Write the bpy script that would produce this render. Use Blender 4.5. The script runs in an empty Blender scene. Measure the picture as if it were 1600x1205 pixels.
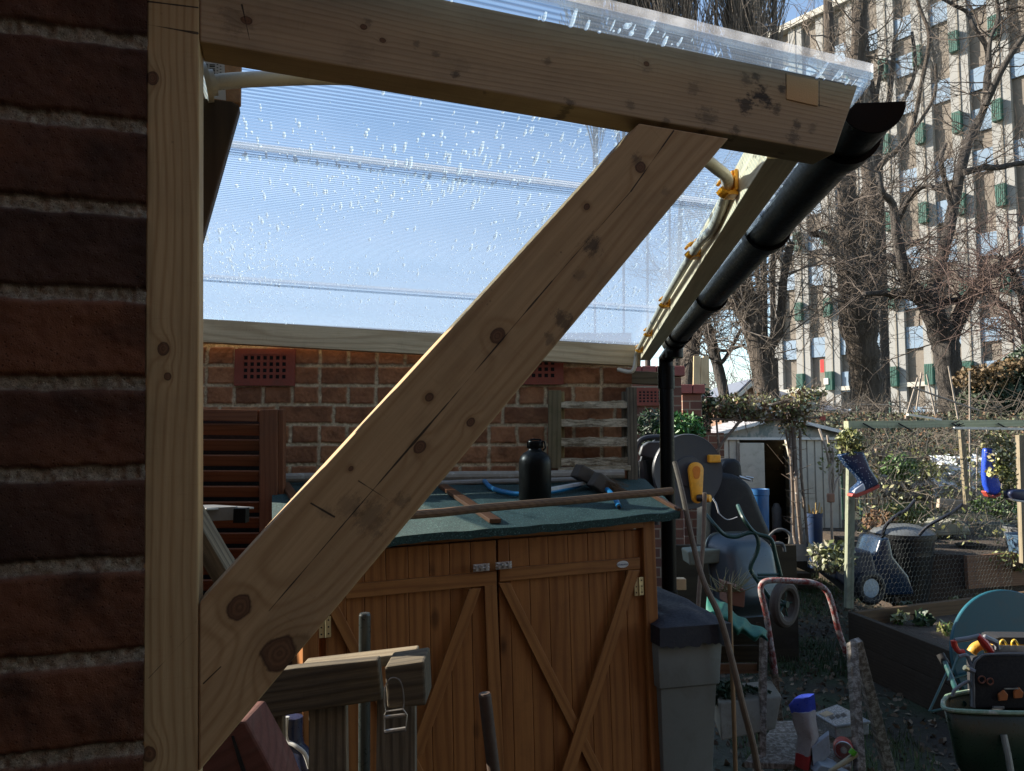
import bpy, bmesh, math, random
import numpy as np
from mathutils import Vector, Matrix
random.seed(7); rng = np.random.default_rng(7)
scene = bpy.context.scene
COL = scene.collection
# ---------------------------------------------------------------- camera
F = 1203.0; CX, CY = 800.0, 602.5; HC = 1.6
PITCH = math.atan(87.5/F)
cam = bpy.data.cameras.new('camera'); cam.lens = 36*F/1600; cam.sensor_width = 36; cam.clip_start = .02; cam.clip_end = 2000
camo = bpy.data.objects.new('camera', cam); COL.objects.link(camo)
camo.location = (0, 0, HC); camo.rotation_euler = (math.pi/2+PITCH, 0, 0); scene.camera = camo
# ---------------------------------------------------------------- light
EL = math.radians(27); AZ = (-.95, .312)
SUN = Vector((AZ[0]*math.cos(EL), AZ[1]*math.cos(EL), math.sin(EL))).normalized()
w = bpy.data.worlds.new('World'); scene.world = w; w.use_nodes = True
nt = w.node_tree; bg = nt.nodes['Background']
sky = nt.nodes.new('ShaderNodeTexSky'); sky.sky_type = 'NISHITA'; sky.sun_disc = False
sky.sun_elevation = EL; sky.sun_rotation = math.atan2(AZ[0], AZ[1]); sky.air_density = 1.0; sky.dust_density = .25; sky.ozone_density = 1.5
nt.links.new(sky.outputs[0], bg.inputs[0]); bg.inputs[1].default_value = .115
sl = bpy.data.lights.new('sun', 'SUN'); sl.energy = 5.0; sl.angle = math.radians(.5); sl.color = (1, .95, .87)
slo = bpy.data.objects.new('sun', sl); COL.objects.link(slo); slo.rotation_euler = SUN.to_track_quat('Z', 'Y').to_euler()
scene.view_settings.view_transform = 'Standard'; scene.view_settings.look = 'None'
scene.view_settings.exposure = 1.38; scene.view_settings.gamma = 1
scene.view_settings.use_white_balance = True; scene.view_settings.white_balance_temperature = 6950; scene.view_settings.white_balance_tint = 10
scene.render.engine = 'CYCLES'
scene.cycles.max_bounces = 8; scene.cycles.transparent_max_bounces = 16
# ---------------------------------------------------------------- pixel -> world
_c, _s = math.cos(PITCH), math.sin(PITCH)
CAM = Vector((0, 0, HC))
def ray(px, py):
    a = (px-CX)/F; b = -(py-CY)/F
    return Vector((a, _c-b*_s, _s+b*_c))
def P(px, py, Y):
    r = ray(px, py); return CAM+r*(Y/r.y)
def Pn(px, py, q, n):
    r = ray(px, py); return CAM+r*((q-CAM).dot(n)/r.dot(n))
# ---------------------------------------------------------------- objects
WM = {}
def tag(o, label=None, cat=None, group=None, kind=None):
    if label: o['label'] = label
    if cat: o['category'] = cat
    if group: o['group'] = group
    if kind: o['kind'] = kind
    return o
def thing(name, loc, label, cat, group=None):
    o = bpy.data.objects.new(name, None); COL.objects.link(o); o.location = loc; o.empty_display_size = .05
    WM[o] = Matrix.Translation(Vector(loc)); return tag(o, label, cat, group)
def put(name, me, m, parent=None, M=None):
    o = bpy.data.objects.new(name, me); COL.objects.link(o)
    M = M or Matrix.Identity(4); WM[o] = M; o.matrix_basis = M
    if m: me.materials.append(m)
    if parent: o.parent = parent; o.matrix_parent_inverse = WM[parent].inverted()
    return o
def copy_tree(o, parent=None):
    c = o.copy(); COL.objects.link(c); c.parent = parent
    if parent: c.matrix_parent_inverse = o.matrix_parent_inverse.copy()
    for ch in list(o.children): copy_tree(ch, c)
    return c
class MB:
    def __init__(s): s.v = []; s.f = []
    def add(s, v, f):
        n = len(s.v); s.v += [tuple(x) for x in v]; s.f += [tuple(i+n for i in q) for q in f]; return s
    def box(s, c, d, X=(1,0,0), Y=(0,1,0), Z=(0,0,1)):
        c = Vector(c); X = Vector(X)*d[0]/2; Y = Vector(Y)*d[1]/2; Z = Vector(Z)*d[2]/2
        v = [c+X*i+Y*j+Z*k for i in (-1,1) for j in (-1,1) for k in (-1,1)]
        return s.add(v, [(0,1,3,2),(4,6,7,5),(0,4,5,1),(2,3,7,6),(0,2,6,4),(1,5,7,3)])
    def beam(s, a, b, w, h, up=(0,0,1)):
        a = Vector(a); b = Vector(b); X = (b-a).normalized(); Y = Vector(up).cross(X).normalized(); Z = X.cross(Y)
        return s.box((a+b)/2, ((b-a).length, w, h), X, Y, Z)
    def prism(s, pts, vec):
        n = len(pts); vec = Vector(vec); v = [Vector(p) for p in pts]+[Vector(p)+vec for p in pts]
        return s.add(v, [tuple(range(n))[::-1], tuple(range(n, 2*n))]+[(i, (i+1) % n, n+(i+1) % n, n+i) for i in range(n)])
    def tube(s, pts, r, n=8, caps=True):
        pts = [Vector(p) for p in pts]; m = len(pts); rr = r if isinstance(r, (list, tuple)) else [r]*m
        t0 = (pts[1]-pts[0]).normalized(); a = t0.orthogonal().normalized(); v = []
        for i in range(m):
            t = (pts[min(i+1, m-1)]-pts[max(i-1, 0)]).normalized(); a = (a-t*a.dot(t)).normalized(); b = t.cross(a)
            for k in range(n):
                th = 2*math.pi*k/n; v.append(pts[i]+(a*math.cos(th)+b*math.sin(th))*rr[i])
        f = [(i*n+k, i*n+(k+1) % n, (i+1)*n+(k+1) % n, (i+1)*n+k) for i in range(m-1) for k in range(n)]
        if caps: f += [tuple(range(n))[::-1], tuple((m-1)*n+k for k in range(n))]
        return s.add(v, f)
    def lathe(s, prof, base, axis=(0,0,1), n=24, a0=0, a1=2*math.pi, sx=1):
        ax = Vector(axis).normalized(); A = ax.orthogonal().normalized() if abs(ax.z) < .9 else Vector((1,0,0)); A = (A-ax*A.dot(ax)).normalized(); B = ax.cross(A)
        full = abs(a1-a0-2*math.pi) < 1e-6; m = n if full else n+1; v = []
        for r, h in prof:
            for k in range(m):
                th = a0+(a1-a0)*k/n; v.append(Vector(base)+ax*h+(A*math.cos(th)*sx+B*math.sin(th))*r)
        f = [(i*m+k, i*m+(k+1) % m, (i+1)*m+(k+1) % m, (i+1)*m+k) for i in range(len(prof)-1) for k in range(n)]
        if full:
            if prof[0][0] > 1e-6: f.append(tuple(range(m))[::-1])
            if prof[-1][0] > 1e-6: f.append(tuple((len(prof)-1)*m+k for k in range(m)))
        return s.add(v, f)
    def build(s, name, m, parent=None, smooth=False, bevel=0, M=None, seg=2, weld=False, sub=0):
        me = bpy.data.meshes.new(name); me.from_pydata(s.v, [], s.f)
        bm = bmesh.new(); bm.from_mesh(me)
        if weld: bmesh.ops.remove_doubles(bm, verts=bm.verts, dist=1e-5)
        bmesh.ops.recalc_face_normals(bm, faces=bm.faces)
        if bevel:
            es = [e for e in bm.edges if len(e.link_faces) == 2 and e.calc_face_angle(0) > .5]
            bmesh.ops.bevel(bm, geom=es, offset=bevel, segments=seg, profile=.5, affect='EDGES', clamp_overlap=True)
        bm.to_mesh(me); bm.free()
        if smooth: smooth_me(me, 35 if smooth is True else smooth)
        o = put(name, me, m, parent, M)
        if sub:
            md = o.modifiers.new('s', 'SUBSURF'); md.levels = md.render_levels = sub
        return o
def smooth_me(me, ang=35):
    me.polygons.foreach_set('use_smooth', [True]*len(me.polygons))
    try: me.set_sharp_from_angle(angle=math.radians(ang))
    except Exception: pass
def spline(pts, n=6):
    pts = [Vector(p) for p in pts]; out = []
    for i in range(len(pts)-1):
        p0 = pts[max(i-1, 0)]; p1 = pts[i]; p2 = pts[i+1]; p3 = pts[min(i+2, len(pts)-1)]
        for k in range(n):
            t = k/n; out.append(.5*((2*p1)+(p2-p0)*t+(2*p0-5*p1+4*p2-p3)*t*t+(3*p1-p0-3*p2+p3)*t**3))
    return out+[pts[-1]]
def np_mesh(name, V, Fq, m, parent=None, smooth=False):
    V = np.asarray(V, dtype=np.float32); Fq = np.asarray(Fq, dtype=np.int32); k = Fq.shape[1]
    me = bpy.data.meshes.new(name); me.vertices.add(len(V)); me.vertices.foreach_set('co', V.ravel())
    me.loops.add(Fq.size); me.loops.foreach_set('vertex_index', Fq.ravel())
    me.polygons.add(len(Fq)); me.polygons.foreach_set('loop_start', np.arange(0, Fq.size, k, dtype=np.int32))
    me.update(calc_edges=True)
    if smooth: me.polygons.foreach_set('use_smooth', [True]*len(Fq))
    return put(name, me, m, parent)
def segs(name, S, m, parent=None, n=3):
    """S: rows of (p0xyz, p1xyz, r0, r1)"""
    S = np.asarray(S, dtype=np.float64); p0 = S[:, :3]; p1 = S[:, 3:6]; d = p1-p0; L = np.linalg.norm(d, axis=1, keepdims=True)+1e-9; d = d/L
    ref = np.where(np.abs(d[:, 2:3]) > .9, np.array([[1., 0, 0]]), np.array([[0, 0, 1.]])); a = np.cross(d, ref); a /= np.linalg.norm(a, axis=1, keepdims=True); b = np.cross(d, a)
    V = np.zeros((len(S), 2*n, 3))
    for k in range(n):
        th = 2*math.pi*k/n; o = a*math.cos(th)+b*math.sin(th)
        V[:, k] = p0+o*S[:, 6:7]; V[:, n+k] = p1+o*S[:, 7:8]
    base = (np.arange(len(S))*2*n)[:, None]
    Fq = np.concatenate([base+np.array([[k, (k+1) % n, n+(k+1) % n, n+k]]) for k in range(n)])
    return np_mesh(name, V.reshape(-1, 3), Fq, m, parent, smooth=(n > 3))
def leaves(name, C, size, m, parent=None, up=.3, asp=.5):
    """C: Nx3 leaf centres"""
    C = np.asarray(C, dtype=np.float64); N = len(C); d = rng.normal(size=(N, 3)); d[:, 2] += up; d /= np.linalg.norm(d, axis=1, keepdims=True)
    e = rng.normal(size=(N, 3)); e = np.cross(d, e); e /= np.linalg.norm(e, axis=1, keepdims=True); nn = np.cross(d, e)
    s = (size*(.6+.8*rng.random((N, 1))))
    V = np.stack([C-d*s*.5, C+e*s*asp*.5+nn*s*.08, C+d*s*.5, C-e*s*asp*.5+nn*s*.08], axis=1).reshape(-1, 3)
    b = (np.arange(N)*4)[:, None]; return np_mesh(name, V, b+np.array([[0, 1, 2, 3]]), m, parent)
# ---------------------------------------------------------------- node helper
class S:
    def __init__(s, g, k): s.g = g; s.k = k
    def _b(s, op, o, r=False): return s.g.m(op, o, s) if r else s.g.m(op, s, o)
    def __add__(s, o): return s._b('ADD', o)
    __radd__ = __add__
    def __sub__(s, o): return s._b('SUBTRACT', o)
    def __rsub__(s, o): return s._b('SUBTRACT', o, True)
    def __mul__(s, o): return s._b('MULTIPLY', o)
    __rmul__ = __mul__
    def __truediv__(s, o): return s._b('DIVIDE', o)
    def __pow__(s, o): return s._b('POWER', o)
class G:
    def __init__(g, name):
        g.mat = bpy.data.materials.new(name); g.mat.use_nodes = True; g.t = g.mat.node_tree; g.b = g.t.nodes['Principled BSDF']; g.out = g.t.nodes['Material Output']; g._tc = None
    def n(g, t, **kw):
        nd = g.t.nodes.new('ShaderNode'+t)
        for k, v in kw.items(): setattr(nd, k, v)
        return nd
    def l(g, a, inp):
        if isinstance(a, S): g.t.links.new(a.k, inp)
        elif isinstance(a, (tuple, list)): inp.default_value = tuple(a)+((1,) if len(a) == 3 and inp.type == 'RGBA' else ())
        else: inp.default_value = a
    def m(g, op, a, b=None, c=None):
        nd = g.n('Math', operation=op); g.l(a, nd.inputs[0])
        if b is not None: g.l(b, nd.inputs[1])
        if c is not None: g.l(c, nd.inputs[2])
        return S(g, nd.outputs[0])
    def tc(g, w='Object'):
        if not g._tc: g._tc = g.n('TexCoord')
        return S(g, g._tc.outputs[w])
    def xyz(g, v):
        nd = g.n('SeparateXYZ'); g.l(v, nd.inputs[0]); return [S(g, o) for o in nd.outputs]
    def vec(g, x, y, z):
        nd = g.n('CombineXYZ'); g.l(x, nd.inputs[0]); g.l(y, nd.inputs[1]); g.l(z, nd.inputs[2]); return S(g, nd.outputs[0])
    def sc(g, v, k):
        nd = g.n('Mapping'); g.l(v, nd.inputs[0]); nd.inputs['Scale'].default_value = k if isinstance(k, tuple) else (k, k, k); return S(g, nd.outputs[0])
    def noise(g, v, s=1, d=4, r=.55, dist=0):
        nd = g.n('TexNoise'); g.l(v, nd.inputs['Vector']); nd.inputs['Scale'].default_value = s; nd.inputs['Detail'].default_value = d; nd.inputs['Roughness'].default_value = r; nd.inputs['Distortion'].default_value = dist
        return S(g, nd.outputs['Fac'])
    def vor(g, v, s=1, feat='F1', out='Distance'):
        nd = g.n('TexVoronoi', feature=feat); g.l(v, nd.inputs['Vector']); nd.inputs['Scale'].default_value = s; return S(g, nd.outputs[out])
    def mr(g, v, a, b, c=0, d=1):
        nd = g.n('MapRange'); g.l(v, nd.inputs[0]); nd.inputs[1].default_value = a; nd.inputs[2].default_value = b; nd.inputs[3].default_value = c; nd.inputs[4].default_value = d; return S(g, nd.outputs[0])
    def mix(g, f, a, b, mode='MIX'):
        nd = g.n('Mix', data_type='RGBA', blend_type=mode); g.l(f, nd.inputs[0]); g.l(a, nd.inputs[6]); g.l(b, nd.inputs[7]); return S(g, nd.outputs[2])
    def attr(g, name, out='Fac'):
        nd = g.n('Attribute', attribute_name=name); return S(g, nd.outputs[out])
    def rnd(g): return S(g, g.n('ObjectInfo').outputs['Random'])
    def bump(g, h, st=.3, d=.002):
        nd = g.n('Bump'); nd.inputs['Strength'].default_value = st; nd.inputs['Distance'].default_value = d; g.l(h, nd.inputs['Height']); g.t.links.new(nd.outputs[0], g.b.inputs['Normal'])
    def set(g, col=None, rough=None, **kw):
        if col is not None: g.l(col, g.b.inputs['Base Color'])
        if rough is not None: g.l(rough, g.b.inputs['Roughness'])
        for k, v in kw.items(): g.l(v, g.b.inputs[k.replace('_', ' ')])
        return g.mat
def mul(c, k): return tuple(x*k for x in c)
def simple(name, c, rough=.6, var=.35, scale=12, bump=.15, metal=0, c2=None, thr=(.45, .65), bd=.002, fine=120, grime=.35, **kw):
    g = G(name); v = g.tc(); n1 = g.noise(v, scale, 5, .6); n2 = g.noise(v, fine, 3, .6)
    col = g.mix(n1, mul(c, 1-var), mul(c, 1+var))
    if c2: col = g.mix(g.mr(g.noise(v, scale*.7, 6, .65, .3), *thr), col, c2)
    if grime: col = g.mix(g.mr(g.noise(v, scale*.9+3, 7, .72, .5), .50, .72, 0, grime), col, (.085, .07, .052) if max(c) > .03 else (.04, .035, .028))
    g.bump(n1*.5+n2*.5, bump, bd)
    return g.set(col, g.mr(n2, .3, .7, max(rough-.12, .03), min(rough+.12, 1)), Metallic=metal, **kw)
def wood(name, c, dark, ringf=55, knots=(), lines=(), blots=(), rough=.72, grain=.5, dirt=.25, dirtc=(.06,.05,.04), cy=-.06, cz=.09, bump=.35, spots=False, axis='x', fib=.35):
    """grain along local x; face in x-z. knots (x,z,r), lines (x0,z0,x1,z1,w), blots (x,z,r,strength)"""
    g = G(name); v = g.tc(); x, y, z = g.xyz(v)
    if axis == 'z': x, z = z, x
    elif axis == 'y': x, y = y, x
    r = g.rnd()*7.0
    v = g.vec(x+r, y, z); big = g.noise(g.sc(v, (1.3, 6, 6)), 1, 3, .5)
    warp = (big-.5)*.05
    kmask = None; bulge = 0; kn = None
    for kx, kz, kr in knots:
        kr *= .86
        dx = (x-kx)*.8; dz = z-kz; d = g.m('SQRT', dx*dx+dz*dz)
        bulge = g.m('EXPONENT', d*d*(-1/(kr*2.2)**2))*(kr*2.0) + bulge
        dn = (d+(g.noise(g.sc(v, (26, 34, 34)), 1, 4, .6)-.5)*kr*1.5)/kr; kn = dn if kn is None else g.m('MINIMUM', kn, dn)
    yy = y-cy; zz = z-cz
    ring = g.m('SQRT', yy*yy+zz*zz)+warp+bulge
    wv = (g.m('SINE', ring*(ringf*6.283)+(g.noise(g.sc(v, (2, 40, 40)), 1, 3)-.5)*2.5)*.5+.5)**2.6
    fiber = g.noise(g.sc(v, (9, 260, 260)), 1, 3, .7)
    f2 = g.noise(g.sc(v, (2.5, 55, 55)), 1, 4, .6)
    col = g.mix(g.m('MULTIPLY', wv, grain), c, dark)
    col = g.mix(g.mr(fiber, .42, .75, 0, fib), col, mul(dark, .7))
    col = g.mix(g.mr(f2, .35, .8, 0, .45), col, mul(c, .62))
    dn = g.mr(g.noise(v, 9, 6, .7, .4), .52, .74, 0, dirt); col = g.mix(dn, col, dirtc)
    for bx, bz, br, bs in blots:
        dx = (x-bx); dz = z-bz; d = g.m('SQRT', dx*dx+dz*dz)+(g.noise(g.sc(v, (60, 110, 110)), 1, 7, .8)-.5)*br*4.2
        col = g.mix(g.mr(d, br*.9, br*.35, 0, bs), col, (.035, .03, .025))
    if spots:
        vv = g.vor(g.sc(v, (4.5, 11, 11)), 1)+(g.noise(v, 50, 3)-.5)*.05; col = g.mix(g.mr(vv, .17, .08, 0, .85), col, mul(dark, .35)); col = g.mix(g.mr(g.noise(g.sc(v, (1.2, 18, 18)), 1, 4, .6), .5, .7, 0, .28), col, mul(dark, .9)); col = g.mix(g.mr(g.noise(v, 2.3, 3), .55, .75, 0, .3), col, mul(c, 1.5))
    if kn is not None:
        col = g.mix(g.mr(kn, 2.2, 1.0, 0, .35), col, mul(dark, .75))
        kc = g.mix(g.m('SINE', kn*16.0+g.noise(v, 60, 3)*5.0)*.5+.5, (.16, .085, .042), (.11, .056, .028)); kc = g.mix(g.mr(kn, .78, .92, 0, .7), kc, (.045, .025, .014))
        col = g.mix(g.mr(kn, 1.12, .96), col, kc)
    for x0, z0, x1, z1, wd in lines:
        L2 = (x1-x0)**2+(z1-z0)**2; L = math.sqrt(L2)
        t = g.m('MINIMUM', g.m('MAXIMUM', ((x-x0)*((x1-x0)/L2)+(z-z0)*((z1-z0)/L2)), 0.0), 1.0)
        dx = x-x0-t*(x1-x0); dz = z-z0-t*(z1-z0); d = g.m('SQRT', dx*dx+dz*dz)+(g.noise(g.sc(v, (14, 14, 14)), 1, 3)-.5)*wd*6
        ad = g.m('ABSOLUTE', d); col = g.mix(g.mr(ad, wd, wd*.4, 0, .92), col, (.012, .01, .008))
    scr = g.mr(g.noise(g.sc(v, (260, 9, 30)), 1, 2, .5), .62, .75, 0, .16); col = g.mix(scr, col, mul(dark, .8))
    fl = g.mr(g.vor(v, 55), .09, .04, 0, .5)*g.mr(g.noise(v, 7, 2), .5, .62); col = g.mix(fl, col, (.05, .04, .03))
    g.bump(wv*.35+fiber*.4+f2*.25+scr*.5, bump, .0012)
    return g.set(col, rough, Specular_IOR_Level=.25)
# ================================================================ materials
M_brick_near = None
def brickmat(name, cols, mort, dark=.5, ms=60):
    # cols: three fired tones
    g = G(name); v = g.tc(); t = g.attr('tint'); mo = g.attr('mort')
    col = g.mix(g.mr(t, 0, .5), cols[0], cols[1]); col = g.mix(g.mr(t, .5, 1), col, cols[2])
    col = g.mix(g.mr(g.noise(v, 14, 5, .65, .5), .45, .72, 0, .85), col, mul(cols[0], dark))
    col = g.mix(g.mr(g.noise(v, 8, 4, .6), .55, .75, 0, .45), col, mul(cols[2], 1.2))
    pits = g.mr(g.vor(v, 220), .25, .12, 0, .5); col = g.mix(pits*g.mr(g.noise(v, 30, 3), .45, .6), col, mul(cols[0], .3))
    col = g.mix(g.mr(g.noise(v, 350, 2), .68, .8, 0, .35), col, (.3, .22, .17))
    mc = g.mix(g.mr(g.noise(v, ms, 5, .7), .35, .65), mul(mort, .55), mul(mort, 1.15))
    mc = g.mix(g.mr(g.noise(v, ms*4, 3, .7), .5, .62, 0, .75), mc, mul(mort, .3)); mc = g.mix(g.mr(g.noise(v, ms*5.5, 2, .7), .62, .7, 0, .6), mc, mul(mort, 1.9))
    col = g.mix(mo, col, mc)
    g.bump(g.noise(v, 130, 6, .8)*.6+g.noise(v, 650, 3, .8)*.5+pits*-.6, .8, .0022)
    return g.set(col, .9, Specular_IOR_Level=.2)
NEARB = brickmat('near_brick', ((.048, .028, .019), (.095, .042, .023), (.16, .064, .030)), (.30, .265, .20), .45, 110)
FARB = brickmat('wall_brick', ((.20, .088, .047), (.34, .145, .070), (.42, .20, .098)), (.68, .54, .35), .6, 40)
def btex(name, cols, mort, bl=.225, bh=.0793, ms=.012, axis='xz', rough=.9):
    g = G(name); x, y, z = g.xyz(g.tc()); nrm = g.xyz(S(g, g.n('NewGeometry').outputs['Normal']))
    ax = g.m('GREATER_THAN', g.m('ABSOLUTE', nrm[0]), g.m('ABSOLUTE', nrm[1])); u = x*(1-ax)+y*ax
    nd = g.n('TexBrick'); g.l(g.vec(u, z, 0.0), nd.inputs['Vector']); nd.inputs['Scale'].default_value = 1
    nd.inputs['Brick Width'].default_value = bl; nd.inputs['Row Height'].default_value = bh; nd.inputs['Mortar Size'].default_value = ms/2; nd.inputs['Mortar Smooth'].default_value = .1
    nd.inputs['Color1'].default_value = (*cols[0], 1); nd.inputs['Color2'].default_value = (*cols[1], 1); nd.inputs['Mortar'].default_value = (*mort, 1); nd.inputs['Bias'].default_value = 0
    v = g.tc(); col = g.mix(g.mr(g.noise(v, 3, 6, .7), .35, .7, 0, .5), S(g, nd.outputs[0]), mul(cols[0], .5))
    g.bump(S(g, nd.outputs[1])*-1.0+g.noise(v, 60, 4)*.5, .5, .006)
    return g.set(col, rough)
PIERB = btex('pier_brick', ((.15, .065, .045), (.24, .10, .06)), (.36, .29, .2))
HOUSEB = btex('house_brick', ((.16, .07, .045), (.25, .11, .07)), (.3, .26, .2))
TERRA = simple('terracotta', (.24, .055, .033), .75, .3, 20, .3)
COPING = simple('red_coping_tile', (.30, .085, .065), .7, .35, 12, .3, c2=(.10,.10,.06), thr=(.62,.75))
PINE = (.50, .36, .18); PINED = (.26, .14, .055)
BLACKP = simple('black_plastic', (.004, .0045, .0045), .38, .15, 6, .0, Specular_IOR_Level=.12, grime=.06)
PIPEW = simple('cream_pipe_plastic', (.62, .56, .45), .35, .08, 10, .05)
ORANGE = simple('orange_plastic', (.88, .38, .025), .4, .12, 20, .08)
STEEL = simple('galvanised_steel', (.55, .55, .54), .38, .2, 40, .1, metal=.9)
BRASS = simple('pale_brass', (.72, .58, .33), .4, .2, 40, .1, metal=.85)
DARKHOLE = simple('dark_hole', (.006, .005, .005), .9, .2, 10, 0)
FELT = None
g = G('green_felt'); v = g.tc(); c = g.mix(g.mr(g.noise(v, 170, 3, .9), .35, .65), (.002, .009, .010), (.026, .085, .076)); c = g.mix(g.mr(g.noise(v, 210, 1), .64, .72), c, (.12, .2, .19)); c = g.mix(g.mr(g.noise(v, 6, 5, .7), .5, .8, 0, .6), c, (.012, .03, .028))
g.bump(g.noise(v, 380, 2, .8), .9, .004); FELT = g.set(c, .85)
SHEDW = wood('stained_shed_board', (.33, .135, .042), (.16, .052, .016), 46, rough=.5, grain=.6, dirt=.35, dirtc=(.12,.05,.02), axis='z', spots=True, cy=.15, cz=-.07)
SHEDR = wood('stained_shed_rail', (.33, .14, .045), (.17, .058, .018), 50, rough=.5, grain=.6, dirt=.3, dirtc=(.12,.05,.02), spots=True)
REDW = wood('red_brown_board', (.21, .080, .038), (.11, .038, .018), 60, rough=.55, dirt=.25)
GREYW = wood('weathered_grey_wood', (.21, .175, .125), (.07, .055, .04), 70, rough=.9, grain=.8, dirt=.6, bump=.8, fib=.7)
GREYWZ = wood('weathered_grey_slat', (.2, .17, .125), (.07, .055, .04), 70, rough=.9, grain=.8, dirt=.6, bump=.8, axis='z', fib=.7)
STICK = wood('old_broom_handle', (.20, .115, .065), (.08, .045, .03), 90, rough=.75, dirt=.5)
def wp(name, x): return x
# ================================================================ heightfield brick face
def vnoise(U, V, s, seed):
    r = np.random.default_rng(seed); tbl = r.random((257, 257)); a = U*s+100; b = V*s+100
    i = np.floor(a).astype(int); j = np.floor(b).astype(int); fu = a-i; fv = b-j; fu = fu*fu*(3-2*fu); fv = fv*fv*(3-2*fv)
    i %= 256; j %= 256
    return (tbl[i, j]*(1-fu)+tbl[i+1, j]*fu)*(1-fv)+(tbl[i, j+1]*(1-fu)+tbl[i+1, j+1]*fu)*fv
def brickface(name, O, U, u0, u1, z0, z1, zref, course, mt, bl, pat, res, dep, m, parent=None, seed=1, rough=.0025, N=None, edge=None, shear=0.0):
    nu = int((u1-u0)/res)+1; nz = int((z1-z0)/res)+1
    u = np.linspace(u0, u1, nu); z = np.linspace(z0, z1, nz); UU, ZZ = np.meshgrid(u, z)
    wz = ZZ+(vnoise(UU, ZZ, 7, seed)-.5)*mt*.40+(vnoise(UU, ZZ, 55, seed+1)-.5)*mt*.22+(vnoise(UU, ZZ, 160, seed+8)-.5)*mt*.12; wu = UU+(vnoise(UU, ZZ, 9, seed+2)-.5)*mt*.5+(vnoise(UU, ZZ, 60, seed+3)-.5)*mt*.4
    wu = wu if edge is None else np.minimum(wu, -.0006)
    row = np.floor((wz-zref)/course).astype(int); fz = (wz-zref)-row*course
    dz = np.minimum(fz, course-fz)
    hb = bl/2; typ = np.array([pat[r % len(pat)] for r in range(64)])
    T = typ[(row+6400) % 64]
    # T: (len, offset) encoded: 0 stretcher row, 1 stretcher shifted, 2 header row
    L = np.where(T == 2, hb, bl); off = np.where(T == 1, hb, np.where(T == 3, hb/2, 0.0)); L = np.where(T == 3, bl, L)
    cu = (wu-off)/L; ci = np.floor(cu); fu = (cu-ci)*L; du = np.minimum(fu, L-fu)
    if edge is not None: du = np.where(wu > edge-hb*.55, 1, du)
    d = np.minimum(dz, du)-mt/2
    tint = (np.sin(ci*127.1+row*311.7+seed)*43758.5453) % 1.0
    mort = np.clip(.5-d/(res*1.2), 0, 1)
    prof = np.clip(d/(.0035), 0, 1)**.6
    h = prof*dep+(vnoise(UU, ZZ, 25, seed+5)-.5)*rough*prof+(vnoise(UU, ZZ, 110, seed+6)-.5)*rough*.9+(vnoise(UU, ZZ, 260, seed+7)-.5)*rough*(.5+1.2*(1-prof))+(tint-.5)*.0018*prof
    Uv = np.array(U); Nv = np.array(N); O = np.array(O)
    V = O+(UU+shear*(ZZ-1.6))[..., None]*Uv+np.array([0, 0, 1.])*ZZ[..., None]+Nv*h[..., None]
    ids = np.arange(nu*nz).reshape(nz, nu); Fq = np.stack([ids[:-1, :-1], ids[:-1, 1:], ids[1:, 1:], ids[1:, :-1]], -1).reshape(-1, 4)
    o = np_mesh(name, V.reshape(-1, 3), Fq, m, parent, smooth=True); me = o.data
    for nm, A in (('mort', mort), ('tint', tint)):
        at = me.attributes.new(nm, 'FLOAT', 'POINT'); at.data.foreach_set('value', A.ravel().astype(np.float32))
    return o
# ================================================================ frame plane
PH = math.radians(16.5); U = Vector((math.cos(PH), math.sin(PH), 0)); NB = Vector((-math.sin(PH), math.cos(PH), 0)); Zv = Vector((0, 0, 1))
Q0 = P(700, 130, .755)
def FP(px, py, off=0): return Pn(px, py, Q0+NB*off, NB)
def timber(name, pxs, thick, a, b, m, parent, bevel=.0016, off=0, fn=FP):
    """front polygon given by points on the photo, local x from a to b"""
    A = fn(*a, off); X = (fn(*b, off)-A).normalized(); Y = NB; Zl = X.cross(Y); Mx = Matrix((X, Y, Zl)).transposed().to_4x4(); Mx.translation = A; Mi = Mx.inverted()
    pts = [Mi @ fn(*p, off) for p in pxs]
    mb = MB(); mb.prism([(p.x, 0, p.z) for p in pts], (0, thick, 0)); o = mb.build(name, m, parent, bevel=bevel, M=Mx); return o, Mi
def loc2(Mi, px, py, off=0):
    q = Mi @ FP(px, py, off); return q.x, q.z
lean = thing('lean_to', FP(270, 1600)*1.0-Vector((0, 0, FP(270, 1600).z)), 'new pale timber lean-to frame with clear corrugated plastic roof and black gutter', 'lean-to')
def frame_of(a, b):
    A = FP(*a); X = (FP(*b)-A).normalized(); Zl = X.cross(NB); Mx = Matrix((X, NB, Zl)).transposed().to_4x4(); Mx.translation = A; return Mx.inverted()
def KN(Mi, lst): return [(*loc2(Mi, x, y), r*.755/F) for x, y, r in lst]
# post
Mi = frame_of((270, 1205), (270, 0))
PM = wood('post_pine', mul(PINE, .92), PINED, 150, knots=KN(Mi, [(238, 122, 9), (255, 545, 9), (262, 588, 5), (234, 1178, 11)]), lines=[(*loc2(Mi, 232, 1060), *loc2(Mi, 306, 982), .0006), (*loc2(Mi, 228, 2), *loc2(Mi, 309, 12), .0007), (*loc2(Mi, 228, 38), *loc2(Mi, 308, 52), .0009)], grain=.45, dirt=.15, cy=.01, cz=-.25)
timber('post', [(231, -260), (312, -260), (311, 500), (310, 1205), (308, 1900), (217, 1900), (222, 1205), (227, 500)], .04, (270, 1205), (270, 0), PM, lean)
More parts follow.
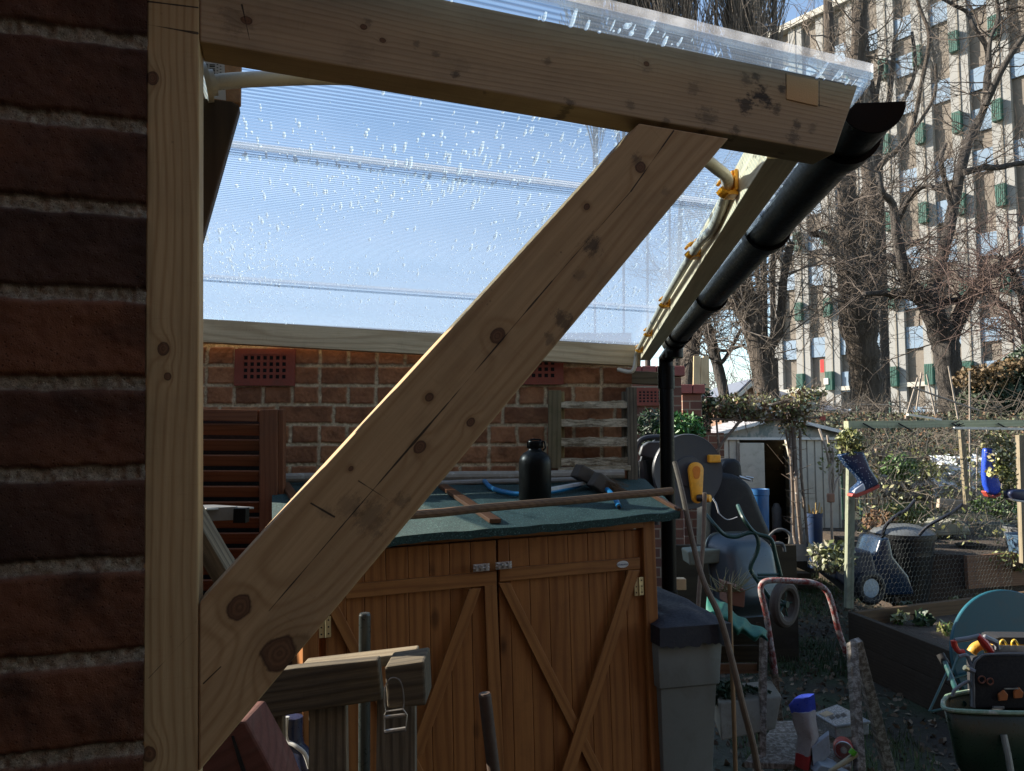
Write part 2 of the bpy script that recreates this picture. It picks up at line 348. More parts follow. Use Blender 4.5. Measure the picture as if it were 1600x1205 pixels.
# rafter
Mi = frame_of((312, -10), (1320, 185))
BL = [(1165, 165, 20, .85), (1222, 140, 12, .8), (1180, 120, 12, .7), (1245, 195, 12, .7), (1150, 205, 12, .6), (1100, 205, 12, .6), (985, 165, 12, .45), (855, 95, 10, .5), (760, 150, 8, .6), (650, 70, 8, .5), (1190, 150, 26, .95), (1215, 170, 14, .7), (1240, 215, 16, .6), (1105, 180, 22, .5), (1165, 125, 14, .55), (712, 118, 9, .7), (890, 162, 12, .6), (1085, 140, 16, .4), (1010, 110, 14, .25), (575, 35, 9, .5), (680, 85, 8, .5), (365, 30, 28, .35), (720, 100, 20, .2), (1270, 200, 12, .4), (560, 80, 30, .2), (1040, 190, 10, .5)]
RM = wood('rafter_pine', (.43, .32, .19), (.26, .17, .09), 170, knots=KN(Mi, [(385, 32, 7), (598, 63, 4), (568, 42, 5), (1010, 100, 5)]), lines=[(*loc2(Mi, 378, 8), *loc2(Mi, 390, 62), .0008), (*loc2(Mi, 1280, 127), *loc2(Mi, 1280, 166), .0006), (*loc2(Mi, 1228, 154), *loc2(Mi, 1322, 173), .0005), (*loc2(Mi, 1228, 115), *loc2(Mi, 1229, 156), .0006)], blots=[(*loc2(Mi, x, y), r*.8/F, s) for x, y, r, s in BL], grain=.3, dirt=.22, cy=.02, cz=-.3)
timber('rafter', [(312, -80), (1341, 133), (1304, 240), (900, 167), (312, 65)], .040, (312, -10), (1320, 185), RM, lean)
EG = G('end_grain_pine'); v = EG.tc(); x, y, z = EG.xyz(v); d = EG.m('SQRT', x*x+z*z*1.3)+(EG.noise(v, 60, 3)-.5)*.004
EG.bump(EG.noise(v, 500, 2), .4, .001); EGM = EG.set(EG.mix(EG.m('SINE', d*4200.0)*.5+.5, (.62, .40, .19), (.46, .27, .12)), .8)
timber('joint_block', [(1229.5, 116), (1279, 126.5), (1278, 166), (1229.5, 155)], .03, (1254, 140), (1279, 146), EGM, lean, .0006, off=-.0012)
# brace
Mi = frame_of((330, 1060), (1060, 215))
BM = wood('brace_pine', (.46, .31, .155), (.24, .125, .045), 130, knots=KN(Mi, [(375, 948, 17), (436, 1020, 24), (776, 526, 13), (735, 660, 7), (916, 324, 6), (655, 700, 9), (670, 622, 7), (1000, 262, 9), (548, 733, 4)]),
          lines=[(*loc2(Mi, 420, 955), *loc2(Mi, 566, 785), .0007), (*loc2(Mi, 566, 785), *loc2(Mi, 700, 630), .0010), (*loc2(Mi, 700, 630), *loc2(Mi, 862, 440), .0007), (*loc2(Mi, 985, 300), *loc2(Mi, 1052, 205), .0007), (*loc2(Mi, 560, 752), *loc2(Mi, 629, 796), .0011), (*loc2(Mi, 862, 440), *loc2(Mi, 985, 300), .0004), (*loc2(Mi, 486, 787), *loc2(Mi, 522, 808), .0010), (*loc2(Mi, 318, 1068), *loc2(Mi, 345, 1042), .0005)],
          blots=[(*loc2(Mi, x, y), r*.78/F, s) for x, y, r, s in [(925, 385, 22, .75), (880, 500, 20, .65), (860, 530, 14, .5), (995, 250, 13, .6), (580, 810, 34, .42), (545, 790, 26, .3), (625, 785, 16, .4), (1040, 300, 10, .3), (510, 800, 12, .3), (905, 430, 14, .3), (470, 1010, 26, .25)]], grain=.42, dirt=.22, cy=-.05, cz=.02)
timber('brace', [(311.5, 942), (999, 192.5), (1139, 216), (660, 789), (310.5, 1207)], .040, (330, 1060), (1060, 215), BM, lean, off=-.001)
# eaves beam, wall plate
BP = wood('beam_pine', (.66, .50, .30), PINED, 90, grain=.4, dirt=.15, cy=-.1, cz=.03)
def longbeam(name, a, b, w, h, m, parent, bevel=.0015, up=(0,0,1)):
    a = Vector(a); b = Vector(b); X = (b-a).normalized(); Y = Vector(up).cross(X).normalized(); Zl = X.cross(Y)
    Mx = Matrix((X, Y, Zl)).transposed().to_4x4(); Mx.translation = a; mb = MB(); L = (b-a).length; mb.box((L/2, 0, 0), (L, w, h)); return mb.build(name, m, parent, bevel=bevel, M=Mx)
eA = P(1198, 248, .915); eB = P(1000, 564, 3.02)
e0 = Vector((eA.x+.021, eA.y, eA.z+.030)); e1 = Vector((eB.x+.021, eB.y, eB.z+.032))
longbeam('eaves_beam', e0, e1, .042, .06, wood('sun_brightened_beam_pine', (.86, .72, .50), (.6, .42, .22), 60, grain=.3, dirt=.1), lean)  # paler than the other pine: sun glow put into the beam colour
pA = P(150, 508, 3.0); pB = P(1000, 555, 3.03)
longbeam('wall_plate', pA, pB, .045, .092, BP, lean)
# ---------------------------------------------------------------- roof sheets
g = G('clear_multiwall_plastic'); g.t.nodes.remove(g.b)
uv = S(g, g.n('UVMap').outputs[0]); ux, uy, _ = g.xyz(uv)
st = g.m('SINE', uy*(2*math.pi/.0105))*.5+.5; st = st**3
v = g.tc(); blot = g.noise(v, 5, 4, .6); fn = g.noise(g.vec(ux*6, uy*160, 0.0), 1, 3, .6)
tr = g.n('BsdfTransparent'); g.l(g.mix(st, (.82, .89, .93), (.24, .38, .49)), tr.inputs[0])
tl = g.n('BsdfTranslucent'); g.l((.62, .68, .80), tl.inputs[0])
gl = g.n('BsdfGlossy'); gl.inputs['Roughness'].default_value = .16; g.l((.85, .9, 1), gl.inputs[0])
bp = g.n('Bump'); bp.inputs['Strength'].default_value = .6; bp.inputs['Distance'].default_value = .0012; g.l(st*.6+fn*.4, bp.inputs['Height'])
for nd in (tl, gl): g.t.links.new(bp.outputs[0], nd.inputs['Normal'])
lw = g.n('LayerWeight'); lw.inputs[0].default_value = .5; FAC_ = S(g, lw.outputs['Facing'])
mx1 = g.n('MixShader'); g.l(g.mr(blot, .3, .7, .05, .12)+st*.03+g.mr(FAC_, .58, .9, 0, .42), mx1.inputs[0]); g.t.links.new(tr.outputs[0], mx1.inputs[1]); g.t.links.new(tl.outputs[0], mx1.inputs[2])
mx2 = g.n('MixShader'); g.l(g.mr(S(g, lw.outputs['Facing']), .62, .9, .05, .22), mx2.inputs[0]); g.t.links.new(mx1.outputs[0], mx2.inputs[1]); g.t.links.new(gl.outputs[0], mx2.inputs[2])
g.t.links.new(mx2.outputs[0], g.out.inputs[0]); POLY = g.mat
def clearish(name, col, tfac, rough=.2, tcol=(.9,.92,.95), kd=.35):
    g = G(name); g.t.nodes.remove(g.b); tr = g.n('BsdfTransparent'); g.l(col, tr.inputs[0]); tl = g.n('BsdfTranslucent'); g.l(tcol, tl.inputs[0]); d = g.n('BsdfDiffuse'); g.l(tcol, d.inputs[0])
    gl = g.n('BsdfGlossy'); gl.inputs['Roughness'].default_value = rough
    a = g.n('MixShader'); a.inputs[0].default_value = kd; g.t.links.new(tl.outputs[0], a.inputs[1]); g.t.links.new(d.outputs[0], a.inputs[2])
    n = g.noise(g.tc(), 40, 4); b = g.n('MixShader'); g.l(g.mr(n, .3, .7, tfac-.15, tfac+.15), b.inputs[0]); g.t.links.new(tr.outputs[0], b.inputs[1]); g.t.links.new(a.outputs[0], b.inputs[2])
    c = g.n('MixShader'); c.inputs[0].default_value = .12; g.t.links.new(b.outputs[0], c.inputs[1]); g.t.links.new(gl.outputs[0], c.inputs[2]); g.t.links.new(c.outputs[0], g.out.inputs[0]); return g.mat
SEAM = clearish('cloudy_joint_strip', (.95, .92, .92), .55, kd=.1, tcol=(1, .93, .9))
TRIM = clearish('clear_edge_strip', (.93, .95, .97), .22)
DROP = clearish('water_droplet', (1, 1, 1), .92, .05, (1, 1, 1), kd=.1)
rNR = P(1358, 121, .878); rNa = P(500, -80, .684); rNL = rNa+(rNa-rNR)*.62
rFR = P(1022, 546, 3.04); rFL = P(150, 492, 3.0); rFL.z += .0
def RS(s, t, dz=0):
    a = rNL.lerp(rNR, s); b = rFL.lerp(rFR, s); q = a.lerp(b, t); q.z += dz-.002; return q
def sheet(name, t0, t1, dz, parent):
    V = []; UV = []; ns = 2; ntt = 2; W = 1.25; Lh = 2.3
    mb = bpy.data.meshes.new(name); vs = []; fs = []; uvs = []
    for lay in (0, .010):
        base = len(vs)
        for j in range(9):
            for i in range(9):
                s = i/8; t = t0+(t1-t0)*j/8; vs.append(RS(s, t, dz+lay)); uvs.append((s*W, t*Lh+lay*.3))
        fs += [(base+j*9+i, base+j*9+i+1, base+(j+1)*9+i+1, base+(j+1)*9+i) for j in range(8) for i in range(8)]
    for j in ((0,) if t0 <= 0 else ((8,) if t1 > .99 else ())): fs += [(j*9+i, j*9+i+1, 81+j*9+i+1, 81+j*9+i) for i in range(8)]
    for i in (0, 8): fs += [(j*9+i, (j+1)*9+i, 81+(j+1)*9+i, 81+j*9+i) for j in range(8)]
    # inner webs as a few thin ribs near the front edge
    mb.from_pydata(vs, [], fs); ul = mb.uv_layers.new(name='UVMap')
    for p in mb.polygons:
        for li in p.loop_indices: ul.data[li].uv = uvs[mb.loops[li].vertex_index]
    return put(name, mb, POLY, parent)
TS = [0, .235, .675, 1.0]; DZ = [0, .004, .008]
shs = []
for k in range(3):
    sh = sheet('roof_sheet', TS[k]-(.002 if k else 0), TS[k+1]+.002, DZ[k], lean); shs.append(sh)
    if k:
        mb = MB(); a = RS(0, TS[k], DZ[k]+.014); b = RS(.998, TS[k], DZ[k]+.014); mb.beam(a, b, .024, .0025); mb.build('joint_strip', SEAM, lean)
# clear edge trim along the near edge
mb = MB(); a = RS(0, -.004, .004); b = RS(1, -.004, .004); mb.beam(a, b, .004, .018)
mb.build('edge_trim', TRIM, lean)
mb = MB(); mb.beam(RS(1.0, 0, .004), RS(1.0, 1, .012), .003, .02); mb.build('edge_trim', TRIM, lean)
# droplets
for k in range(3):
    vs = []; fs = []; N = (3200, 8500, 3600)[k]; i = 0
    for _ in range(N):
        s = random.random(); t = random.uniform(TS[k], TS[k+1]); cl = vnoise(np.array([s*7.]), np.array([t*9.]), 1, 5)[0]
        if random.random() > cl**2.2*1.6: continue
        r = random.choice([.0009, .0011, .0013, .0016, .0022, .0030]) * random.uniform(.7, 1.25); q = RS(s, t, DZ[k]-.0005); el = random.choice([2, 3.5, 6, 10])
        b = len(vs); n = 6; dx = (RS(min(s+.01, 1), t)-RS(s, t)).normalized(); dy = (RS(s, t+.01)-RS(s, t)).normalized()
        for m_ in range(n):
            th = 6.283*m_/n; vs.append(q+dx*math.cos(th)*r+dy*math.sin(th)*r*el)
        vs.append(q+Vector((0, 0, -r*.7)))
        fs += [(b+m_, b+(m_+1) % n, b+n) for m_ in range(n)]
    me = bpy.data.meshes.new('condensation'); me.from_pydata(vs, [], fs); smooth_me(me, 80)
    tag(put('condensation', me, DROP, shs[k]), kind='stuff')
# ---------------------------------------------------------------- gutter and downpipe
gN = P(1362, 162, .945); gF = P(1052, 533, 3.0)
gN = Vector((gN.x, gN.y, gN.z)); GR = .039
gd = (gF-gN).normalized(); gs = gd.cross(Zv).normalized(); gu = gs.cross(gd)
mb = MB()
def halfring(q, r, n=14): return [q+gs*math.cos(math.pi+math.pi*k/n)*r+gu*math.sin(math.pi+math.pi*k/n)*r for k in range(n+1)]
def gut(mb, q0, q1, r0, r1):
    A = halfring(q0, r0); B = halfring(q1, r0); C = halfring(q0, r1); D = halfring(q1, r1); n = len(A)
    v = A+B+C+D; f = [(i, i+1, n+i+1, n+i) for i in range(n-1)]+[(2*n+i, 3*n+i, 3*n+i+1, 2*n+i+1) for i in range(n-1)]
    f += [(0, n, 3*n, 2*n), (n-1, 3*n-1, 4*n-1, 2*n-1)]+[(i, 2*n+i, 2*n+i+1, i+1) for i in range(n-1)]+[(n+i, n+i+1, 3*n+i+1, 3*n+i) for i in range(n-1)]
    mb.add(v, f)
gut(mb, gN, gF, GR, GR-.002); gt = mb.build('gutter', BLACKP, lean, smooth=True)
mb = MB(); A = halfring(gN-gd*.004, GR+.0015); mb.prism(A, gd*.003); mb.build('stop_end', BLACKP, gt, bevel=.0008)
for q in (.05, .27, .58, .9):
    c = gN.lerp(gF, q); mb = MB(); gut(mb, c-gd*.016, c+gd*.016, GR+.007, GR+.0005); mb.box(c-gs*GR+gu*.004, (.008, .03, .02), gs, gd, gu); tb_ = (c.y-e0.y)/(e1.y-e0.y); eb_ = e0.lerp(e1, min(max(tb_, .02), .98)); mb.beam(c-gs*GR+gu*.004, (eb_.x+.0215, c.y+.002, eb_.z+.015), .022, .005); mb.build('bracket', BLACKP, gt, smooth=True)
mb = MB(); c = gN.lerp(gF, .985); gut(mb, c-gd*.05, c+gd*.05, GR+.006, GR+.0005); mb.build('outlet', BLACKP, gt, smooth=True)
dp = P(1041, 600, 3.06)
mb = MB(); mb.tube([(c.x, c.y, c.z-.03), (dp.x, dp.y, dp.z+.10), (dp.x, dp.y, dp.z), (dp.x, dp.y, .0)], .029, 16)
mb.tube([(c.x, c.y, c.z-.02), (c.x, c.y, c.z-.07)], .034, 16); mb.tube([(dp.x, dp.y, dp.z+.07), (dp.x, dp.y, dp.z-.02)], .034, 16)
dpo = mb.build('downpipe', BLACKP, lean, smooth=True)
mb = MB(); mb.tube([(dp.x, dp.y, 1.02), (dp.x, dp.y, .99)], .0335, 16); mb.box((dp.x, dp.y+.04, 1.0), (.05, .05, .03)); mb.build('pipe_clip', BLACKP, dpo, smooth=True)
# ---------------------------------------------------------------- hose along the eaves beam
hz = thing('water_pipe', P(1110, 250, 1.0), 'cream plastic water pipe held by orange clips along the eaves beam', 'pipe')
bi = lambda t, dz=0, dx=-.014: Vector((e0.x-.021+dx, e0.y, e0.z))+(e1-e0)*t+Vector((0, 0, dz))
pts = [P(318, 131, .80), P(400, 124, .82), P(560, 122, .86), P(760, 138, .92), P(960, 178, .97), P(1075, 235, 1.0), P(1118, 262, 1.02), bi(.085, .0), bi(.16, -.015, -.008), bi(.24, -.008), bi(.5, .0), bi(.75, 0), bi(.93, 0), bi(.99, -.005), P(992, 560, 3.0)+Vector((-.01, 0, -.05)), P(965, 577, 3.02)]
mb = MB(); mb.tube(spline(pts, 8), .0085, 12); mb.build('pipe', PIPEW, hz, smooth=True)
for t in (.085, .255, .5, .74, .93):
    c = bi(t, 0, -.008); d = (e1-e0).normalized(); mb = MB()
    mb.box(c+Vector((.0035, 0, .004)), (.004, .028, .03)); 
    ar = [c+Vector((-.006+.0125*math.cos(a), 0, .0125*math.sin(a)-.002)) for a in [math.radians(20+320*k/14-180+0) for k in range(15)]]
    mb.tube(ar, .0025, 6); 
    for dy in (-.010, -.005, .005, .010): mb.tube([p+Vector((0, dy, 0)) for p in ar], .0027, 6)
    mb.box(c+Vector((.001, 0, .016)), (.006, .02, .005)); mb.box(c+Vector((-.001, 0, -.0155)), (.014, .026, .004))
    mb.build('pipe_clip', ORANGE, hz)
# flange on pipe at the post
mb = MB(); a = P(318, 131, .80); mb.tube([a, a+(pts[1]-a).normalized()*.006], .021, 20); mb.tube([a+(pts[1]-a).normalized()*.006, a+(pts[1]-a).normalized()*.012], .014, 20); mb.build('flange', PIPEW, hz, smooth=True)
# ---------------------------------------------------------------- near house wall
wedge = FP(224, 602)
nw = thing('brick_house_corner', (wedge.x, wedge.y, 0), 'dark red brick house corner with pale mortar beside the new timber post', 'brick wall')
OW = Vector((wedge.x, wedge.y, 0)); _a = FP(225, 60); _b = FP(219, 1205); SHW = (_a-_b).dot(U)/(_a.z-_b.z)
brickface('wall', OW, U, -.42, .0035, .95, 2.35, 1.572, .0773, .0115, .246, [0, 1], .0017, .0045, NEARB, nw, 3, .0017, N=-NB, edge=0.0, shear=SHW)
mb = MB()
def wbox(mb, u0, u1, z0, z1, d0, d1):
    mb.prism([OW+U*(u+SHW*(z-1.6))+NB*d0+Zv*z for u, z in ((u0, z0), (u1, z0), (u1, z1), (u0, z1))], NB*(d1-d0))
wbox(mb, -5.0, -.001, 0, 5.0, .003, .11); mb.build('wall_core', DARKHOLE, nw)
mb = MB(); wbox(mb, -5.0, -.421, 0, 5.0, -.008, .0025); wbox(mb, -.421, .0, 2.351, 5.0, -.008, .0025); wbox(mb, -.421, .0, 0, .949, -.008, .0025); mb.build('outer_brick', HOUSEB, nw)
# dark board, cardboard piece behind post
DB = wood('dark_brown_board', (.10, .07, .045), (.05, .035, .025), 60, dirt=.3)
bt = thing('leaning_board', P(330, 380, .93), 'dark brown board slanting behind the post under the clear roof', 'board')
timber('board', [(300, 151), (362, 158), (375, 165), (313, 385), (280, 500), (250, 500), (280, 300)], .018, (340, 600), (340, 160), DB, bt, off=.12)
cb = thing('chipboard_panel', P(345, 130, .96), 'small chipboard panel with white barcode label behind the cream pipe', 'panel')
CHIP = simple('chipboard', (.33, .17, .08), .9, .5, 150, .6)
timber('board', [(305, 60), (378, 70), (376, 162), (305, 153)], .012, (310, 120), (376, 120), CHIP, cb, off=.155)
LAB = simple('paper_label', (.42, .38, .35), .8, .1, 20, .05); INK = simple('black_ink', (.01, .01, .012), .7, .1, 10, 0)
lb, _ = timber('label', [(316, 78), (350, 82), (353, 157), (319, 152)], .0005, (310, 120), (376, 120), LAB, cb, 0, off=.154)
mb = MB()
for i, (y, h) in enumerate([(101, 1.2), (103.5, 2.2), (107, 1), (109.5, 2.4), (112, .8), (114.5, 2.2), (117.5, 1.4)]):
    a = FP(327.5, y, .1536); b = FP(336, y+.3, .1536); mb.beam(a, b, .0003, h*.95/F*.8)
for i in range(7):
    mb.beam(FP(338.5+(i % 2)*5, 101+i*2.4, .1536), FP(341+(i % 2)*5, 101.2+i*2.4, .1536), .0003, .0009)
    mb.beam(FP(321.5, 100.5+i*2.6, .1536), FP(325, 100.8+i*2.6, .1536), .0003, .0008)
mb.build('print', INK, lb)
# splinters of frayed wood on the post's hidden edge
# ================================================================ ground
g = G('ground_soil'); v = g.tc(); n1 = g.noise(v, 1.3, 6, .65); c = g.mix(g.mr(n1, .4, .62), (.030, .024, .017), (.022, .035, .012)); c = g.mix(g.mr(g.noise(v, 18, 5, .7), .55, .75, 0, .7), c, (.075, .058, .038)); c = g.mix(g.mr(g.vor(v, 30), .14, .07, 0, .7), c, (.14, .105, .065))
g.bump(g.noise(v, 12, 6, .7), .9, .03); GRM = g.set(c, .95)
mb = MB(); mb.box((0, 150, -.25), (700, 700, .5)); tag(mb.build('ground', GRM), 'dark trodden soil and thin grass', None, None, 'structure')
# ================================================================ far garden wall
fw = thing('garden_wall', (-.3, 3.1, 0), 'brick garden wall with two terracotta air bricks behind the storage cupboard', 'brick wall')
FA = Vector((-1.9, 3.06, 0)); FU = Vector((math.cos(.02), math.sin(.02), 0)); FN = FU.cross(Zv)
zr = P(500, 572, 3.1).z
brickface('wall', FA, FU, 0, 2.385, 1.0, 2.04, zr, .0793, .0125, .226, [2, 3, 2, 0], .0034, .006, FARB, fw, 11, .003, N=FN)
mb = MB(); mb.prism([FA+FU*-3-FN*.004, FA+FU*2.385-FN*.004, FA+FU*2.385-FN*.22, FA-FU*3-FN*.22], (0, 0, 2.039)); mb.build('wall_core', FARB, fw)
mb = MB(); mb.prism([FA+FU*0+FN*.004, FA+FU*2.385+FN*.004, FA+FU*2.385-FN*.003, FA-FU*0-FN*.003], (0, 0, .999)); mb.build('lower_wall', PIERB, fw)
def airbrick(par, q, w, h, nx, ny, d=.012):
    Uv = FU; q = Vector(q); mb = MB()
    c = lambda a, b: q+Uv*a+Zv*b
    mx, mz = w*.13, h*.16; cw = (w-2*mx)/nx; ch = (h-2*mz)/ny; bw = cw*.42; bh = ch*.40
    def bar(a0, a1, b0, b1, e=0): mb.prism([c(a0, b0)+FN*(d-e), c(a1, b0)+FN*(d-e), c(a1, b1)+FN*(d-e), c(a0, b1)+FN*(d-e)], -FN*(d-e))
    bar(0, w, 0, mz); bar(0, w, h-mz, h); bar(0, mx, mz, h-mz); bar(w-mx, w, mz, h-mz)
    for i in range(nx+1):
        x = mx+i*cw; bar(max(x-bw/2, mx-.0005), min(x+bw/2, w-mx+.0005), mz, h-mz, .0015)
    for j in range(ny+1):
        y = mz+j*ch; bar(mx, w-mx, max(y-bh/2, mz-.0005), min(y+bh/2, h-mz+.0005), .0022)
    o = mb.build('air_brick', TERRA, par, bevel=0)
    mb = MB(); mb.prism([c(.004, .004)+FN*.0065, c(w-.004, .004)+FN*.0065, c(w-.004, h-.004)+FN*.0065, c(.004, h-.004)+FN*.0065], -FN*.004); mb.build('dark_hole', DARKHOLE, o)
for (px, py) in ((367, 603), (787, 601)):
    q = P(px, py, 3.07 if px < 500 else 3.085); airbrick(fw, q, .24, .148, 7, 4)
# far pier sections of the wall with coping
pw = thing('stepped_brick_wall', P(1040, 1000, 6.5)*1.0, 'far stepped brick wall with red tile copings beside the downpipe', 'brick wall')
def sec(px0, px1, py, Y, dpt, over=.03, nm='wall'):
    a = P(px0, py, Y); b = P(px1, py, Y); mb = MB(); mb.prism([(a.x, Y, 0), (b.x, Y, 0), (b.x, Y+dpt, 0), (a.x, Y+dpt, 0)], (0, 0, a.z-.10)); mb.build(nm, PIERB, pw)
    mb = MB(); x = a.x-over; n = max(2, round((b.x-a.x+2*over)/.13)); ww = (b.x-a.x+2*over)/n
    for i in range(n): mb.box((x+ww*(i+.5), Y+dpt/2, a.z-.05), (ww-.006, dpt+2*over, .085))
    mb.build('coping', COPING, pw, bevel=.006)
sec(985, 1064, 571, 6.5, .3); sec(1066, 1096, 600, 7.3, .3); sec(1089, 1110, 619, 8.4, .3)
a = P(1111, 700, 8.8); mb = MB(); mb.box((a.x-.02, 8.95, .85), (.34, .3, 1.7)); mb.build('wall', PIERB, pw)
o = P(991, 634, 6.49); FN0 = FN
airbrick(pw, o, .26, .15, 6, 4)
mb = MB()
for px, w_ in ((1088, 11), (1097, 7), (1104, 9)):
    a = P(px, 617, 8.45); b = P(px+random.uniform(-2, 2), 557+random.uniform(-2, 3), 8.5); mb.beam(a, b, w_*8.4/F, .03, (0, 1, 0))
t_ = mb.build('timber_offcuts', wood('fresh_timber', (.62, .46, .26), (.45, .3, .15), 20, axis='z', dirt=.1), None, bevel=.003); tag(t_, 'pale fresh timber offcuts standing upright on the stepped brick wall', 'timber')
# ================================================================ storage cupboard (shed)
PS = math.radians(19); RO = .028
sU = Vector((math.cos(PS)*math.cos(RO), math.sin(PS)*math.cos(RO), math.sin(RO))); sN0 = Vector((-math.sin(PS), math.cos(PS), 0)); sV = sU.cross(sN0)  # up
sQ = P(850, 830, 2.2)
MS = Matrix((sU, sN0, sV)).transposed().to_4x4(); MS.translation = sQ; MSi = MS.inverted()
def SP(px, py, off=0):   # local (x, z) on plane y=off
    q = Pn(px, py, sQ+sN0*off, sN0); q = MSi @ q; return q.x, q.z
shed = thing('storage_cupboard', (sQ.x, sQ.y+.2, 0), 'orange stained wooden garden storage cupboard with crossed double doors and green felt roof', 'storage cupboard')
def sprism(pts, y0, y1): mb = MB(); mb.prism([(x, y0, z) for x, z in pts], (0, y1-y0, 0)); return mb
xr = SP(1020, 812)[0]; xl = SP(471, 860)[0]; ZB = -1.42
ztop = SP(900, 820)[1]
# body
mb = MB(); mb.box(((xl+xr)/2, .33, (ztop+ZB)/2-.03), (xr-xl-.012, .56, ztop-ZB-.06)); mb.build('carcass', SHEDW, shed, M=MS)
mb = MB(); mb.box((xr-.02, .012, (ztop+ZB)/2), (.04, .045, ztop-ZB)); mb.build('corner_post', SHEDW, shed, M=MS, bevel=.002)
mb = MB(); mb.box((xl+.02, .012, (ztop+ZB)/2), (.04, .045, ztop-ZB)); mb.build('corner_post', SHEDW, shed, M=MS, bevel=.002)
fz = SP(900, 832)[1]
mb = MB(); mb.box(((xl+xr)/2-.02, .0, (ztop+fz)/2+.004), (xr-xl-.04, .03, ztop-fz+.006)); mb.build('fascia_board', SHEDR, shed, M=MS, bevel=.002)
def door(xa, xb, seams, par_label=None):
    d = thing('door_frame', MS @ Vector((xa, 0, ZB)), None, None) if False else None
    edges = [xa]+seams+[xb]; mb = MB()
    for i in range(len(edges)-1):
        mb.box(((edges[i]+edges[i+1])/2, .012, (fz-.004+ZB)/2), (edges[i+1]-edges[i]-.0008, .014, fz-.008-ZB))
    o = mb.build('door', SHEDW, shed, M=MS, bevel=.0018)
    return o
rx = [SP(x, 850)[0] for x in (796, 827, 857, 888, 919, 947, 977)]
dr = door(SP(778.5, 850)[0], SP(1004, 835)[0], rx)
lx = [SP(x, 880)[0] for x in (540, 569, 603, 638, 671, 703, 736)]
dl = door(SP(507, 880)[0], SP(776, 850)[0], lx)
def strip(pts, par, y0=-.009, y1=.0045, nm='brace'):
    L = [SP(*p, off=y0) for p in pts]; i0 = Vector(L[0]); X2 = (Vector(L[1])-i0 if (Vector(L[1])-i0).length > (Vector(L[-1])-i0).length else Vector(L[-1])-i0).normalized()
    # local frame along the strip so that the grain follows it
    Xw = (sU*X2.x+sV*X2.y); Zl = Xw.cross(sN0); Mx = Matrix((Xw, sN0, Zl)).transposed().to_4x4(); Mx.translation = MS @ Vector((L[0][0], 0, L[0][1])); Mi = Mx.inverted()
    q = [Mi @ (MS @ Vector((a, 0, b))) for a, b in L]; mb = MB(); mb.prism([(p.x, y0, p.z) for p in q], (0, y1-y0, 0)); return mb.build(nm, SHEDR, par, M=Mx, bevel=.0012)
strip([(781, 889), (1000, 871.5), (1000, 889), (781, 909)], dr, nm='rail')
strip([(779, 911), (797, 911), (952, 1225), (934, 1225)], dr)
strip([(982, 892), (1000, 891), (893, 1225), (872, 1225)], dr, y0=-.016, y1=-.0095)
strip([(540, 914), (776, 893), (776, 914), (540, 936)], dl, nm='rail')
strip([(733, 921), (752, 919), (660, 1180), (640, 1180)], dl, y0=-.016, y1=-.0095)
strip([(505, 938), (524, 937), (680, 1240), (660, 1240)], dl)
strip([(757, 916), (776, 914), (789, 1230), (769, 1230)], dl, nm='stile')
def latch(cx, cy, par):
    x, z = SP(cx, cy, -.018); mb = MB(); y = -.0185
    mb.box((x, y, z), (.046, .0015, .020)); mb.tube([(x-.024, y-.004, z), (x+.022, y-.004, z)], .0024, 8)
    for k in (-.015, 0.0, .014): mb.box((x+k, y-.004, z), (.007, .0075, .014))
    mb.box((x-.008, y-.009, z+.004), (.004, .010, .004))
    for a in (-.019, .019):
        for b in (-.007, .007): mb.tube([(x+a, y-.0005, z+b), (x+a, y-.0022, z+b)], .002, 8)
    mb.build('latch', STEEL, par, M=MS, bevel=.0004)
latch(787, 883.5, dr); latch(752, 887, dl)
def hinge(cx, cy, par):
    x, z = SP(cx, cy, -.017); mb = MB(); y = -.0105
    for s_ in (-1, 1):
        mb.box((x+s_*.0085, y, z), (.0125, .0014, .052))
    mb.tube([(x, y-.002, z-.026), (x, y-.002, z+.026)], .0026, 8); h = mb.build('hinge', BRASS, par, M=MS, bevel=.0003)
    mb = MB()
    for s_ in (-1, 1):
        for k in (-.017, 0, .017): mb.tube([(x+s_*.0088, y-.0006, z+k), (x+s_*.0088, y-.0016, z+k)], .0021, 8)
    mb.build('screw', DARKHOLE, h, M=MS)
hinge(1000, 917, dr); hinge(508, 981, dl)
x, z = SP(973, 882, -.01); mb = MB(); mb.lathe([(.0001, -.0012), (.0155, -.0012), (.0165, -.0005), (.0165, .0)], (0, 0, 0), (0, 1, 0), 28)
mb.v = [(a[0]*1.15+x, a[1]-.0092, a[2]*.62+z) for a in mb.v]
op = mb.build('oval_plate', simple('silvery_plate', (.62, .63, .62), .35, .08, 30, .03, metal=.3), dr, M=MS)
cu = bpy.data.curves.new('plate_text', 'FONT'); cu.body = 'Outsunny'; cu.size = .0078; cu.align_x = 'CENTER'; cu.align_y = 'CENTER'; cu.extrude = .0002
to = bpy.data.objects.new('tmp', cu); COL.objects.link(to); dg = bpy.context.evaluated_depsgraph_get(); tm = bpy.data.meshes.new_from_object(to.evaluated_get(dg)); bpy.data.objects.remove(to)
put('lettering', tm, simple('navy_ink', (.02, .06, .16), .5, .1, 10, 0), op, MS @ Matrix.Translation((x, -.0107, z)) @ Matrix.Rotation(math.pi/2, 4, 'X'))
mb = MB()
for s_ in (-1, 1): mb.tube([(x+s_*.0155, -.0102, z), (x+s_*.0155, -.0112, z)], .0012, 8)
mb.build('screw', DARKHOLE, op, M=MS)
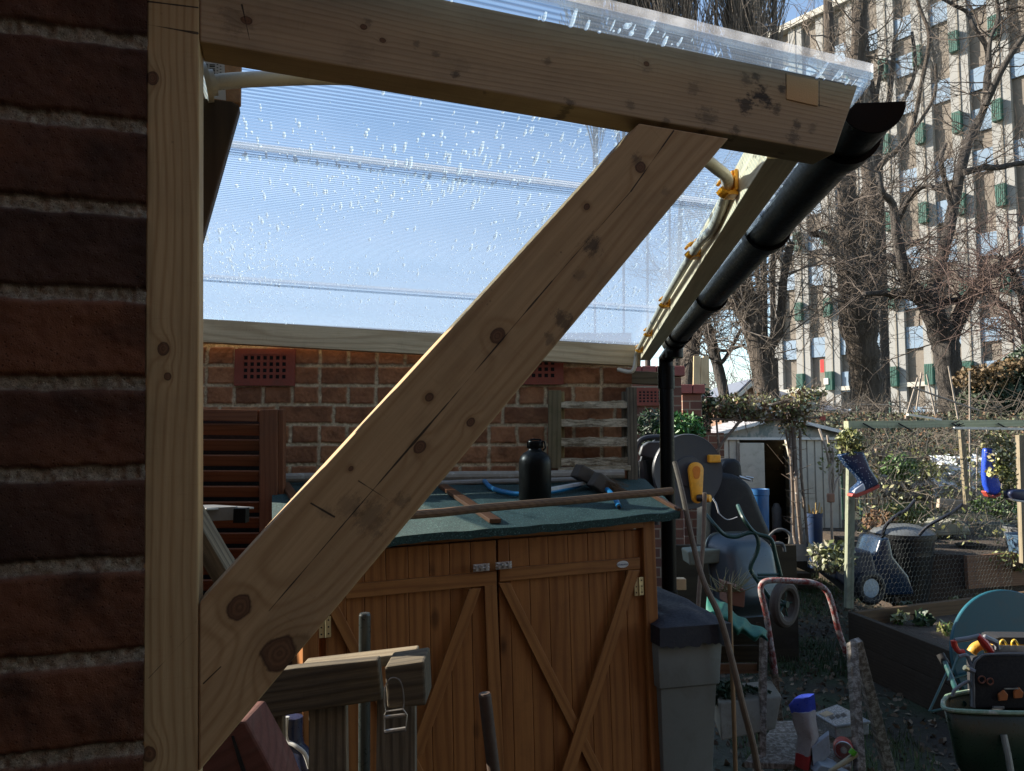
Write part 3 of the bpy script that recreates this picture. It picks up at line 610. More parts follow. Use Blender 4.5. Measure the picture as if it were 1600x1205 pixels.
# felt roof
rFRt = P(1063, 800, 2.30); rFLt = P(425, 857, 1.90); rBLt = P(425, 754, 2.99); rBRt = P(1006, 748, 3.02)
mb = MB(); nX, nY = 60, 24; vs = []; 
for j in range(nY+1):
    for i in range(nX+1):
        q = rFLt.lerp(rFRt, i/nX).lerp(rBLt.lerp(rBRt, i/nX), j/nY); q.z += (vnoise(np.array([i*.35]), np.array([j*.35]), 1, 3)[0]-.5)*.006
        vs.append(q)
fl = [(j*(nX+1)+i, j*(nX+1)+i+1, (j+1)*(nX+1)+i+1, (j+1)*(nX+1)+i) for j in range(nY) for i in range(nX)]
b = len(vs)
for i in range(nX+1):
    q = vs[i].copy(); q.z -= .022+random.uniform(-.0015, .0015); q += sN0*.004+Vector((0, 0, 0)); vs.append(q)
fl += [(i, i+1, b+i+1, b+i) for i in range(nX)]
b2 = len(vs)
for i in range(nX+1): q = vs[b+i]+sN0*.05; vs.append(q)
fl += [(b+i, b+i+1, b2+i+1, b2+i) for i in range(nX)]
b3 = len(vs)
for j in range(nY+1): q = vs[j*(nX+1)+nX].copy(); q.z -= .02; vs.append(q)
fl += [(j*(nX+1)+nX, (j+1)*(nX+1)+nX, b3+j+1, b3+j) for j in range(nY)]
mb.add(vs, fl); mb.build('felt_roof', FELT, shed, smooth=50)
def onroof(px, py, dz=0):   # intersect pixel ray with roof plane
    n = (rFRt-rFLt).cross(rBLt-rFLt).normalized(); q = Pn(px, py, rFLt, n); q.z += dz; return q
def batten(name, a, b, w, h, m, par): return longbeam(name, a, b, w, h, m, par)
RBAT = wood('roof_batten', (.13, .055, .025), (.08, .03, .014), 50, rough=.5, dirt=.3)
batten('roof_batten', onroof(692, 762, .006), onroof(774, 819, .008), .034, .012, RBAT, shed)
batten('roof_batten', onroof(1010, 771, .006), onroof(1062, 800, .004), .012, .012, RBAT, shed)
batten('roof_batten', onroof(445, 760, .01), onroof(500, 845, .01), .03, .012, RBAT, shed)
# things on the roof
def pole(name, a, b, r, m, label, cat, wob=.002, n=10, r2=None):
    a = Vector(a); b = Vector(b); k = 12; pts = [a.lerp(b, i/k)+Vector((0, 0, random.uniform(-wob, wob))) for i in range(k+1)]
    mb = MB(); mb.tube(spline(pts, 2), [r+(((r2 or r)-r)*i/(2*k)) for i in range(2*k+1)], n); o = mb.build(name, m, None, smooth=True); return tag(o, label, cat)
pole('long_handle', onroof(470, 857, .056), onroof(1050, 793, .05), .0115, STICK, 'long brown wooden handle lying along the front of the green felt roof', 'handle', .001)
GP = simple('grey_painted_pole', (.30, .26, .21), .8, .35, 30, .4, c2=(.45, .42, .36), thr=(.55, .65))
pole('grey_pole', P(380, 748, 2.93), P(975, 741, 2.95), .018, GP, 'thick weathered grey pole resting at the back of the felt roof against the wall', 'pole')
pole('thin_pipe', P(540, 758, 2.88), P(905, 750, 2.9), .010, simple('dull_tube', (.25, .22, .19), .5, .3, 30, .2), 'thin dull tube lying just in front of the thick grey pole', 'pipe')
# black bottle
q = onroof(836, 785, .002); bs = q.z
prof = [(.0, 0), (.045, 0), (.052, .004), (.0555, .012), (.0555, .15), (.0545, .165), (.050, .180), (.041, .193), (.030, .201), (.024, .206), (.0225, .212), (.0225, .216), (.027, .217), (.027, .243), (.025, .246), (0, .246)]
k_ = (P(835, 688, q.y).z-bs)/.246; kk = .94
bt2 = thing('black_bottle', q, 'matt black plastic bottle with loop cap standing on the felt roof', 'bottle')
mb = MB(); mb.lathe([(r*kk, h*k_) for r, h in prof[:12]], q, n=36); mb.build('body', BLACKP, bt2, smooth=50)
mb = MB(); mb.lathe([(r*kk, h*k_) for r, h in [(0, .214), (.0255, .214), (.0265, .218), (.0265, .238), (.024, .243), (0, .244)]], q, n=28)
for i in range(28):
    th = 6.283*i/28; c = q+Vector((math.cos(th)*.0268*kk, math.sin(th)*.0268*kk, .228*k_)); mb.box(c, (.0018, .0018, .02))
mb.tube([q+Vector((.02, 0, .243*k_)), q+Vector((.031, 0, .240*k_)), q+Vector((.034, 0, .215*k_)), q+Vector((.026, 0, .205*k_))], .0028, 6); mb.tube([q+Vector((-.02, 0, .243*k_)), q+Vector((-.006, 0, .250*k_)), q+Vector((.02, 0, .247*k_))], .003, 6)
mb.build('cap', BLACKP, bt2, smooth=40)
BLUEH = simple('bright_blue_hose', (.01, .20, .42), .35, .12, 10, .05)
hs = thing('blue_hose', onroof(790, 770), 'bright blue hose curling around the black bottle on the felt roof', 'hose')
mb = MB(); mb.tube(spline([onroof(757, 757, .012), onroof(768, 767, .010), onroof(790, 774, .010), onroof(820, 777, .010), onroof(870, 772, .012), onroof(910, 762, .014), onroof(900, 752, .02), onroof(885, 749, .02), onroof(915, 757, .016), onroof(945, 768, .012), onroof(960, 783, .010), onroof(967, 797, .010)], 8), .0085, 12, caps=True); mb.build('tube', BLUEH, hs, smooth=True)
mb = MB(); e = onroof(967, 797.5, .0095); mb.tube([e, e+(onroof(968, 800, .0095)-e)*.3], .0058, 12); mb.build('open_end', DARKHOLE, hs)
mb = MB(); a = onroof(858, 774, .02); b = onroof(918, 764, .022); mb.beam(a, b, .016, .012); mb.beam(a, a+(a-b)*.25, .006, .006); o = mb.build('hand_tool', simple('dirty_white_plastic', (.52, .53, .52), .5, .25, 30, .1), None, bevel=.002); tag(o, 'dirty white plastic tool handle lying beside the black bottle', 'tool handle')
BR = simple('grey_brush_block', (.075, .058, .045), .85, .5, 30, .6); BRI = simple('brown_bristle', (.16, .085, .04), .8, .4, 60, .3)
br = thing('brush_head', onroof(935, 770), 'worn grey brush head with brown bristles at the back of the felt roof', 'brush')
def obox(mb, c, d, yaw, pit=0): 
    R = Matrix.Rotation(yaw, 3, 'Z') @ Matrix.Rotation(pit, 3, 'Y'); mb.box(c, d, R @ Vector((1,0,0)), R @ Vector((0,1,0)), R @ Vector((0,0,1)))
mb = MB(); c1 = P(918, 745, 2.75); obox(mb, c1, (.10, .07, .05), .3, .5); c2 = P(940, 757, 2.68); obox(mb, c2, (.075, .06, .055), .3, .6); mb.build('block', BR, br, bevel=.006)
SG = []
for i in range(260):
    a = c2+Vector((random.uniform(.0, .035), random.uniform(-.03, .03), random.uniform(-.03, .02))); b = a+Vector((random.uniform(.03, .07), random.uniform(-.01, .01), random.uniform(-.05, -.01))); SG.append((*a, *b, .0008, .0005))
segs('bristles', SG, BRI, br)
# ================================================================ trellis
tr = thing('slatted_rack', P(930, 740, 3.02), 'weathered slatted wooden rack with four peeling slats against the brick wall', 'rack')
PEEL = G('peeling_slat'); v = PEEL.tc(); c = PEEL.mix(PEEL.mr(PEEL.noise(PEEL.sc(v, (12, 40, 60)), 1, 5, .75), .4, .6), (.2, .15, .09), (.68, .58, .42)); PEEL.bump(PEEL.noise(PEEL.sc(v, (20, 60, 80)), 1, 5, .8), 1, .012); PEELM = PEEL.set(c, .9)
def vbeam(nm, px0, px1, py0, py1, Y, th, m, par, bevel=.002, xt=0):
    a = P((px0+px1)/2+xt, py0, Y); b = P((px0+px1)/2, py1, Y); w_ = (px1-px0)*Y/F; b.y = a.y = Y+th/2; Xd = (a-b).normalized()
    Mx = Matrix((Xd, Vector((0, 1, 0)), Xd.cross(Vector((0, 1, 0))))).transposed().to_4x4(); Mx.translation = b; mb = MB(); mb.box(((a-b).length/2, 0, 0), ((a-b).length, th, w_)); return mb.build(nm, m, par, bevel=bevel, M=Mx)
MOSSY = wood('mossy_post', (.19, .15, .085), (.07, .055, .03), 60, rough=.9, grain=.6, dirt=.7, dirtc=(.06,.07,.03), bump=.8)
vbeam('post', 857, 877, 610, 732, 2.98, .04, MOSSY, tr); vbeam('post', 982, 997, 605, 776, 2.98, .04, GREYW, tr, xt=-2)
vbeam('post', 874, 882, 612, 720, 3.02, .02, wood('pale_old_wood', (.36, .28, .13), (.16, .11, .05), 50, dirt=.6), tr); vbeam('post', 972, 979, 612, 715, 3.02, .02, GREYW, tr)
for y0, y1 in ((628, 638), (656, 667), (684, 697), (716, 727)):
    a = P(874, y0, 3.0); b = P(983, y0-1, 3.0); n = 40; vs = []
    for i in range(n+1):
        t = i/n; tp = (vnoise(np.array([t*9.]), np.array([y0*1.]), 1, 8)[0]-.5)*.008+random.uniform(-.0012, .0012); q = a.lerp(b, t); zb = P(900, y1, 3.0).z
        vs += [(q.x, 2.985, q.z+tp), (q.x, 2.985+random.uniform(0, .003), zb), (q.x, 3.012, zb), (q.x, 3.012, q.z+tp*.5)]
    mb = MB(); mb.add(vs, [(4*i+k, 4*i+(k+1) % 4, 4*i+4+(k+1) % 4, 4*i+4+k) for i in range(n) for k in range(4)]+[(0, 1, 2, 3), (4*n, 4*n+1, 4*n+2, 4*n+3)]); mb.build('slat', PEELM, tr)
mb = MB(); mb.beam(P(872, 735, 2.99), P(985, 731, 2.99), .03, .02); mb.build('bottom_rail', PEELM, tr, bevel=.003)
mb = MB(); mb.beam(P(985, 590, 3.3), P(1034, 592, 3.3), .03, .055); tag(mb.build('mossy_rail', MOSSY, None, bevel=.003), 'mossy horizontal rail above the right post of the slatted rack', 'rail')
# ================================================================ louvre shutter on the left
sh = thing('louvre_shutter', P(380, 900, 2.72), 'red brown slatted shutter leaning against the wall left of the brace', 'shutter')
Ys = 2.7
vbeam('frame', 405, 433, 640, 960, Ys, .035, REDW, sh, .002); vbeam('frame', 434.5, 443, 640, 960, Ys+.01, .03, REDW, sh, .002); vbeam('frame', 250, 268, 638, 960, Ys, .035, REDW, sh)
longbeam('top_rail', P(250, 647, Ys+.015), P(404, 650, Ys+.015), .032, .04, REDW, sh)
for i in range(13):
    y = 670+i*24.5; a = P(262, y, Ys+.018); b = P(406, y+(1.5-i*.35), Ys+.018); X = (b-a).normalized(); Yv = Vector((0, math.cos(.5), math.sin(.5))); Yv = (Yv-X*Yv.dot(X)).normalized(); Zl = X.cross(Yv); Mx = Matrix((X, Yv, Zl)).transposed().to_4x4(); Mx.translation = a
    mb = MB(); mb.box(((b-a).length/2, 0, 0), ((b-a).length, .009, .043)); mb.build('slat', REDW, sh, bevel=.002, M=Mx)
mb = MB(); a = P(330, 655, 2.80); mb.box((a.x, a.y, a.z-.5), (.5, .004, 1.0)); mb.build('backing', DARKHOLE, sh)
# shelf end
sb = thing('metal_shelf', P(340, 805, 1.5), 'grey metal shelf end with black corner behind the timber post', 'shelf')
mb = MB(); a = P(290, 805, 1.5); b = P(370, 802, 1.5); mb.beam(a, b, .01, .026); mb.beam(P(290, 794, 1.5), P(365, 792, 1.6), .12, .004); mb.build('rail', simple('grey_sheet_metal', (.20, .20, .19), .5, .3, 25, .2, metal=.4), sb, bevel=.001)
mb = MB(); mb.box(P(377, 805, 1.5), (.024, .022, .028)); mb.build('corner', BLACKP, sb, bevel=.001)
gd_ = thing('grey_strut', P(340, 880, 1.3), 'weathered grey strut slanting down behind the timber post', 'strut')
longbeam('strut', P(296, 800, 1.25), P(372, 930, 1.35), .03, .045, GREYW, gd_, up=(0, 1, 0)); longbeam('strut', P(309, 800, 1.29), P(378, 905, 1.39), .01, .02, GREYW, gd_, up=(0, 1, 0))
# ================================================================ old wooden gate / bench at the bottom
gt2 = thing('old_wooden_gate', P(540, 1205, 1.45)-Vector((0, 0, .5)), 'weathered grey wooden gate with thick end block and wire latch in front of the cupboard', 'gate')
GW = wood('gate_rail_wood', (.13, .105, .07), (.05, .04, .03), 60, rough=.92, grain=.8, dirt=.5, bump=.9, fib=.7)
def pprism(nm, pts, Y, th, m, par, bevel=.002, X=None):
    q = [P(x, y, Y) for x, y in pts]; A = q[0]; Xd = ((q[1]-q[0]) if X is None else Vector(X)).normalized(); Yd = Vector((0, 1, 0)); Yd = (Yd-Xd*Yd.dot(Xd)).normalized(); Zl = Xd.cross(Yd)
    Mx = Matrix((Xd, Yd, Zl)).transposed().to_4x4(); Mx.translation = A; Mi = Mx.inverted(); q = [Mi @ p for p in q]
    mb = MB(); mb.prism([(p.x, 0, p.z) for p in q], (0, th, 0)); return mb.build(nm, m, par, bevel=bevel, M=Mx)
pprism('rail', [(340, 1062), (462, 1044), (590, 1031), (597, 1095), (480, 1112), (340, 1140)], 1.40, .03, GW, gt2, .003)
pprism('rail_back', [(470, 1040), (650, 1019), (650, 1035), (470, 1060)], 1.44, .05, wood('cut_edge_wood', (.25, .2, .13), (.1, .07, .04), 60, dirt=.4, bump=.9), gt2, .003)
pprism('end_block', [(601, 1042), (663, 1033), (666, 1103), (605, 1108)], 1.30, .09, GW, gt2, .004)
for a, b, c, d in ((378, 447, 1124, 0), (482, 546, 1106, 0), (584, 650, 1100, -5)):
    pprism('slat', [(a, 1500), (a-d, c-20), (b-6-d, c-22), (b, 1500)], 1.42, .022, GREYW, gt2, .002)
WIRE = simple('dull_wire', (.36, .34, .31), .4, .2, 50, .05, metal=.8)
def PP(px, py, Y=1.293): return P(px, py, Y)
mb = MB(); mb.tube(spline([PP(603, 1113), PP(601, 1100), PP(602, 1075), PP(607, 1063), PP(615, 1059), PP(624, 1063), PP(629, 1075), PP(631, 1095), PP(630, 1110)], 5), .0011, 6)
mb.tube([PP(601, 1117), PP(601, 1143), PP(634, 1138), PP(636, 1117), PP(630, 1108), PP(603, 1112), PP(601, 1117)], .0014, 6); mb.tube([PP(602, 1121), PP(633, 1117)], .003, 8); mb.tube([PP(601, 1144), PP(634, 1139)], .0038, 8); mb.build('wire_latch', WIRE, gt2, smooth=True)
# red painted timber end bottom-left
pr = thing('red_timber_block', P(365, 1200, 1.0), 'reddish split timber end at the foot of the diagonal brace', 'timber')
RW = wood('faded_red_wood', (.13, .05, .038), (.07, .03, .022), 60, rough=.85, dirt=.6, dirtc=(.16, .10, .08), bump=.8)
pprism('block', [(300, 1160), (352, 1129), (384, 1126), (432, 1215), (460, 1290), (300, 1290)], 1.02, .08, RW, pr, .004)
pprism('crack', [(361, 1150), (365, 1150), (384, 1205), (392, 1230), (386, 1230), (372, 1190)], 1.019, .003, DARKHOLE, pr, 0)
# tubes
def vtube(nm, px0, py0, px1, py1, Y, r, m, label, cat, cap=None):
    a = P(px0, py0, Y); b = P(px1, py1, Y); d = (b-a).normalized(); par = thing(nm, b, label, cat)
    mb = MB(); n = 20; t0 = d.orthogonal().normalized(); 
    mb.tube([a+d*r*.35, b+d*.7], r, n); mb.tube([a, a+d*r*.36], [r*.86, r], n); mb.build('tube', m, par, smooth=True)
    mb = MB(); mb.tube([a-d*.0004, a+d*.001], r*.42, 16); mb.build('hole', cap or DARKHOLE, par, smooth=True)
    return par
BLKTUBE = simple('dark_green_tube', (.022, .028, .026), .35, .3, 30, .1)
vtube('dark_tube', 570, 958, 569, 1210, 1.55, .0115, BLKTUBE, 'dark upright tube with rounded tip standing behind the old gate', 'tube')
RUST = simple('rusty_pipe_metal', (.07, .045, .032), .7, .4, 40, .3, metal=.3)
vtube('rusty_pipe', 757, 1083, 772, 1210, 1.3, .0105, RUST, 'dark rusty open pipe leaning in front of the cupboard doors', 'pipe', simple('grey_pipe_end', (.02, .02, .02), .6))
nb = thing('rubber_boot', P(465, 1190, 1.5), 'navy and white rubber boot standing behind the gate slats', 'boot')
NAVY = simple('navy_rubber', (.012, .02, .055), .35, .3, 20, .1); WHITEP = simple('dirty_white', (.5, .5, .47), .5, .2, 20, .1)
mb = MB(); mb.tube(spline([P(458, 1120, 1.5), P(458, 1150, 1.5), P(462, 1170, 1.5), P(474, 1185, 1.49), P(480, 1215, 1.48)], 5), .018, 14); mb.build('boot_shaft', NAVY, nb, smooth=True)
mb = MB(); mb.tube(spline([P(449, 1120, 1.485), P(449, 1155, 1.485), P(462, 1166, 1.475), P(476, 1178, 1.47), P(484, 1200, 1.465)], 5), .004, 8); mb.build('white_trim', WHITEP, nb, smooth=True)
# ================================================================ mid-ground things
def GP_(px, py): # ground point
    r = ray(px, py); return CAM+r*(-HC/r.z)
def lathe_thing(name, q, prof, m, label, cat, axis=(0,0,1), n=28, part='body'):
    t = thing(name, q, label, cat); mb = MB(); mb.lathe(prof, q, axis, n); mb.build(part, m, t, smooth=40); return t
# --- hose reel
GREYP = simple('slate_grey_plastic', (.048, .056, .064), .45, .15, 10, .08)
GREYD = simple('dark_grey_plastic', (.018, .02, .024), .45, .2, 10, .08)
ry = 4.5; rc = P(1066, 736, ry); RR = 57*ry/F
reel = thing('hose_reel', Vector((rc.x, rc.y, 0)), 'grey wall hose reel with orange crank handle behind the downpipe', 'hose reel')
Nr = Vector((.22, -1, 0)).normalized(); Ur = Zv.cross(Nr).normalized()*-1
if Ur.x < 0: Ur = -Ur
def RP(a, b, d=0): return rc+Ur*a+Zv*b-Nr*-d
def holed(nm, R, holes, m, par, th, d0, nseg=72):
    bm = bmesh.new(); 
    cu = bpy.data.curves.new('c', 'CURVE'); cu.dimensions = '2D'; cu.fill_mode = 'BOTH'; cu.extrude = th/2; cu.bevel_depth = .0015
    def ring(pts):
        sp = cu.splines.new('POLY'); sp.points.add(len(pts)-1); sp.use_cyclic_u = True
        for i, (x, y) in enumerate(pts): sp.points[i].co = (x, y, 0, 1)
    ring([(R*math.cos(6.283*i/nseg), R*math.sin(6.283*i/nseg)) for i in range(nseg)])
    for h in holes: ring(h)
    ob = bpy.data.objects.new('t', cu); COL.objects.link(ob); dg = bpy.context.evaluated_depsgraph_get(); me = bpy.data.meshes.new_from_object(ob.evaluated_get(dg)); bpy.data.objects.remove(ob)
    Mx = Matrix((Ur, Zv, Ur.cross(Zv))).transposed().to_4x4(); Mx.translation = rc+Nr*d0; bm.free(); smooth_me(me, 40); return put(nm, me, m, par, Mx)
def slot(a0, a1, r0, r1, n=8):
    return [(r1*math.cos(a0+(a1-a0)*i/n), r1*math.sin(a0+(a1-a0)*i/n)) for i in range(n+1)]+[(r0*math.cos(a1+(a0-a1)*i/n), r0*math.sin(a1+(a0-a1)*i/n)) for i in range(n+1)]
holes = [slot(math.radians(a), math.radians(a+22), RR*.60, RR*.80) for a in (50, 125, 200, 265, 325)]+[slot(math.radians(-8), math.radians(14), RR*.62, RR*.82)]
fl_ = holed('side_disc', RR*.97, holes, GREYP, reel, .012, .07)
mb = MB(); mb.lathe([(RR*.93, .055), (RR, .06), (RR*1.01, .075), (RR*.99, .085), (RR*.93, .083)], rc, Nr, 64); mb.build('rim', GREYP, reel, smooth=40)
mb = MB(); mb.lathe([(RR*.5, -.13), (RR*.5, .07), (RR*.42, .078), (RR*.40, .09), (0, .092)], rc, Nr, 40); mb.build('drum', GREYP, reel, smooth=40)
mb = MB(); mb.lathe([(RR*.90, -.15), (RR*.99, -.15), (RR*.99, -.13), (RR*.90, -.13), (RR*.90, -.15)], rc, Nr, 48); mb.build('back_disc', GREYD, reel, smooth=40)
# crank
ca = RP(.028, .008)+Nr*.105; cbp = ca+Vector((0, 0, -.155))+Ur*.004
mb = MB()
def stad(a, b, ra, rb, n=14):
    d = (b-a).normalized(); s_ = Nr.cross(d); pts = []
    for k in range(n+1): th = math.pi*k/n; pts.append(a+(s_*math.cos(th)-d*math.sin(th))*ra)
    for k in range(n+1): th = math.pi*k/n; pts.append(b+(-s_*math.cos(th)+d*math.sin(th))*rb)
    return pts
mb.prism(stad(ca, cbp, .046, .031), Nr*.022); cr = mb.build('crank_arm', ORANGE, reel, smooth=40, bevel=.004)
mb = MB(); h0 = cbp+Nr*.022+Vector((0, 0, .0)); mb.lathe([(.019, 0), (.021, .01), (.021, .05)], h0, (Nr+Ur*.9).normalized(), 16); mb.build('grip', simple('dark_rubber_grip', (.03, .02, .015), .5), cr, smooth=40)
mb = MB(); mb.lathe([(.021, .0501), (.022, .055), (.021, .075), (0, .077)], h0, (Nr+Ur*.9).normalized(), 16); mb.build('grip_end', ORANGE, cr, smooth=40)
mb = MB(); mb.prism(stad(ca+Nr*.0221, ca+Nr*.0221+Vector((0, 0, -.03)), .024, .018), Nr*.002); mb.build('boss', simple('dark_orange', (.7, .2, .01), .45), cr, smooth=40)
mb = MB(); b_ = RP(RR*.68, RR*.34)+Nr*.09; mb.box(b_+Ur*.01, (.075, .03, .045), Ur, Nr, Zv); mb.build('latch_tab', ORANGE, reel, bevel=.006)
# reel hood at the left
mb = MB(); hc = P(1018, 735, ry+.05)
arc = [P(994, 792, ry), P(994, 740, ry), P(992, 712, ry), P(997, 693, ry), P(1008, 685, ry), P(1028, 683, ry), P(1060, 684, ry)]
mb.tube(spline(arc, 6), .016, 8); mb.build('frame', GREYD, reel, smooth=True)
mb = MB(); mb.prism([P(999, 712, ry+.03), P(1003, 697, ry+.03), P(1013, 690, ry+.03), P(1050, 690, ry+.03), P(1050, 722, ry+.03), P(1020, 718, ry+.03)], (0, .05, 0)); mb.build('hood', GREYP, reel, bevel=.012, seg=3, smooth=40)
mb = MB(); mb.tube(spline([P(1004, 720, ry+.1), P(1007, 745, ry+.1), P(1010, 800, ry+.1)], 4), .03, 10); mb.tube([P(1024, 720, ry+.1), P(1026, 820, ry+.1)], .018, 10); mb.build('hose_coil', GREYD, reel, smooth=True)
# --- foliage behind
GREEN = simple('bright_green_leaf', (.045, .16, .03), .5, .5, 9, .1); DGREEN = simple('dark_green_leaf', (.02, .05, .022), .5, .5, 9, .1)
OLIVE = simple('olive_leaf', (.13, .15, .04), .5, .6, 6, .1, c2=(.25, .22, .10)); PALELEAF = simple('pale_variegated_leaf', (.16, .18, .07), .5, .6, 6, .1, c2=(.50, .47, .38), thr=(.5, .6))
BROWNL = simple('dead_brown_leaf', (.14, .075, .035), .8, .6, 6, .1)
TWIG = simple('brown_twig', (.10, .072, .055), .85, .4, 6, .2); TWIGL = simple('pale_twig', (.30, .25, .20), .8, .35, 6, .2)
def cloud(c, r, n, sh=1): 
    c = np.array(c); d = rng.normal(size=(n, 3)); d /= np.linalg.norm(d, axis=1, keepdims=True); return c+d*np.array(r)*(rng.random((n, 1))**(1/3*sh))
def sprout(c, r, n, base): # twigs from base to random points in cloud
    pts = cloud(c, r, n); S_ = []
    for p in pts:
        b = Vector(base)+Vector((random.uniform(-.02, .02), random.uniform(-.02, .02), 0)); p = Vector(p); mid = b.lerp(p, .5)+Vector((random.uniform(-.03, .03), random.uniform(-.03, .03), .04)); S_ += [(*b, *mid, .004, .003), (*mid, *p, .003, .0015)]
    return S_
def bush(name, c, r, n, size, m, label, cat, stems=14, sm=None, asp=.5, base=None, group=None):
    c = Vector(c); base = base or Vector((c.x, c.y, c.z-r[2])); t = thing(name, base, label, cat, group)
    leaves('foliage', cloud(c, r, n), size, m, t, asp=asp); segs('stems', sprout(c, r, stems, base), sm or TWIG, t); return t
bush('wall_plant', P(1066, 672, 5.6), (.17, .12, .13), 700, .06, GREEN, 'bright green leafy plant above the hose reel', 'plant', asp=.3)
bush('wall_plant', P(1022, 672, 5.8), (.15, .1, .17), 500, .07, DGREEN, 'dark green spiky plant left of the downpipe above the hose reel', 'plant', asp=.2)
bush('climber', P(1098, 640, 7.6), (.14, .12, .25), 350, .05, DGREEN, 'dark climber hanging on the stepped brick wall', 'climber', sm=TWIG)
# --- bin
BING = simple('grey_bin_plastic', (.18, .195, .185), .55, .12, 6, .15); NAVYL = simple('dark_navy_lid', (.012, .014, .024), .6, .4, 30, .5)
by = 2.30; bn = thing('grey_bin', Vector((P(1085, 1000, by).x, by+.25, 0)), 'tall grey bin with a rumpled navy lid between cupboard and ladder', 'bin')
c0 = P(1024, 985, by); c1 = P(1123, 968, by); bw = c1.x-c0.x; bz = c0.z
Xb = Vector((1, .28, 0)).normalized(); Yb = Vector((-.28, 1, 0)).normalized(); bo = Vector((c0.x, by-.04, 0)); WB = bw+.02
def quadring(z, inset): return [bo+Xb*(inset)+Yb*inset+Zv*z, bo+Xb*(WB-inset)+Yb*inset+Zv*z, bo+Xb*(WB-inset)+Yb*(.5-inset)+Zv*z, bo+Xb*inset+Yb*(.5-inset)+Zv*z]
mb = MB(); lv = [(0, .05), (bz-.16, .013), (bz-.158, .006), (bz-.045, .0), (bz-.0, .0)]; vs = []
for z, i in lv: vs += quadring(z, i)
mb.add(vs, [(4*k+j, 4*k+(j+1) % 4, 4*k+4+(j+1) % 4, 4*k+4+j) for k in range(len(lv)-1) for j in range(4)]+[(0, 1, 2, 3)]); mb.build('body', BING, bn, bevel=.006, smooth=30)
lid = MB(); nx = 22; vs = []
for j in range(nx+1):
    for i in range(nx+1):
        a, b = i/nx, j/nx; q = bo+Xb*(-.004+a*(WB+.024))+Yb*(-.02+b*.54); e = min(a, 1-a, b, 1-b); z = bz+.02+.022*min(e*8, 1)+(vnoise(np.array([a*5]), np.array([b*5]), 1, 9)[0]-.5)*.035*min(1, e*9); q.z = z; vs.append(q)
fs = [(j*(nx+1)+i, j*(nx+1)+i+1, (j+1)*(nx+1)+i+1, (j+1)*(nx+1)+i) for j in range(nx) for i in range(nx)]
ed = [i for i in range(nx+1)]+[j*(nx+1)+nx for j in range(1, nx+1)]+[nx*(nx+1)+i for i in range(nx-1, -1, -1)]+[j*(nx+1) for j in range(nx-1, 0, -1)]; b0 = len(vs)
for k, i in enumerate(ed): q = vs[i].copy(); q.z = bz-.035+random.uniform(-.006, .006); vs.append(q)
fs += [(ed[k], ed[(k+1) % len(ed)], b0+(k+1) % len(ed), b0+k) for k in range(len(ed))]
lid.add(vs, fs); lid.build('lid', NAVYL, bn, smooth=60)
# --- sticks
def stick(nm, pts, r, m, label, cat='stick', r2=None):
    mb = MB(); q = spline(pts, 6); k = len(q); mb.tube(q, [r+((r2 or r)-r)*i/(k-1) for i in range(k)], 10); return tag(mb.build(nm, m, None, smooth=True), label, cat)
BARK = simple('bark_stick', (.17, .125, .09), .85, .4, 40, .5)
stick('bent_branch', [P(1054, 722, 2.45), P(1066, 770, 2.4), P(1083, 850, 2.35), P(1100, 910, 2.3), P(1125, 965, 2.28), P(1143, 1030, 2.28), P(1160, 1100, 2.3), P(1178, 1170, 2.35), P(1190, 1240, 2.4)], .0075, BARK, 'long bent bark stick leaning in front of the hose reel and bin', r2=.0105)
stick('bamboo_cane', [P(1140, 912, 2.6), P(1142, 1000, 2.6), P(1146, 1100, 2.6), P(1150, 1230, 2.6)], .0075, simple('bamboo', (.26, .15, .07), .6, .3, 20, .2), 'straight brown cane standing right of the grey bin', 'cane')
stick('thin_stake', [P(1101, 770, 4.2), P(1099, 840, 4.2), P(1092, 930, 4.2), P(1088, 1000, 4.2)], .012, BARK, 'upright wooden stake below the hose reel', 'stake')
# --- teal sheet over planter, planters
TEAL = simple('teal_cloth', (.008, .12, .085), .7, .3, 20, .3)
tc_ = MB(); nx = 24; ny = 12; vs = []
for j in range(ny+1):
    for i in range(nx+1):
        a, b = i/nx, j/ny; top = [930, 938, 960, 975, 985][min(int(a*4), 4)]*(1-(a*4) % 1)+[938, 960, 975, 985, 985][min(int(a*4), 4)]*((a*4) % 1)
        q = P(1105+95*a, top+(46-a*30)*b, 3.35-.14*math.sin(b*2.2)); q.y += .02*math.sin(a*19+b*3); q.z += .006*math.sin(a*23); vs.append(q)
tc_.add(vs, [(j*(nx+1)+i, j*(nx+1)+i+1, (j+1)*(nx+1)+i+1, (j+1)*(nx+1)+i) for j in range(ny) for i in range(nx)])
o = tc_.build('teal_cloth', TEAL, None, smooth=70); md = o.modifiers.new('s', 'SOLIDIFY'); md.thickness = .003; tag(o, 'teal cloth draped over the dark slatted planter beside the bin', 'cloth')
DKW = wood('damp_wood_and_shade', (.05, .038, .022), (.02, .015, .01), 50, rough=.85, dirt=.6)
pl = thing('slatted_planter', P(1160, 1060, 3.4), 'dark slatted wooden planter under the teal cloth', 'planter')
for k, (y0, y1) in enumerate(((985, 1006), (1010, 1034), (1038, 1052))):
    a = P(1095, (y0+y1)/2, 3.4); b = P(1186, (y0+y1)/2-1, 3.4); longbeam('board', a, b, .02, (y1-y0)*3.4/F, DKW if k < 2 else wood('brown_board', (.2, .11, .06), (.1, .05, .03), 40), pl)
longbeam('side', P(1186, 1010, 3.4), P(1186, 1010, 3.7), .02, .2, DKW, pl)
tb = thing('terracotta_planter', P(1152, 930, 3.9), 'terracotta box planter with thin straw leaves behind the teal cloth', 'planter')
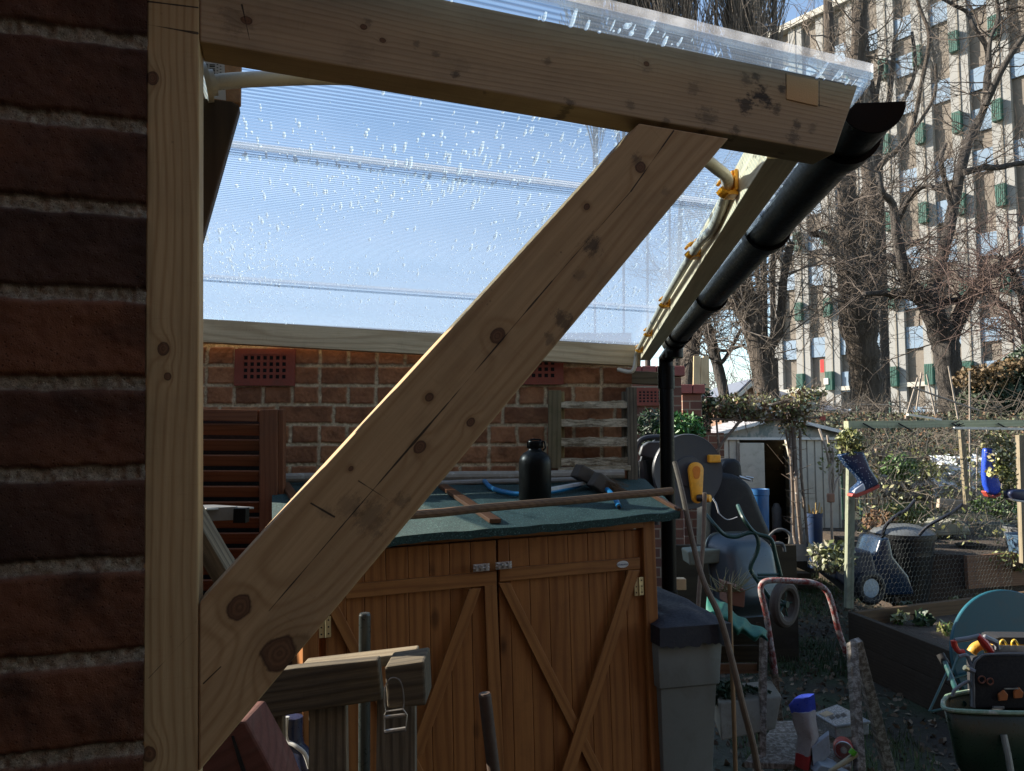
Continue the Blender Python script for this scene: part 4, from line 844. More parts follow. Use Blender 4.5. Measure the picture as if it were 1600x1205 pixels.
mb = MB(); a = P(1138, 918, 3.9); b = P(1164, 916, 3.9); mb.prism([P(1135, 912, 3.9), P(1165, 922, 3.9), P(1163, 950, 3.9), P(1137, 945, 3.9)], (0, .15, 0)); mb.build('box', simple('worn_terracotta', (.15, .06, .035), .8, .3, 15, .3), tb, bevel=.004)
SGs = [];
for i in range(40):
    a = P(random.uniform(1120, 1158), 925, 3.9); b = a+Vector((random.uniform(-.12, .12), random.uniform(-.1, .1), random.uniform(.03, .12))); SGs.append((*a, *b, .003, .001))
segs('dry_leaves', SGs, simple('straw', (.20, .18, .09), .8), tb)
wpn = thing('white_planter', P(1160, 1150, 3.3), 'stained white rectangular planter with parsley at the foot of the ladder', 'planter')
DIRTYW = simple('stained_white_plastic', (.17, .16, .125), .7, .3, 12, .3, c2=(.07, .06, .04), thr=(.5, .7))
a0, a1, a2, a3 = P(1124, 1098, 3.2), P(1222, 1088, 3.3), P(1212, 1140, 3.25), P(1127, 1158, 3.15)
mb = MB(); mb.prism([a0, a1, a2, a3], (.03, .22, 0)); mb.build('box', DIRTYW, wpn, bevel=.006)
mb = MB(); mb.beam(P(1148, 1076, 3.45), P(1195, 1072, 3.45), .015, .02); mb.build('back_rim', DIRTYW, wpn)
leaves('parsley', cloud(P(1138, 1085, 3.3), (.09, .07, .06), 500), .03, DGREEN, wpn); leaves('parsley', cloud(P(1175, 1084, 3.35), (.08, .05, .025), 250), .03, DGREEN, wpn)
# pale trough behind
mb = MB(); mb.prism([P(1075, 862, 4.9), P(1128, 858, 4.9), P(1125, 880, 4.9), P(1078, 884, 4.9)], (0, .2, 0)); tag(mb.build('pale_trough', simple('dull_green_grey', (.15, .17, .13), .8, .3, 10, .2), None, bevel=.01), 'dull grey green trough behind the bent branch', 'trough')
mb = MB(); mb.box(P(1062, 912, 3.6), (.05, .05, .05)); tag(mb.build('wood_offcut', simple('pale_wood_offcut', (.5, .36, .2), .7), None, bevel=.002), 'small pale wood offcut beside the downpipe above the bin', 'offcut')
# --- leaning grey wheelbarrow
def barrow_tray(c, X, Yv, Zn, L, Wt, Wb, D, m, par, nm='tray'):
    # open tray; rim in plane (X,Yv) facing Zn; base offset D
    mb = MB(); N = 12; vs = []
    def ring(sx, sy, dz, rr):
        pts = []; n = 8
        for cx_, cy_, a0 in ((1, 1, 0), (-1, 1, 90), (-1, -1, 180), (1, -1, 270)):
            for k in range(n+1):
                th = math.radians(a0+90*k/n); pts.append(c+X*(cx_*(sx-rr)+math.cos(th)*rr)+Yv*(cy_*(sy-rr)+math.sin(th)*rr)+Zn*dz)
        return pts
    R = [ring(Wt*1.04, L*1.04, -.008, .10), ring(Wt*1.04, L*1.04, .004, .10), ring(Wt, L, 0, .10), ring(Wb*1.1, L*.78, D*.75, .09), ring(Wb*.95, L*.68, D*.96, .08), ring(Wb*.8, L*.55, D, .07)]
    k = len(R[0])
    for r_ in R: vs += r_
    mb.add(vs, [(i*k+j, i*k+(j+1) % k, (i+1)*k+(j+1) % k, (i+1)*k+j) for i in range(len(R)-1) for j in range(k)]+[tuple((len(R)-1)*k+j for j in range(k))])
    o = mb.build(nm, m, par, smooth=60); md = o.modifiers.new('s', 'SOLIDIFY'); md.thickness = .003; return o
TRAYG = simple('grey_barrow_metal', (.055, .075, .088), .38, .3, 5, .1, metal=.3); GRNT = simple('dark_green_tube_paint', (.008, .045, .035), .35, .3, 20, .1)
wb = thing('grey_wheelbarrow', Vector((P(1180, 950, 5.0).x, 5.1, 0)), 'blue grey wheelbarrow standing on end with dark green handles before the black shape', 'wheelbarrow')
wc = P(1174, 894, 4.9); wz = Vector((.30, -.92, .25)).normalized(); wx = Vector((1, .32, 0)).normalized(); wy = wz.cross(wx).normalized(); wx = wy.cross(wz).normalized()
barrow_tray(wc+wz*-.12, wx, wy, wz, .26, .215, .16, .17, TRAYG, wb)
mb = MB()
def PW(px, py, Y=4.68): return P(px, py, Y)
mb.tube(spline([PW(1103, 804, 4.75), PW(1118, 822), PW(1133, 836), PW(1150, 839), PW(1168, 833), PW(1180, 834), PW(1185, 848), PW(1182, 864), PW(1174, 882), PW(1174, 893), PW(1187, 912), PW(1210, 945), PW(1228, 975)], 6), .0125, 10)
mb.tube(spline([PW(1153, 790, 4.8), PW(1163, 812), PW(1180, 833), PW(1204, 842), PW(1212, 868), PW(1220, 900)], 6), .0125, 10)
mb.tube([PW(1184, 898), PW(1216, 898)], .008, 8); mb.tube([PW(1184, 903), PW(1216, 903)], .008, 8); mb.build('frame', GRNT, wb, smooth=True)
RUBB = simple('black_rubber', (.012, .012, .012), .7, .3, 20, .2)
ty = 4.55; tcn = P(1226, 944, ty); mb = MB(); mb.lathe([(.135*math.cos(0)+.0, 0)]*1, tcn, (0, 1, 0), 8) if False else None
def torus(mb, c, R, r, ax, n=40, k=10):
    ax = Vector(ax).normalized(); A = ax.orthogonal().normalized(); B = ax.cross(A); vs = []
    for i in range(n):
        th = 6.283185*i/n; d = A*math.cos(th)+B*math.sin(th)
        for j in range(k): ph = 6.283185*j/k; vs.append(Vector(c)+d*(R+r*math.cos(ph))+ax*r*math.sin(ph))
    mb.add(vs, [(i*k+j, i*k+(j+1) % k, ((i+1) % n)*k+(j+1) % k, ((i+1) % n)*k+j) for i in range(n) for j in range(k)])
mb = MB(); torus(mb, tcn, .105, .03, (.62, -.75, 0)); mb.build('tyre', simple('dusty_tyre', (.055, .04, .03), .8, .3, 20, .3), wb, smooth=True)
mb = MB(); mb.lathe([(0, -.02), (.02, -.02), (.02, .02), (0, .02)], tcn, (.62, -.75, 0), 14); 
for a in range(5):
    th = 6.283*a/5; d = Vector((math.cos(th)*.75, math.cos(th)*.62, math.sin(th))); mb.tube([tcn, tcn+d*.09], .005, 6)
mb.build('hub', GRNT, wb, smooth=True)
# dark handle loop behind
mb = MB(); mb.tube(spline([P(1200, 840, 5.2), P(1212, 829, 5.2), P(1224, 828, 5.2), P(1234, 836, 5.2), P(1234, 850, 5.2)], 6), .010, 8); mb.tube(spline([P(1205, 850, 5.2), P(1222, 850, 5.2), P(1226, 862, 5.2)], 5), .012, 8); tag(mb.build('bent_tube', simple('grey_tube', (.10, .10, .095), .5), None, smooth=True), 'bent grey handle right behind the blue grey wheelbarrow', 'handle')
# --- black barbecue / composter shape
BLKC = simple('black_cover', (.003, .003, .0035), .6, .3, 8, .25)
bb = thing('covered_barbecue', Vector((P(1165, 850, 6.6).x, 6.6, 0)), 'black covered barbecue with round lid and side shelf before the metal shed', 'barbecue')
yb = 6.4
mb = MB(); mb.prism([P(x, y, yb) for x, y in ((1118, 738), (1150, 741), (1174, 758), (1195, 810), (1213, 850), (1236, 930), (1232, 960), (1110, 960), (1112, 800))], (0, .55, 0)); mb.build('cover', BLKC, bb, bevel=.05, seg=4, smooth=60)
mb = MB(); mb.prism([P(x, y, yb+.1) for x, y in ((1128, 758), (1127, 732), (1134, 719), (1150, 716), (1159, 724), (1161, 748), (1158, 765))], (0, .35, 0)); mb.build('lid', BLKC, bb, bevel=.05, seg=4, smooth=60)
mb = MB(); mb.tube([P(1155, 745, yb), P(1172, 750, yb)], .012, 8); mb.tube([P(1165, 745, yb), P(1177, 747, yb), P(1176, 753, yb)], .008, 8); mb.build('side_handle', STEEL, bb, smooth=True)
mb = MB(); mb.tube([P(1110, 773, 5.9), P(1119, 787, 5.9), P(1123, 802, 5.9)], .006, 6); mb.tube(spline([P(1123, 802, 5.9), P(1136, 812, 5.9), P(1152, 808, 5.9)], 4), .004, 6); tag(mb.build('cord', simple('whitish_cord', (.5, .5, .5), .6), None, smooth=True), 'thin whitish cord hooked in front of the black barbecue cover', 'cord')
# dark low log fence behind wheelbarrow
mb = MB(); mb.box(Vector((P(1150, 840, 5.7).x, 5.75, .42)), (.9, .05, .84)); tag(mb.build('low_board_wall', DKW, None, bevel=.005), 'dark low board wall behind the blue grey wheelbarrow', 'board wall')
# --- blue bin and bucket
BLUEB = simple('blue_plastic', (.02, .13, .33), .4, .15, 6, .1)
def tub(nm, px0, px1, py0, Y, zb, m, label, cat, taper=.82, rim=True):
    a = P(px0, py0, Y); b = P(px1, py0, Y); r = (b.x-a.x)/2; q = Vector(((a.x+b.x)/2, Y+r, zb)); h = a.z-zb; t = thing(nm, q, label, cat)
    mb = MB(); pr = [(r*taper*.98, 0), (r*taper, .005), (r*.985, h*.93)]
    if rim: pr += [(r*1.03, h*.935), (r*1.04, h), (r*.97, h)]
    pr += [(r*.95, h*.99), (r*.93, h*.7), (r*.5, h*.68), (0, h*.68)]
    mb.lathe(pr, q, n=32); mb.build('body', m, t, smooth=40); return t, q, r, h
tub('blue_bin', 1174, 1206, 765, 7.6, .25, BLUEB, 'tall bright blue tub in front of the metal shed door', 'tub')
tb_, q, r, h = tub('blue_bucket', 1263, 1290, 803, 8.0, .30, simple('dark_blue_plastic', (.015, .04, .10), .45, .2, 8, .1), 'dark blue bucket holding yellowish stems beside the vine post', 'bucket')
SGs = []
for i in range(22):
    a = q+Vector((random.uniform(-r*.6, r*.6), random.uniform(-r*.6, r*.6), h*.7)); b = a+Vector((random.uniform(-.09, .09), random.uniform(-.05, .05), random.uniform(.14, .30))); SGs.append((*a, *b, .010, .006))
segs('stems', SGs, simple('yellow_stem', (.40, .27, .10), .7, .3, 20), tb_, 6)
# --- metal shed
SHM = simple('pale_grey_metal', (.46, .43, .36), .55, .15, 5, .1, c2=(.18, .17, .14), thr=(.62, .8)); SHR = simple('dark_shingle_sheet', (.28, .27, .29), .5, .3, 10, .3); SHW = simple('white_trim_metal', (.62, .62, .60), .45, .1, 10, .05)
ms = thing('metal_shed', Vector((P(1218, 840, 9.6).x, 9.6, 0)), 'pale grey metal garden shed with open doorway and low gable roof', 'shed')
Ym = 9.5
zb_ = .15; zt = P(1200, 687, Ym).z; xL = P(1128, 700, Ym).x; xR = P(1312, 700, Ym).x; xd0 = P(1191, 700, Ym).x; xd1 = P(1232, 700, Ym).x; zr_ = P(1215, 657, Ym).z
def corrug(x0, x1, z0, z1, y, step=.095):
    mb = MB(); x = x0; prof = []
    while x < x1-.001:
        prof += [(x, y), (min(x+step*.78, x1), y), (min(x+step*.84, x1), y+.018), (min(x+step*.94, x1), y+.018)]; x += step
    prof.append((x1, y)); n = len(prof); vs = [(px, py, z0) for px, py in prof]+[(px, py, z1) for px, py in prof]; mb.add(vs, [(i, i+1, n+i+1, n+i) for i in range(n-1)]); return mb
corrug(xL, xd0-.28, zb_, zt, Ym).build('front_panel', SHM, ms); corrug(xd1+.14, xR, zb_, zt, Ym).build('front_panel', SHM, ms)
mb = MB(); mb.box(((xd0-.14+0), Ym-.03, (zb_+zt)/2-.02), (.30, .03, zt-zb_-.04)); mb.build('sliding_door', SHM, ms, bevel=.004)
mb = MB(); mb.box(((xd1+.07), Ym-.005, (zb_+zt)/2), (.14, .03, zt-zb_)); mb.build('door_jamb', SHM, ms)
mb = MB(); mb.box(((xL+xR)/2, Ym-.01, zt+.012), (xR-xL+.08, .05, .03)); mb.build('head_rail', SHW, ms)
mb = MB(); xm = P(1217, 657, Ym).x; mb.prism([(xL-.04, Ym-.02, zt+.028), (xR+.04, Ym-.02, zt+.028), (xR+.04, Ym-.02, zt+.06), (xm, Ym-.02, zr_), (xL-.04, Ym-.02, zt+.06)], (0, .02, 0)); gab = mb.build('gable', simple('flaking_metal', (.33, .33, .30), .6, .2, 10, .2, c2=(.15, .19, .18), thr=(.5, .56)), ms)
for sg, xe in ((-1, xL-.08), (1, xR+.08)):
    mb = MB(); mb.prism([(xe, Ym-.10, zt+.055), (xm, Ym-.10, zr_+.02), (xm, Ym-.10, zr_+.045), (xe, Ym-.10, zt+.08)], (0, 2.0, 0)); rf = mb.build('roof', SHR, ms)
    for k in range(8): 
        mb = MB(); f0 = k/8+.02; a = Vector((xe, 0, zt+.08)).lerp(Vector((xm, 0, zr_+.045)), f0); mb.box((a.x, Ym+.9, a.z+.006), (.02, 1.98, .012)); mb.build('ridge_line', SHR, rf)
    mb = MB(); mb.prism([(xe, Ym-.13, zt+.05), (xm, Ym-.13, zr_+.015), (xm, Ym-.13, zr_+.058), (xe, Ym-.13, zt+.09)], (0, .028, 0)); mb.build('barge_trim', SHW, ms)
for xx in (xL+.01, xR-.01): mb = MB(); mb.box((xx, Ym+.95, (zb_+zt)/2), (.02, 1.88, zt-zb_)); mb.build('side_wall', SHM, ms)
mb = MB(); mb.box(((xL+xR)/2, Ym+1.88, (zb_+zt)/2), (xR-xL, .02, zt-zb_)); mb.build('back_wall', DKW, ms)  # dark wood colour here stands in for shade inside the shed
mb = MB(); mb.box(((xL+xR)/2, Ym+.9, zb_-.07), (xR-xL, 1.9, .13)); mb.build('base', DKW, ms)
RED = simple('faded_red', (.35, .04, .025), .5, .3, 12, .1)
mb = MB(); mb.box((xd0+.13, Ym+.35, .32), (.2, .2, .22)); mb.box((xd0+.27, Ym+.25, .26), (.15, .2, .12)); tag(mb.build('red_box', RED, None, bevel=.01), 'dim red boxes on the floor inside the metal shed', 'box')
mb = MB(); mb.lathe([(.05, 0), (.06, .02), (.06, .3), (.03, .36), (0, .37)], (xd1-.03, Ym+.4, .45), n=16); tag(mb.build('pale_canister', simple('dim_grey', (.2, .2, .2), .5), None, smooth=40), 'dim grey canister inside the metal shed doorway', 'canister')
# steps in front of shed
mb = MB(); a = P(1215, 830, 8.6); mb.box((a.x, 8.9, .12), (.75, .5, .05)); mb.box((a.x, 8.55, .05), (.8, .4, .05)); tag(mb.build('timber_step', DKW, None, bevel=.005), 'low dark timber step before the shed doorway', 'step')
# --- vine arbour
ar = thing('vine_arbour', Vector((P(1243, 850, 7.6).x, 7.6, 0)), 'twiggy climber on a thin post and rail in front of the metal shed', 'climber')
VT = simple('vine_bark', (.16, .12, .09), .85, .5, 20, .4, c2=(.5, .46, .4), thr=(.6, .66))
mb = MB(); ya = 7.5
for pts, r in (([(1240, 668), (1242, 720), (1246, 780), (1252, 850)], .022), ([(1234, 676), (1238, 760), (1240, 830), (1243, 850)], .014), ([(1250, 672), (1252, 740), (1258, 800), (1262, 850)], .014), ([(1228, 672), (1232, 700), (1240, 740), (1250, 800)], .010)):
    mb.tube(spline([P(x, y, ya+random.uniform(-.04, .04)) for x, y in pts], 5), r, 8)
mb.build('stem', VT, ar, smooth=True)
mb = MB(); mb.tube([P(1110, 655, ya), P(1180, 657, ya), P(1288, 652, ya)], .011, 8); mb.tube(spline([P(1118, 710, ya), P(1130, 690, ya), P(1145, 672, ya), P(1165, 650, ya), P(1200, 635, ya), P(1235, 625, ya)], 5), .015, 8); mb.tube([P(1125, 730, ya), P(1122, 690, ya), P(1118, 640, ya)], .010, 8); mb.build('branch', VT, ar, smooth=True)
mb = MB(); mb.box(P(1285, 654, ya), (.05, .04, .04)); mb.build('red_end', RED, ar)
C = np.concatenate([cloud(P(x, y, ya+.1), (rx_, .22, rz_), n) for x, y, rx_, rz_, n in ((1128, 638, .22, .13, 520), (1160, 643, .25, .10, 620), (1195, 645, .3, .10, 700), (1232, 640, .2, .12, 600), (1250, 628, .18, .16, 420), (1240, 665, .14, .14, 260), (1270, 615, .12, .08, 100), (1185, 625, .16, .08, 120), (1145, 622, .1, .06, 60))])
k3 = rng.random(len(C)); leaves('foliage', C[k3 < .45], .042, PALELEAF, ar, asp=.6); leaves('foliage', C[(k3 >= .45) & (k3 < .8)], .042, OLIVE, ar, asp=.6); leaves('foliage', C[k3 >= .8], .05, BROWNL, ar, asp=.6)
Sg = []
for i in range(420):
    a = Vector(C[rng.integers(len(C))]); d = Vector(rng.normal(size=3)).normalized()*random.uniform(.06, .22); b = a+d; Sg.append((*a, *b, .004, .002))
for i in range(60):
    a = P(random.uniform(1236, 1256), random.uniform(690, 840), ya); b = a+Vector((random.uniform(-.1, .1), random.uniform(-.1, .1), random.uniform(-.03, .12))); Sg.append((*a, *b, .004, .002))
segs('twigs', Sg, VT, ar)
# hanging small vine tree right
sp = thing('leafless_shrub', Vector((P(1300, 830, 7.0).x, 7.0, .2)), 'pale leafless shrub with tied stems beside the mesh cage', 'shrub')
mb = MB()
for pts in ([(1297, 770), (1297, 735), (1290, 700), (1280, 670)], [(1299, 775), (1302, 740), (1297, 710), (1293, 680)], [(1301, 775), (1306, 755), (1314, 735), (1313, 700), (1309, 680)], [(1298, 772), (1296, 740), (1302, 720), (1300, 700)], [(1300, 850), (1299, 800), (1298, 765)]):
    mb.tube(spline([P(x, y, 7.0+random.uniform(-.05, .05)) for x, y in pts], 5), .011, 6)
mb.build('stems', TWIGL, sp, smooth=True)
leaves('buds', cloud(P(1300, 720, 7.0), (.12, .1, .18), 90), .04, OLIVE, sp)
mb = MB(); mb.box(P(1298, 778, 6.95), (.06, .05, .08)); mb.build('tag', simple('brown_tie', (.25, .13, .08), .7), sp, bevel=.01)
# ================================================================ raised bed, cage
BEDW = wood('damp_bed_board', (.045, .034, .022), (.02, .015, .01), 50, rough=.85, dirt=.5, bump=.6); BEDL = wood('bed_board_top', (.12, .075, .04), (.05, .03, .016), 50, rough=.85, dirt=.5)
z0 = .40; A_ = P(1329, 950, 5.55); A_.z = z0; B_ = P(1640, 914, 6.4); B_.z = z0; C_ = Vector((2.62, 3.9, z0)); D_ = Vector((5.2, 4.6, z0))
bed = thing('raised_bed', Vector((A_.x, A_.y, 0)), 'long timber raised bed with seedlings below the mesh cage', 'raised bed')
def bboard(nm, a, b, z1, z0_, th, m, par): a = Vector((a.x, a.y, (z1+z0_)/2)); b = Vector((b.x, b.y, (z1+z0_)/2)); return longbeam(nm, a, b, th, z1-z0_, m, par, bevel=.004)
bboard('side_board', A_, C_, .40, .203, .045, BEDW, bed); bboard('side_board', A_, C_, .20, .0, .045, BEDW, bed)
bboard('back_board', A_+Vector((.03, 0, 0)), B_, .40, .203, .045, BEDL, bed); bboard('back_board', A_+Vector((.03, 0, 0)), B_, .2, 0, .045, BEDW, bed)
mb = MB(); mb.prism([(A_.x+.02, A_.y-.02, 0), (B_.x, B_.y-.02, 0), (D_.x, D_.y, 0), (C_.x+.02, C_.y, 0)], (0, 0, .30)); SOILM = simple('bed_soil', (.055, .038, .026), .95, .6, 20, 1.0, c2=(.2, .12, .07), thr=(.64, .72), bd=.03); tag(mb.build('soil', SOILM, bed), kind=None)
for k, (px, py, m_, sz) in enumerate(((1496, 945, PALELEAF, .07), (1440, 970, DGREEN, .08), (1405, 968, PALELEAF, .07), (1478, 985, OLIVE, .05), (1530, 940, OLIVE, .05), (1418, 955, DGREEN, .07))):
    c = Pn(px, py+8, Vector((0, 0, .30)), Zv); c.z += .05; bush('seedling', c, (.06, .06, .05), 40, sz, m_, ['pale leafed seedling near the teal disc', 'dark green leafy seedling in the raised bed', 'pale green seedling at the left end of the raised bed', 'small yellowish seedling at the front of the raised bed', 'small olive seedling at the back of the raised bed', 'dark seedling behind the pale one in the raised bed'][k], 'seedling', 6, sm=GREEN, group='seedlings in the raised bed')
# second bed (back) inside cage, brown board right
bd2 = thing('back_bed', P(1450, 930, 7.4)*1, 'brown boarded soil bed inside the mesh cage behind the bins', 'raised bed')
a = P(1510, 905, 7.2); b = P(1640, 885, 7.5); longbeam('board', Vector((a.x, a.y, .40)), Vector((b.x+.3, b.y, .42)), .04, .30, wood('brown_bed_board', (.20, .105, .06), (.1, .05, .03), 50, dirt=.5), bd2)
mb = MB(); mb.prism([(a.x, 7.25, 0), (b.x+.6, 7.5, 0), (b.x+1.2, 10.5, 0), (3.6, 10.5, 0), (3.6, 7.4, 0)], (0, 0, .55)); mb.build('soil', SOILM, bd2)
# cage
cg = thing('mesh_cage', Vector((A_.x, A_.y+.1, 0)), 'tall vegetable cage of wire mesh on greenish timber posts and rails', 'cage')
GRNW = wood('greenish_painted_wood', (.40, .42, .28), (.22, .24, .15), 40, rough=.8, dirt=.35, bump=.5); GRNWZ = wood('greenish_painted_post', (.24, .26, .19), (.12, .14, .09), 40, rough=.8, dirt=.5, bump=.5)
cF = lambda px, py: Pn(px, py, A_+Vector((0, .06, 0)), Vector((-(B_-A_).y, (B_-A_).x, 0)).normalized())
c_t0 = cF(1322, 664); c_t1 = cF(1640, 661)
longbeam('top_rail', c_t0, c_t1, .045, .055, GRNW, cg)
def cpost(px0, px1, y0, y1, w_=.045, m=GRNWZ):
    a = cF(px0, y0); b = cF(px1, y1); longbeam('post', b, a, w_, w_, m, cg, up=(0, 1, 0))
cpost(1330, 1326, 670, 950, .05)
cdir = (c_t1-c_t0); cdir.z = 0; cdir.normalize(); cn = Vector((-cdir.y, cdir.x, 0))
a = P(1502, 672, 7.6); b = P(1511, 788, 7.6); longbeam('post', b, a, .045, .045, wood('old_stake', (.24, .20, .13), (.12, .09, .06), 40, dirt=.6), cg, up=(0, 1, 0))
a = P(1594, 680, 6.4); b = P(1600, 880, 6.4); longbeam('post', b, a, .05, .05, wood('old_stake2', (.26, .22, .15), (.12, .09, .06), 40, dirt=.6), cg, up=(0, 1, 0))
longbeam('white_batten', P(1490, 669, 5.9), P(1640, 671, 6.2), .02, .018, simple('white_batten', (.6, .58, .52), .6, .3, 20), cg); longbeam('white_batten', P(1418, 648, 5.9), P(1470, 656, 6.0), .02, .016, simple('white_batten2', (.6, .58, .52), .6, .3, 20), cg)
longbeam('cross_wire', P(1530, 690, 6.5), P(1640, 684, 6.8), .012, .012, TWIGL, cg)
# mesh: hexagons
Sg = []; hx = .040; s_ = hx/math.sqrt(3); W_, H_ = 1.75, 1.36; base = cF(1322, 950)+cn*-.03
base.z = .38
def mp(a, b):
    return base+cdir*a+Zv*b+cn*(-.0+.02*math.sin(a*3)*math.sin(b*4)+.006*math.sin(a*17+b*9))
j = 0; zrow = 0
while zrow < H_-.02:
    n_ = int(W_/hx)
    for i in range(n_):
        x = i*hx+(hx/2 if j % 2 else 0); c = zrow
        p0 = mp(x, c); p1 = mp(x+hx/2, c+s_/2); p2 = mp(x+hx/2, c+s_*1.5) if False else None
        Sg.append((*p0, *p1, .0008, .0008)); Sg.append((*mp(x+hx/2, c+s_/2), *mp(x+hx, c), .0008, .0008)); Sg.append((*mp(x+hx/2, c+s_/2), *mp(x+hx/2, c+s_*1.5), .0008, .0008))
    zrow += s_*1.5; j += 1
tag(segs('wire_mesh', Sg, simple('mesh_wire', (.16, .17, .15), .5, .3, 30, 0, metal=.5), cg, 3), kind=None)
# dark ties on rail
for x in (1350, 1405, 1488, 1560):
    mb = MB(); a = cF(x-8, 662)-cn*.04; mb.tube([a, cF(x+3, 668)-cn*.04, cF(x+10, 672)-cn*.04], .006, 5); mb.build('tie', DARKHOLE, cg)
mb = MB()
for i in range(12):
    a = cF(1485+random.uniform(-14, 14), 666+random.uniform(-5, 5))-cn*.04; mb.tube([a, a+Vector((random.uniform(-.05, .05), -.01, random.uniform(-.03, .03)))], .004, 5)
mb.build('tie', DARKHOLE, cg)
# --- boots
def boot(name, shaft, foot, r, m, solem, label, toe=None, flip=1):
    t = thing(name, shaft[0], label, 'boot'); mb = MB(); sp_ = spline(shaft+foot, 5); n = len(sp_); rr = []
    for i in range(n):
        u = i/(n-1); rr.append(r*(1.15-.30*min(u/.5, 1) if u < .5 else .85+.22*math.sin((u-.5)*2*math.pi*.9)))
    rr[-1] = r*.45; mb.tube(sp_, rr, 16); mb.build('upper', m, t, smooth=60)
    d = (foot[-1]-foot[0]); ax = d.normalized(); dn = (ax.cross(Vector((0, 1, 0)))); dn = dn if dn.z < 0 else -dn
    mb = MB(); pts = []; 
    for k in range(20):
        th = 6.283*k/20; pts.append(foot[0].lerp(foot[-1], .48)+ax*math.cos(th)*d.length*.62+Vector((0, 1, 0))*math.sin(th)*r*.85+dn*r*.86)
    mb.prism(pts, dn*r*.38); mb.build('sole', solem, t, bevel=.003)
    if toe:
        mb = MB(); c = foot[-1].lerp(foot[0], .22); mb.lathe([(r*.9, -.02), (r*1.0, .0), (r*.93, .03), (r*.6, .05), (0, .056)], c-ax*.01, ax, 16); mb.build('toe', toe, t, smooth=60)
    return t
REDS = simple('red_sole', (.42, .06, .04), .5, .3, 20, .1); NAVB = G('speckled_navy'); v = NAVB.tc(); NAVBM = NAVB.set(NAVB.mix(NAVB.mr(NAVB.vor(v, 70), .28, .18), (.012, .03, .075), (.3, .36, .42)), .22)
Yb_ = 5.45; PB = lambda x, y, d=0: P(x, y, Yb_+d)
def flatboot(label, Y, up, sole, th, m, sm, toe=None, tm=None):
    t = thing('hanging_boot', P(*up[0], Y), label, 'boot'); mb = MB(); mb.prism([P(x, y, Y-th/2) for x, y in up], (0, th, 0)); o = mb.build('upper', m, t, bevel=th*.36, seg=4, smooth=60)
    mb = MB(); mb.prism([P(x, y, Y-th*.52) for x, y in sole], (0, th*1.04, 0)); mb.build('sole', sm, t, bevel=.004)
    if toe: mb = MB(); mb.prism([P(x, y, Y-th*.5-.003) for x, y in toe], (0, th*.5, 0)); mb.build('toe_cap', tm, t, bevel=th*.2, seg=4, smooth=60)
REDS = simple('red_sole', (.42, .06, .04), .5, .3, 20, .1); NAVB = G('speckled_navy'); v = NAVB.tc(); NAVBM = NAVB.set(NAVB.mix(NAVB.mr(NAVB.vor(v, 70), .28, .18), (.012, .03, .075), (.3, .36, .42)), .22)
PB = lambda x, y, d=0: P(x, y, 5.45+d)
BRB = simple('bright_blue_rubber', (.02, .07, .50), .25, .12, 10, .03)
flatboot('speckled navy rubber boot with red sole hung on the cage corner', 5.45, [(1313, 711), (1334, 705), (1350, 706), (1361, 733), (1373, 751), (1374, 757), (1352, 768), (1338, 774), (1332, 772), (1335, 764), (1347, 753), (1339, 742), (1324, 727)], [(1374.5, 757), (1375, 762), (1340, 778), (1331, 776), (1332, 772), (1352, 767)], .08, NAVBM, REDS, [(1350, 753), (1354, 766), (1338, 773.5), (1333, 771), (1336, 764)], simple('pale_shiny_toe', (.45, .5, .58), .2, .1, 20))
flatboot('bright blue rubber boot planted with flowers hung at the right of the cage', 5.95, [(1540, 700), (1556, 699), (1557, 728), (1560, 742), (1566, 758), (1565, 770), (1555, 775), (1545, 771), (1540, 758), (1538, 742), (1539, 720)], [(1541, 767), (1546, 773), (1556, 776), (1565, 771), (1565, 773.5), (1555, 779), (1545, 776.5), (1540, 769)], .06, BRB, REDS)
flatboot('shiny black boot lying sideways at the right edge of the cage', 5.9, [(1577, 771), (1583, 765), (1605, 765), (1650, 766), (1650, 786), (1603, 784), (1582, 781)], [(1579, 779), (1585, 783), (1605, 786), (1650, 788), (1650, 785), (1605, 783), (1582, 780)], .10, NAVY, WHITEP)
bush('boot_plant', PB(1328, 692), (.10, .09, .11), 420, .035, OLIVE, 'yellow green plant growing out of the speckled navy boot', 'plant', 10)
YFL = simple('yellow_flower', (.55, .5, .16), .6, .3, 10, c2=(.6, .55, .45)); 
b_ = bush('boot_plant', PB(1560, 702, .5), (.13, .09, .15), 520, .035, OLIVE, 'trailing plant with yellow flowers spilling from the bright blue boot', 'plant', 12)
leaves('trailing_leaves', np.concatenate([cloud(PB(1574, 745, .5), (.07, .06, .20), 320), cloud(PB(1560, 735, .45), (.05, .05, .05), 60)]), .035, OLIVE, b_); leaves('flowers', np.concatenate([cloud(PB(1556, 712, .42), (.08, .05, .08), 26), cloud(PB(1552, 738, .4), (.06, .05, .04), 22)]), .028, YFL, b_, asp=.9)
# --- things inside the cage
mwr = thing('old_mower', Vector((P(1380, 920, 6.6).x, 6.6, 0)), 'dark blue and black wheeled machine with raised tube handles behind the mesh', 'garden machine')
MBL = simple('glossy_dark_blue', (.012, .028, .055), .25, .3, 10, .1)
mb = MB(); mb.prism([P(x, y, 6.5) for x, y in ((1365, 878), (1376, 842), (1390, 840), (1396, 870), (1420, 900), (1430, 930), (1350, 932))], (0, .4, 0)); mb.build('housing', MBL, mwr, bevel=.02, seg=3, smooth=50)
mb = MB(); torus(mb, P(1360, 919, 6.35), .105, .032, (.25, -1, 0)); mb.build('tyre', RUBB, mwr, smooth=True)
mb = MB(); mb.lathe([(0, -.03), (.022, -.032), (.075, -.015), (.082, .0), (.075, .01), (0, .012)], P(1360, 919, 6.34), (.25, -1, 0), 24); mb.build('hub_cap', simple('speckled_pale_blue', (.28, .36, .42), .4, .5, 60), mwr, smooth=50)
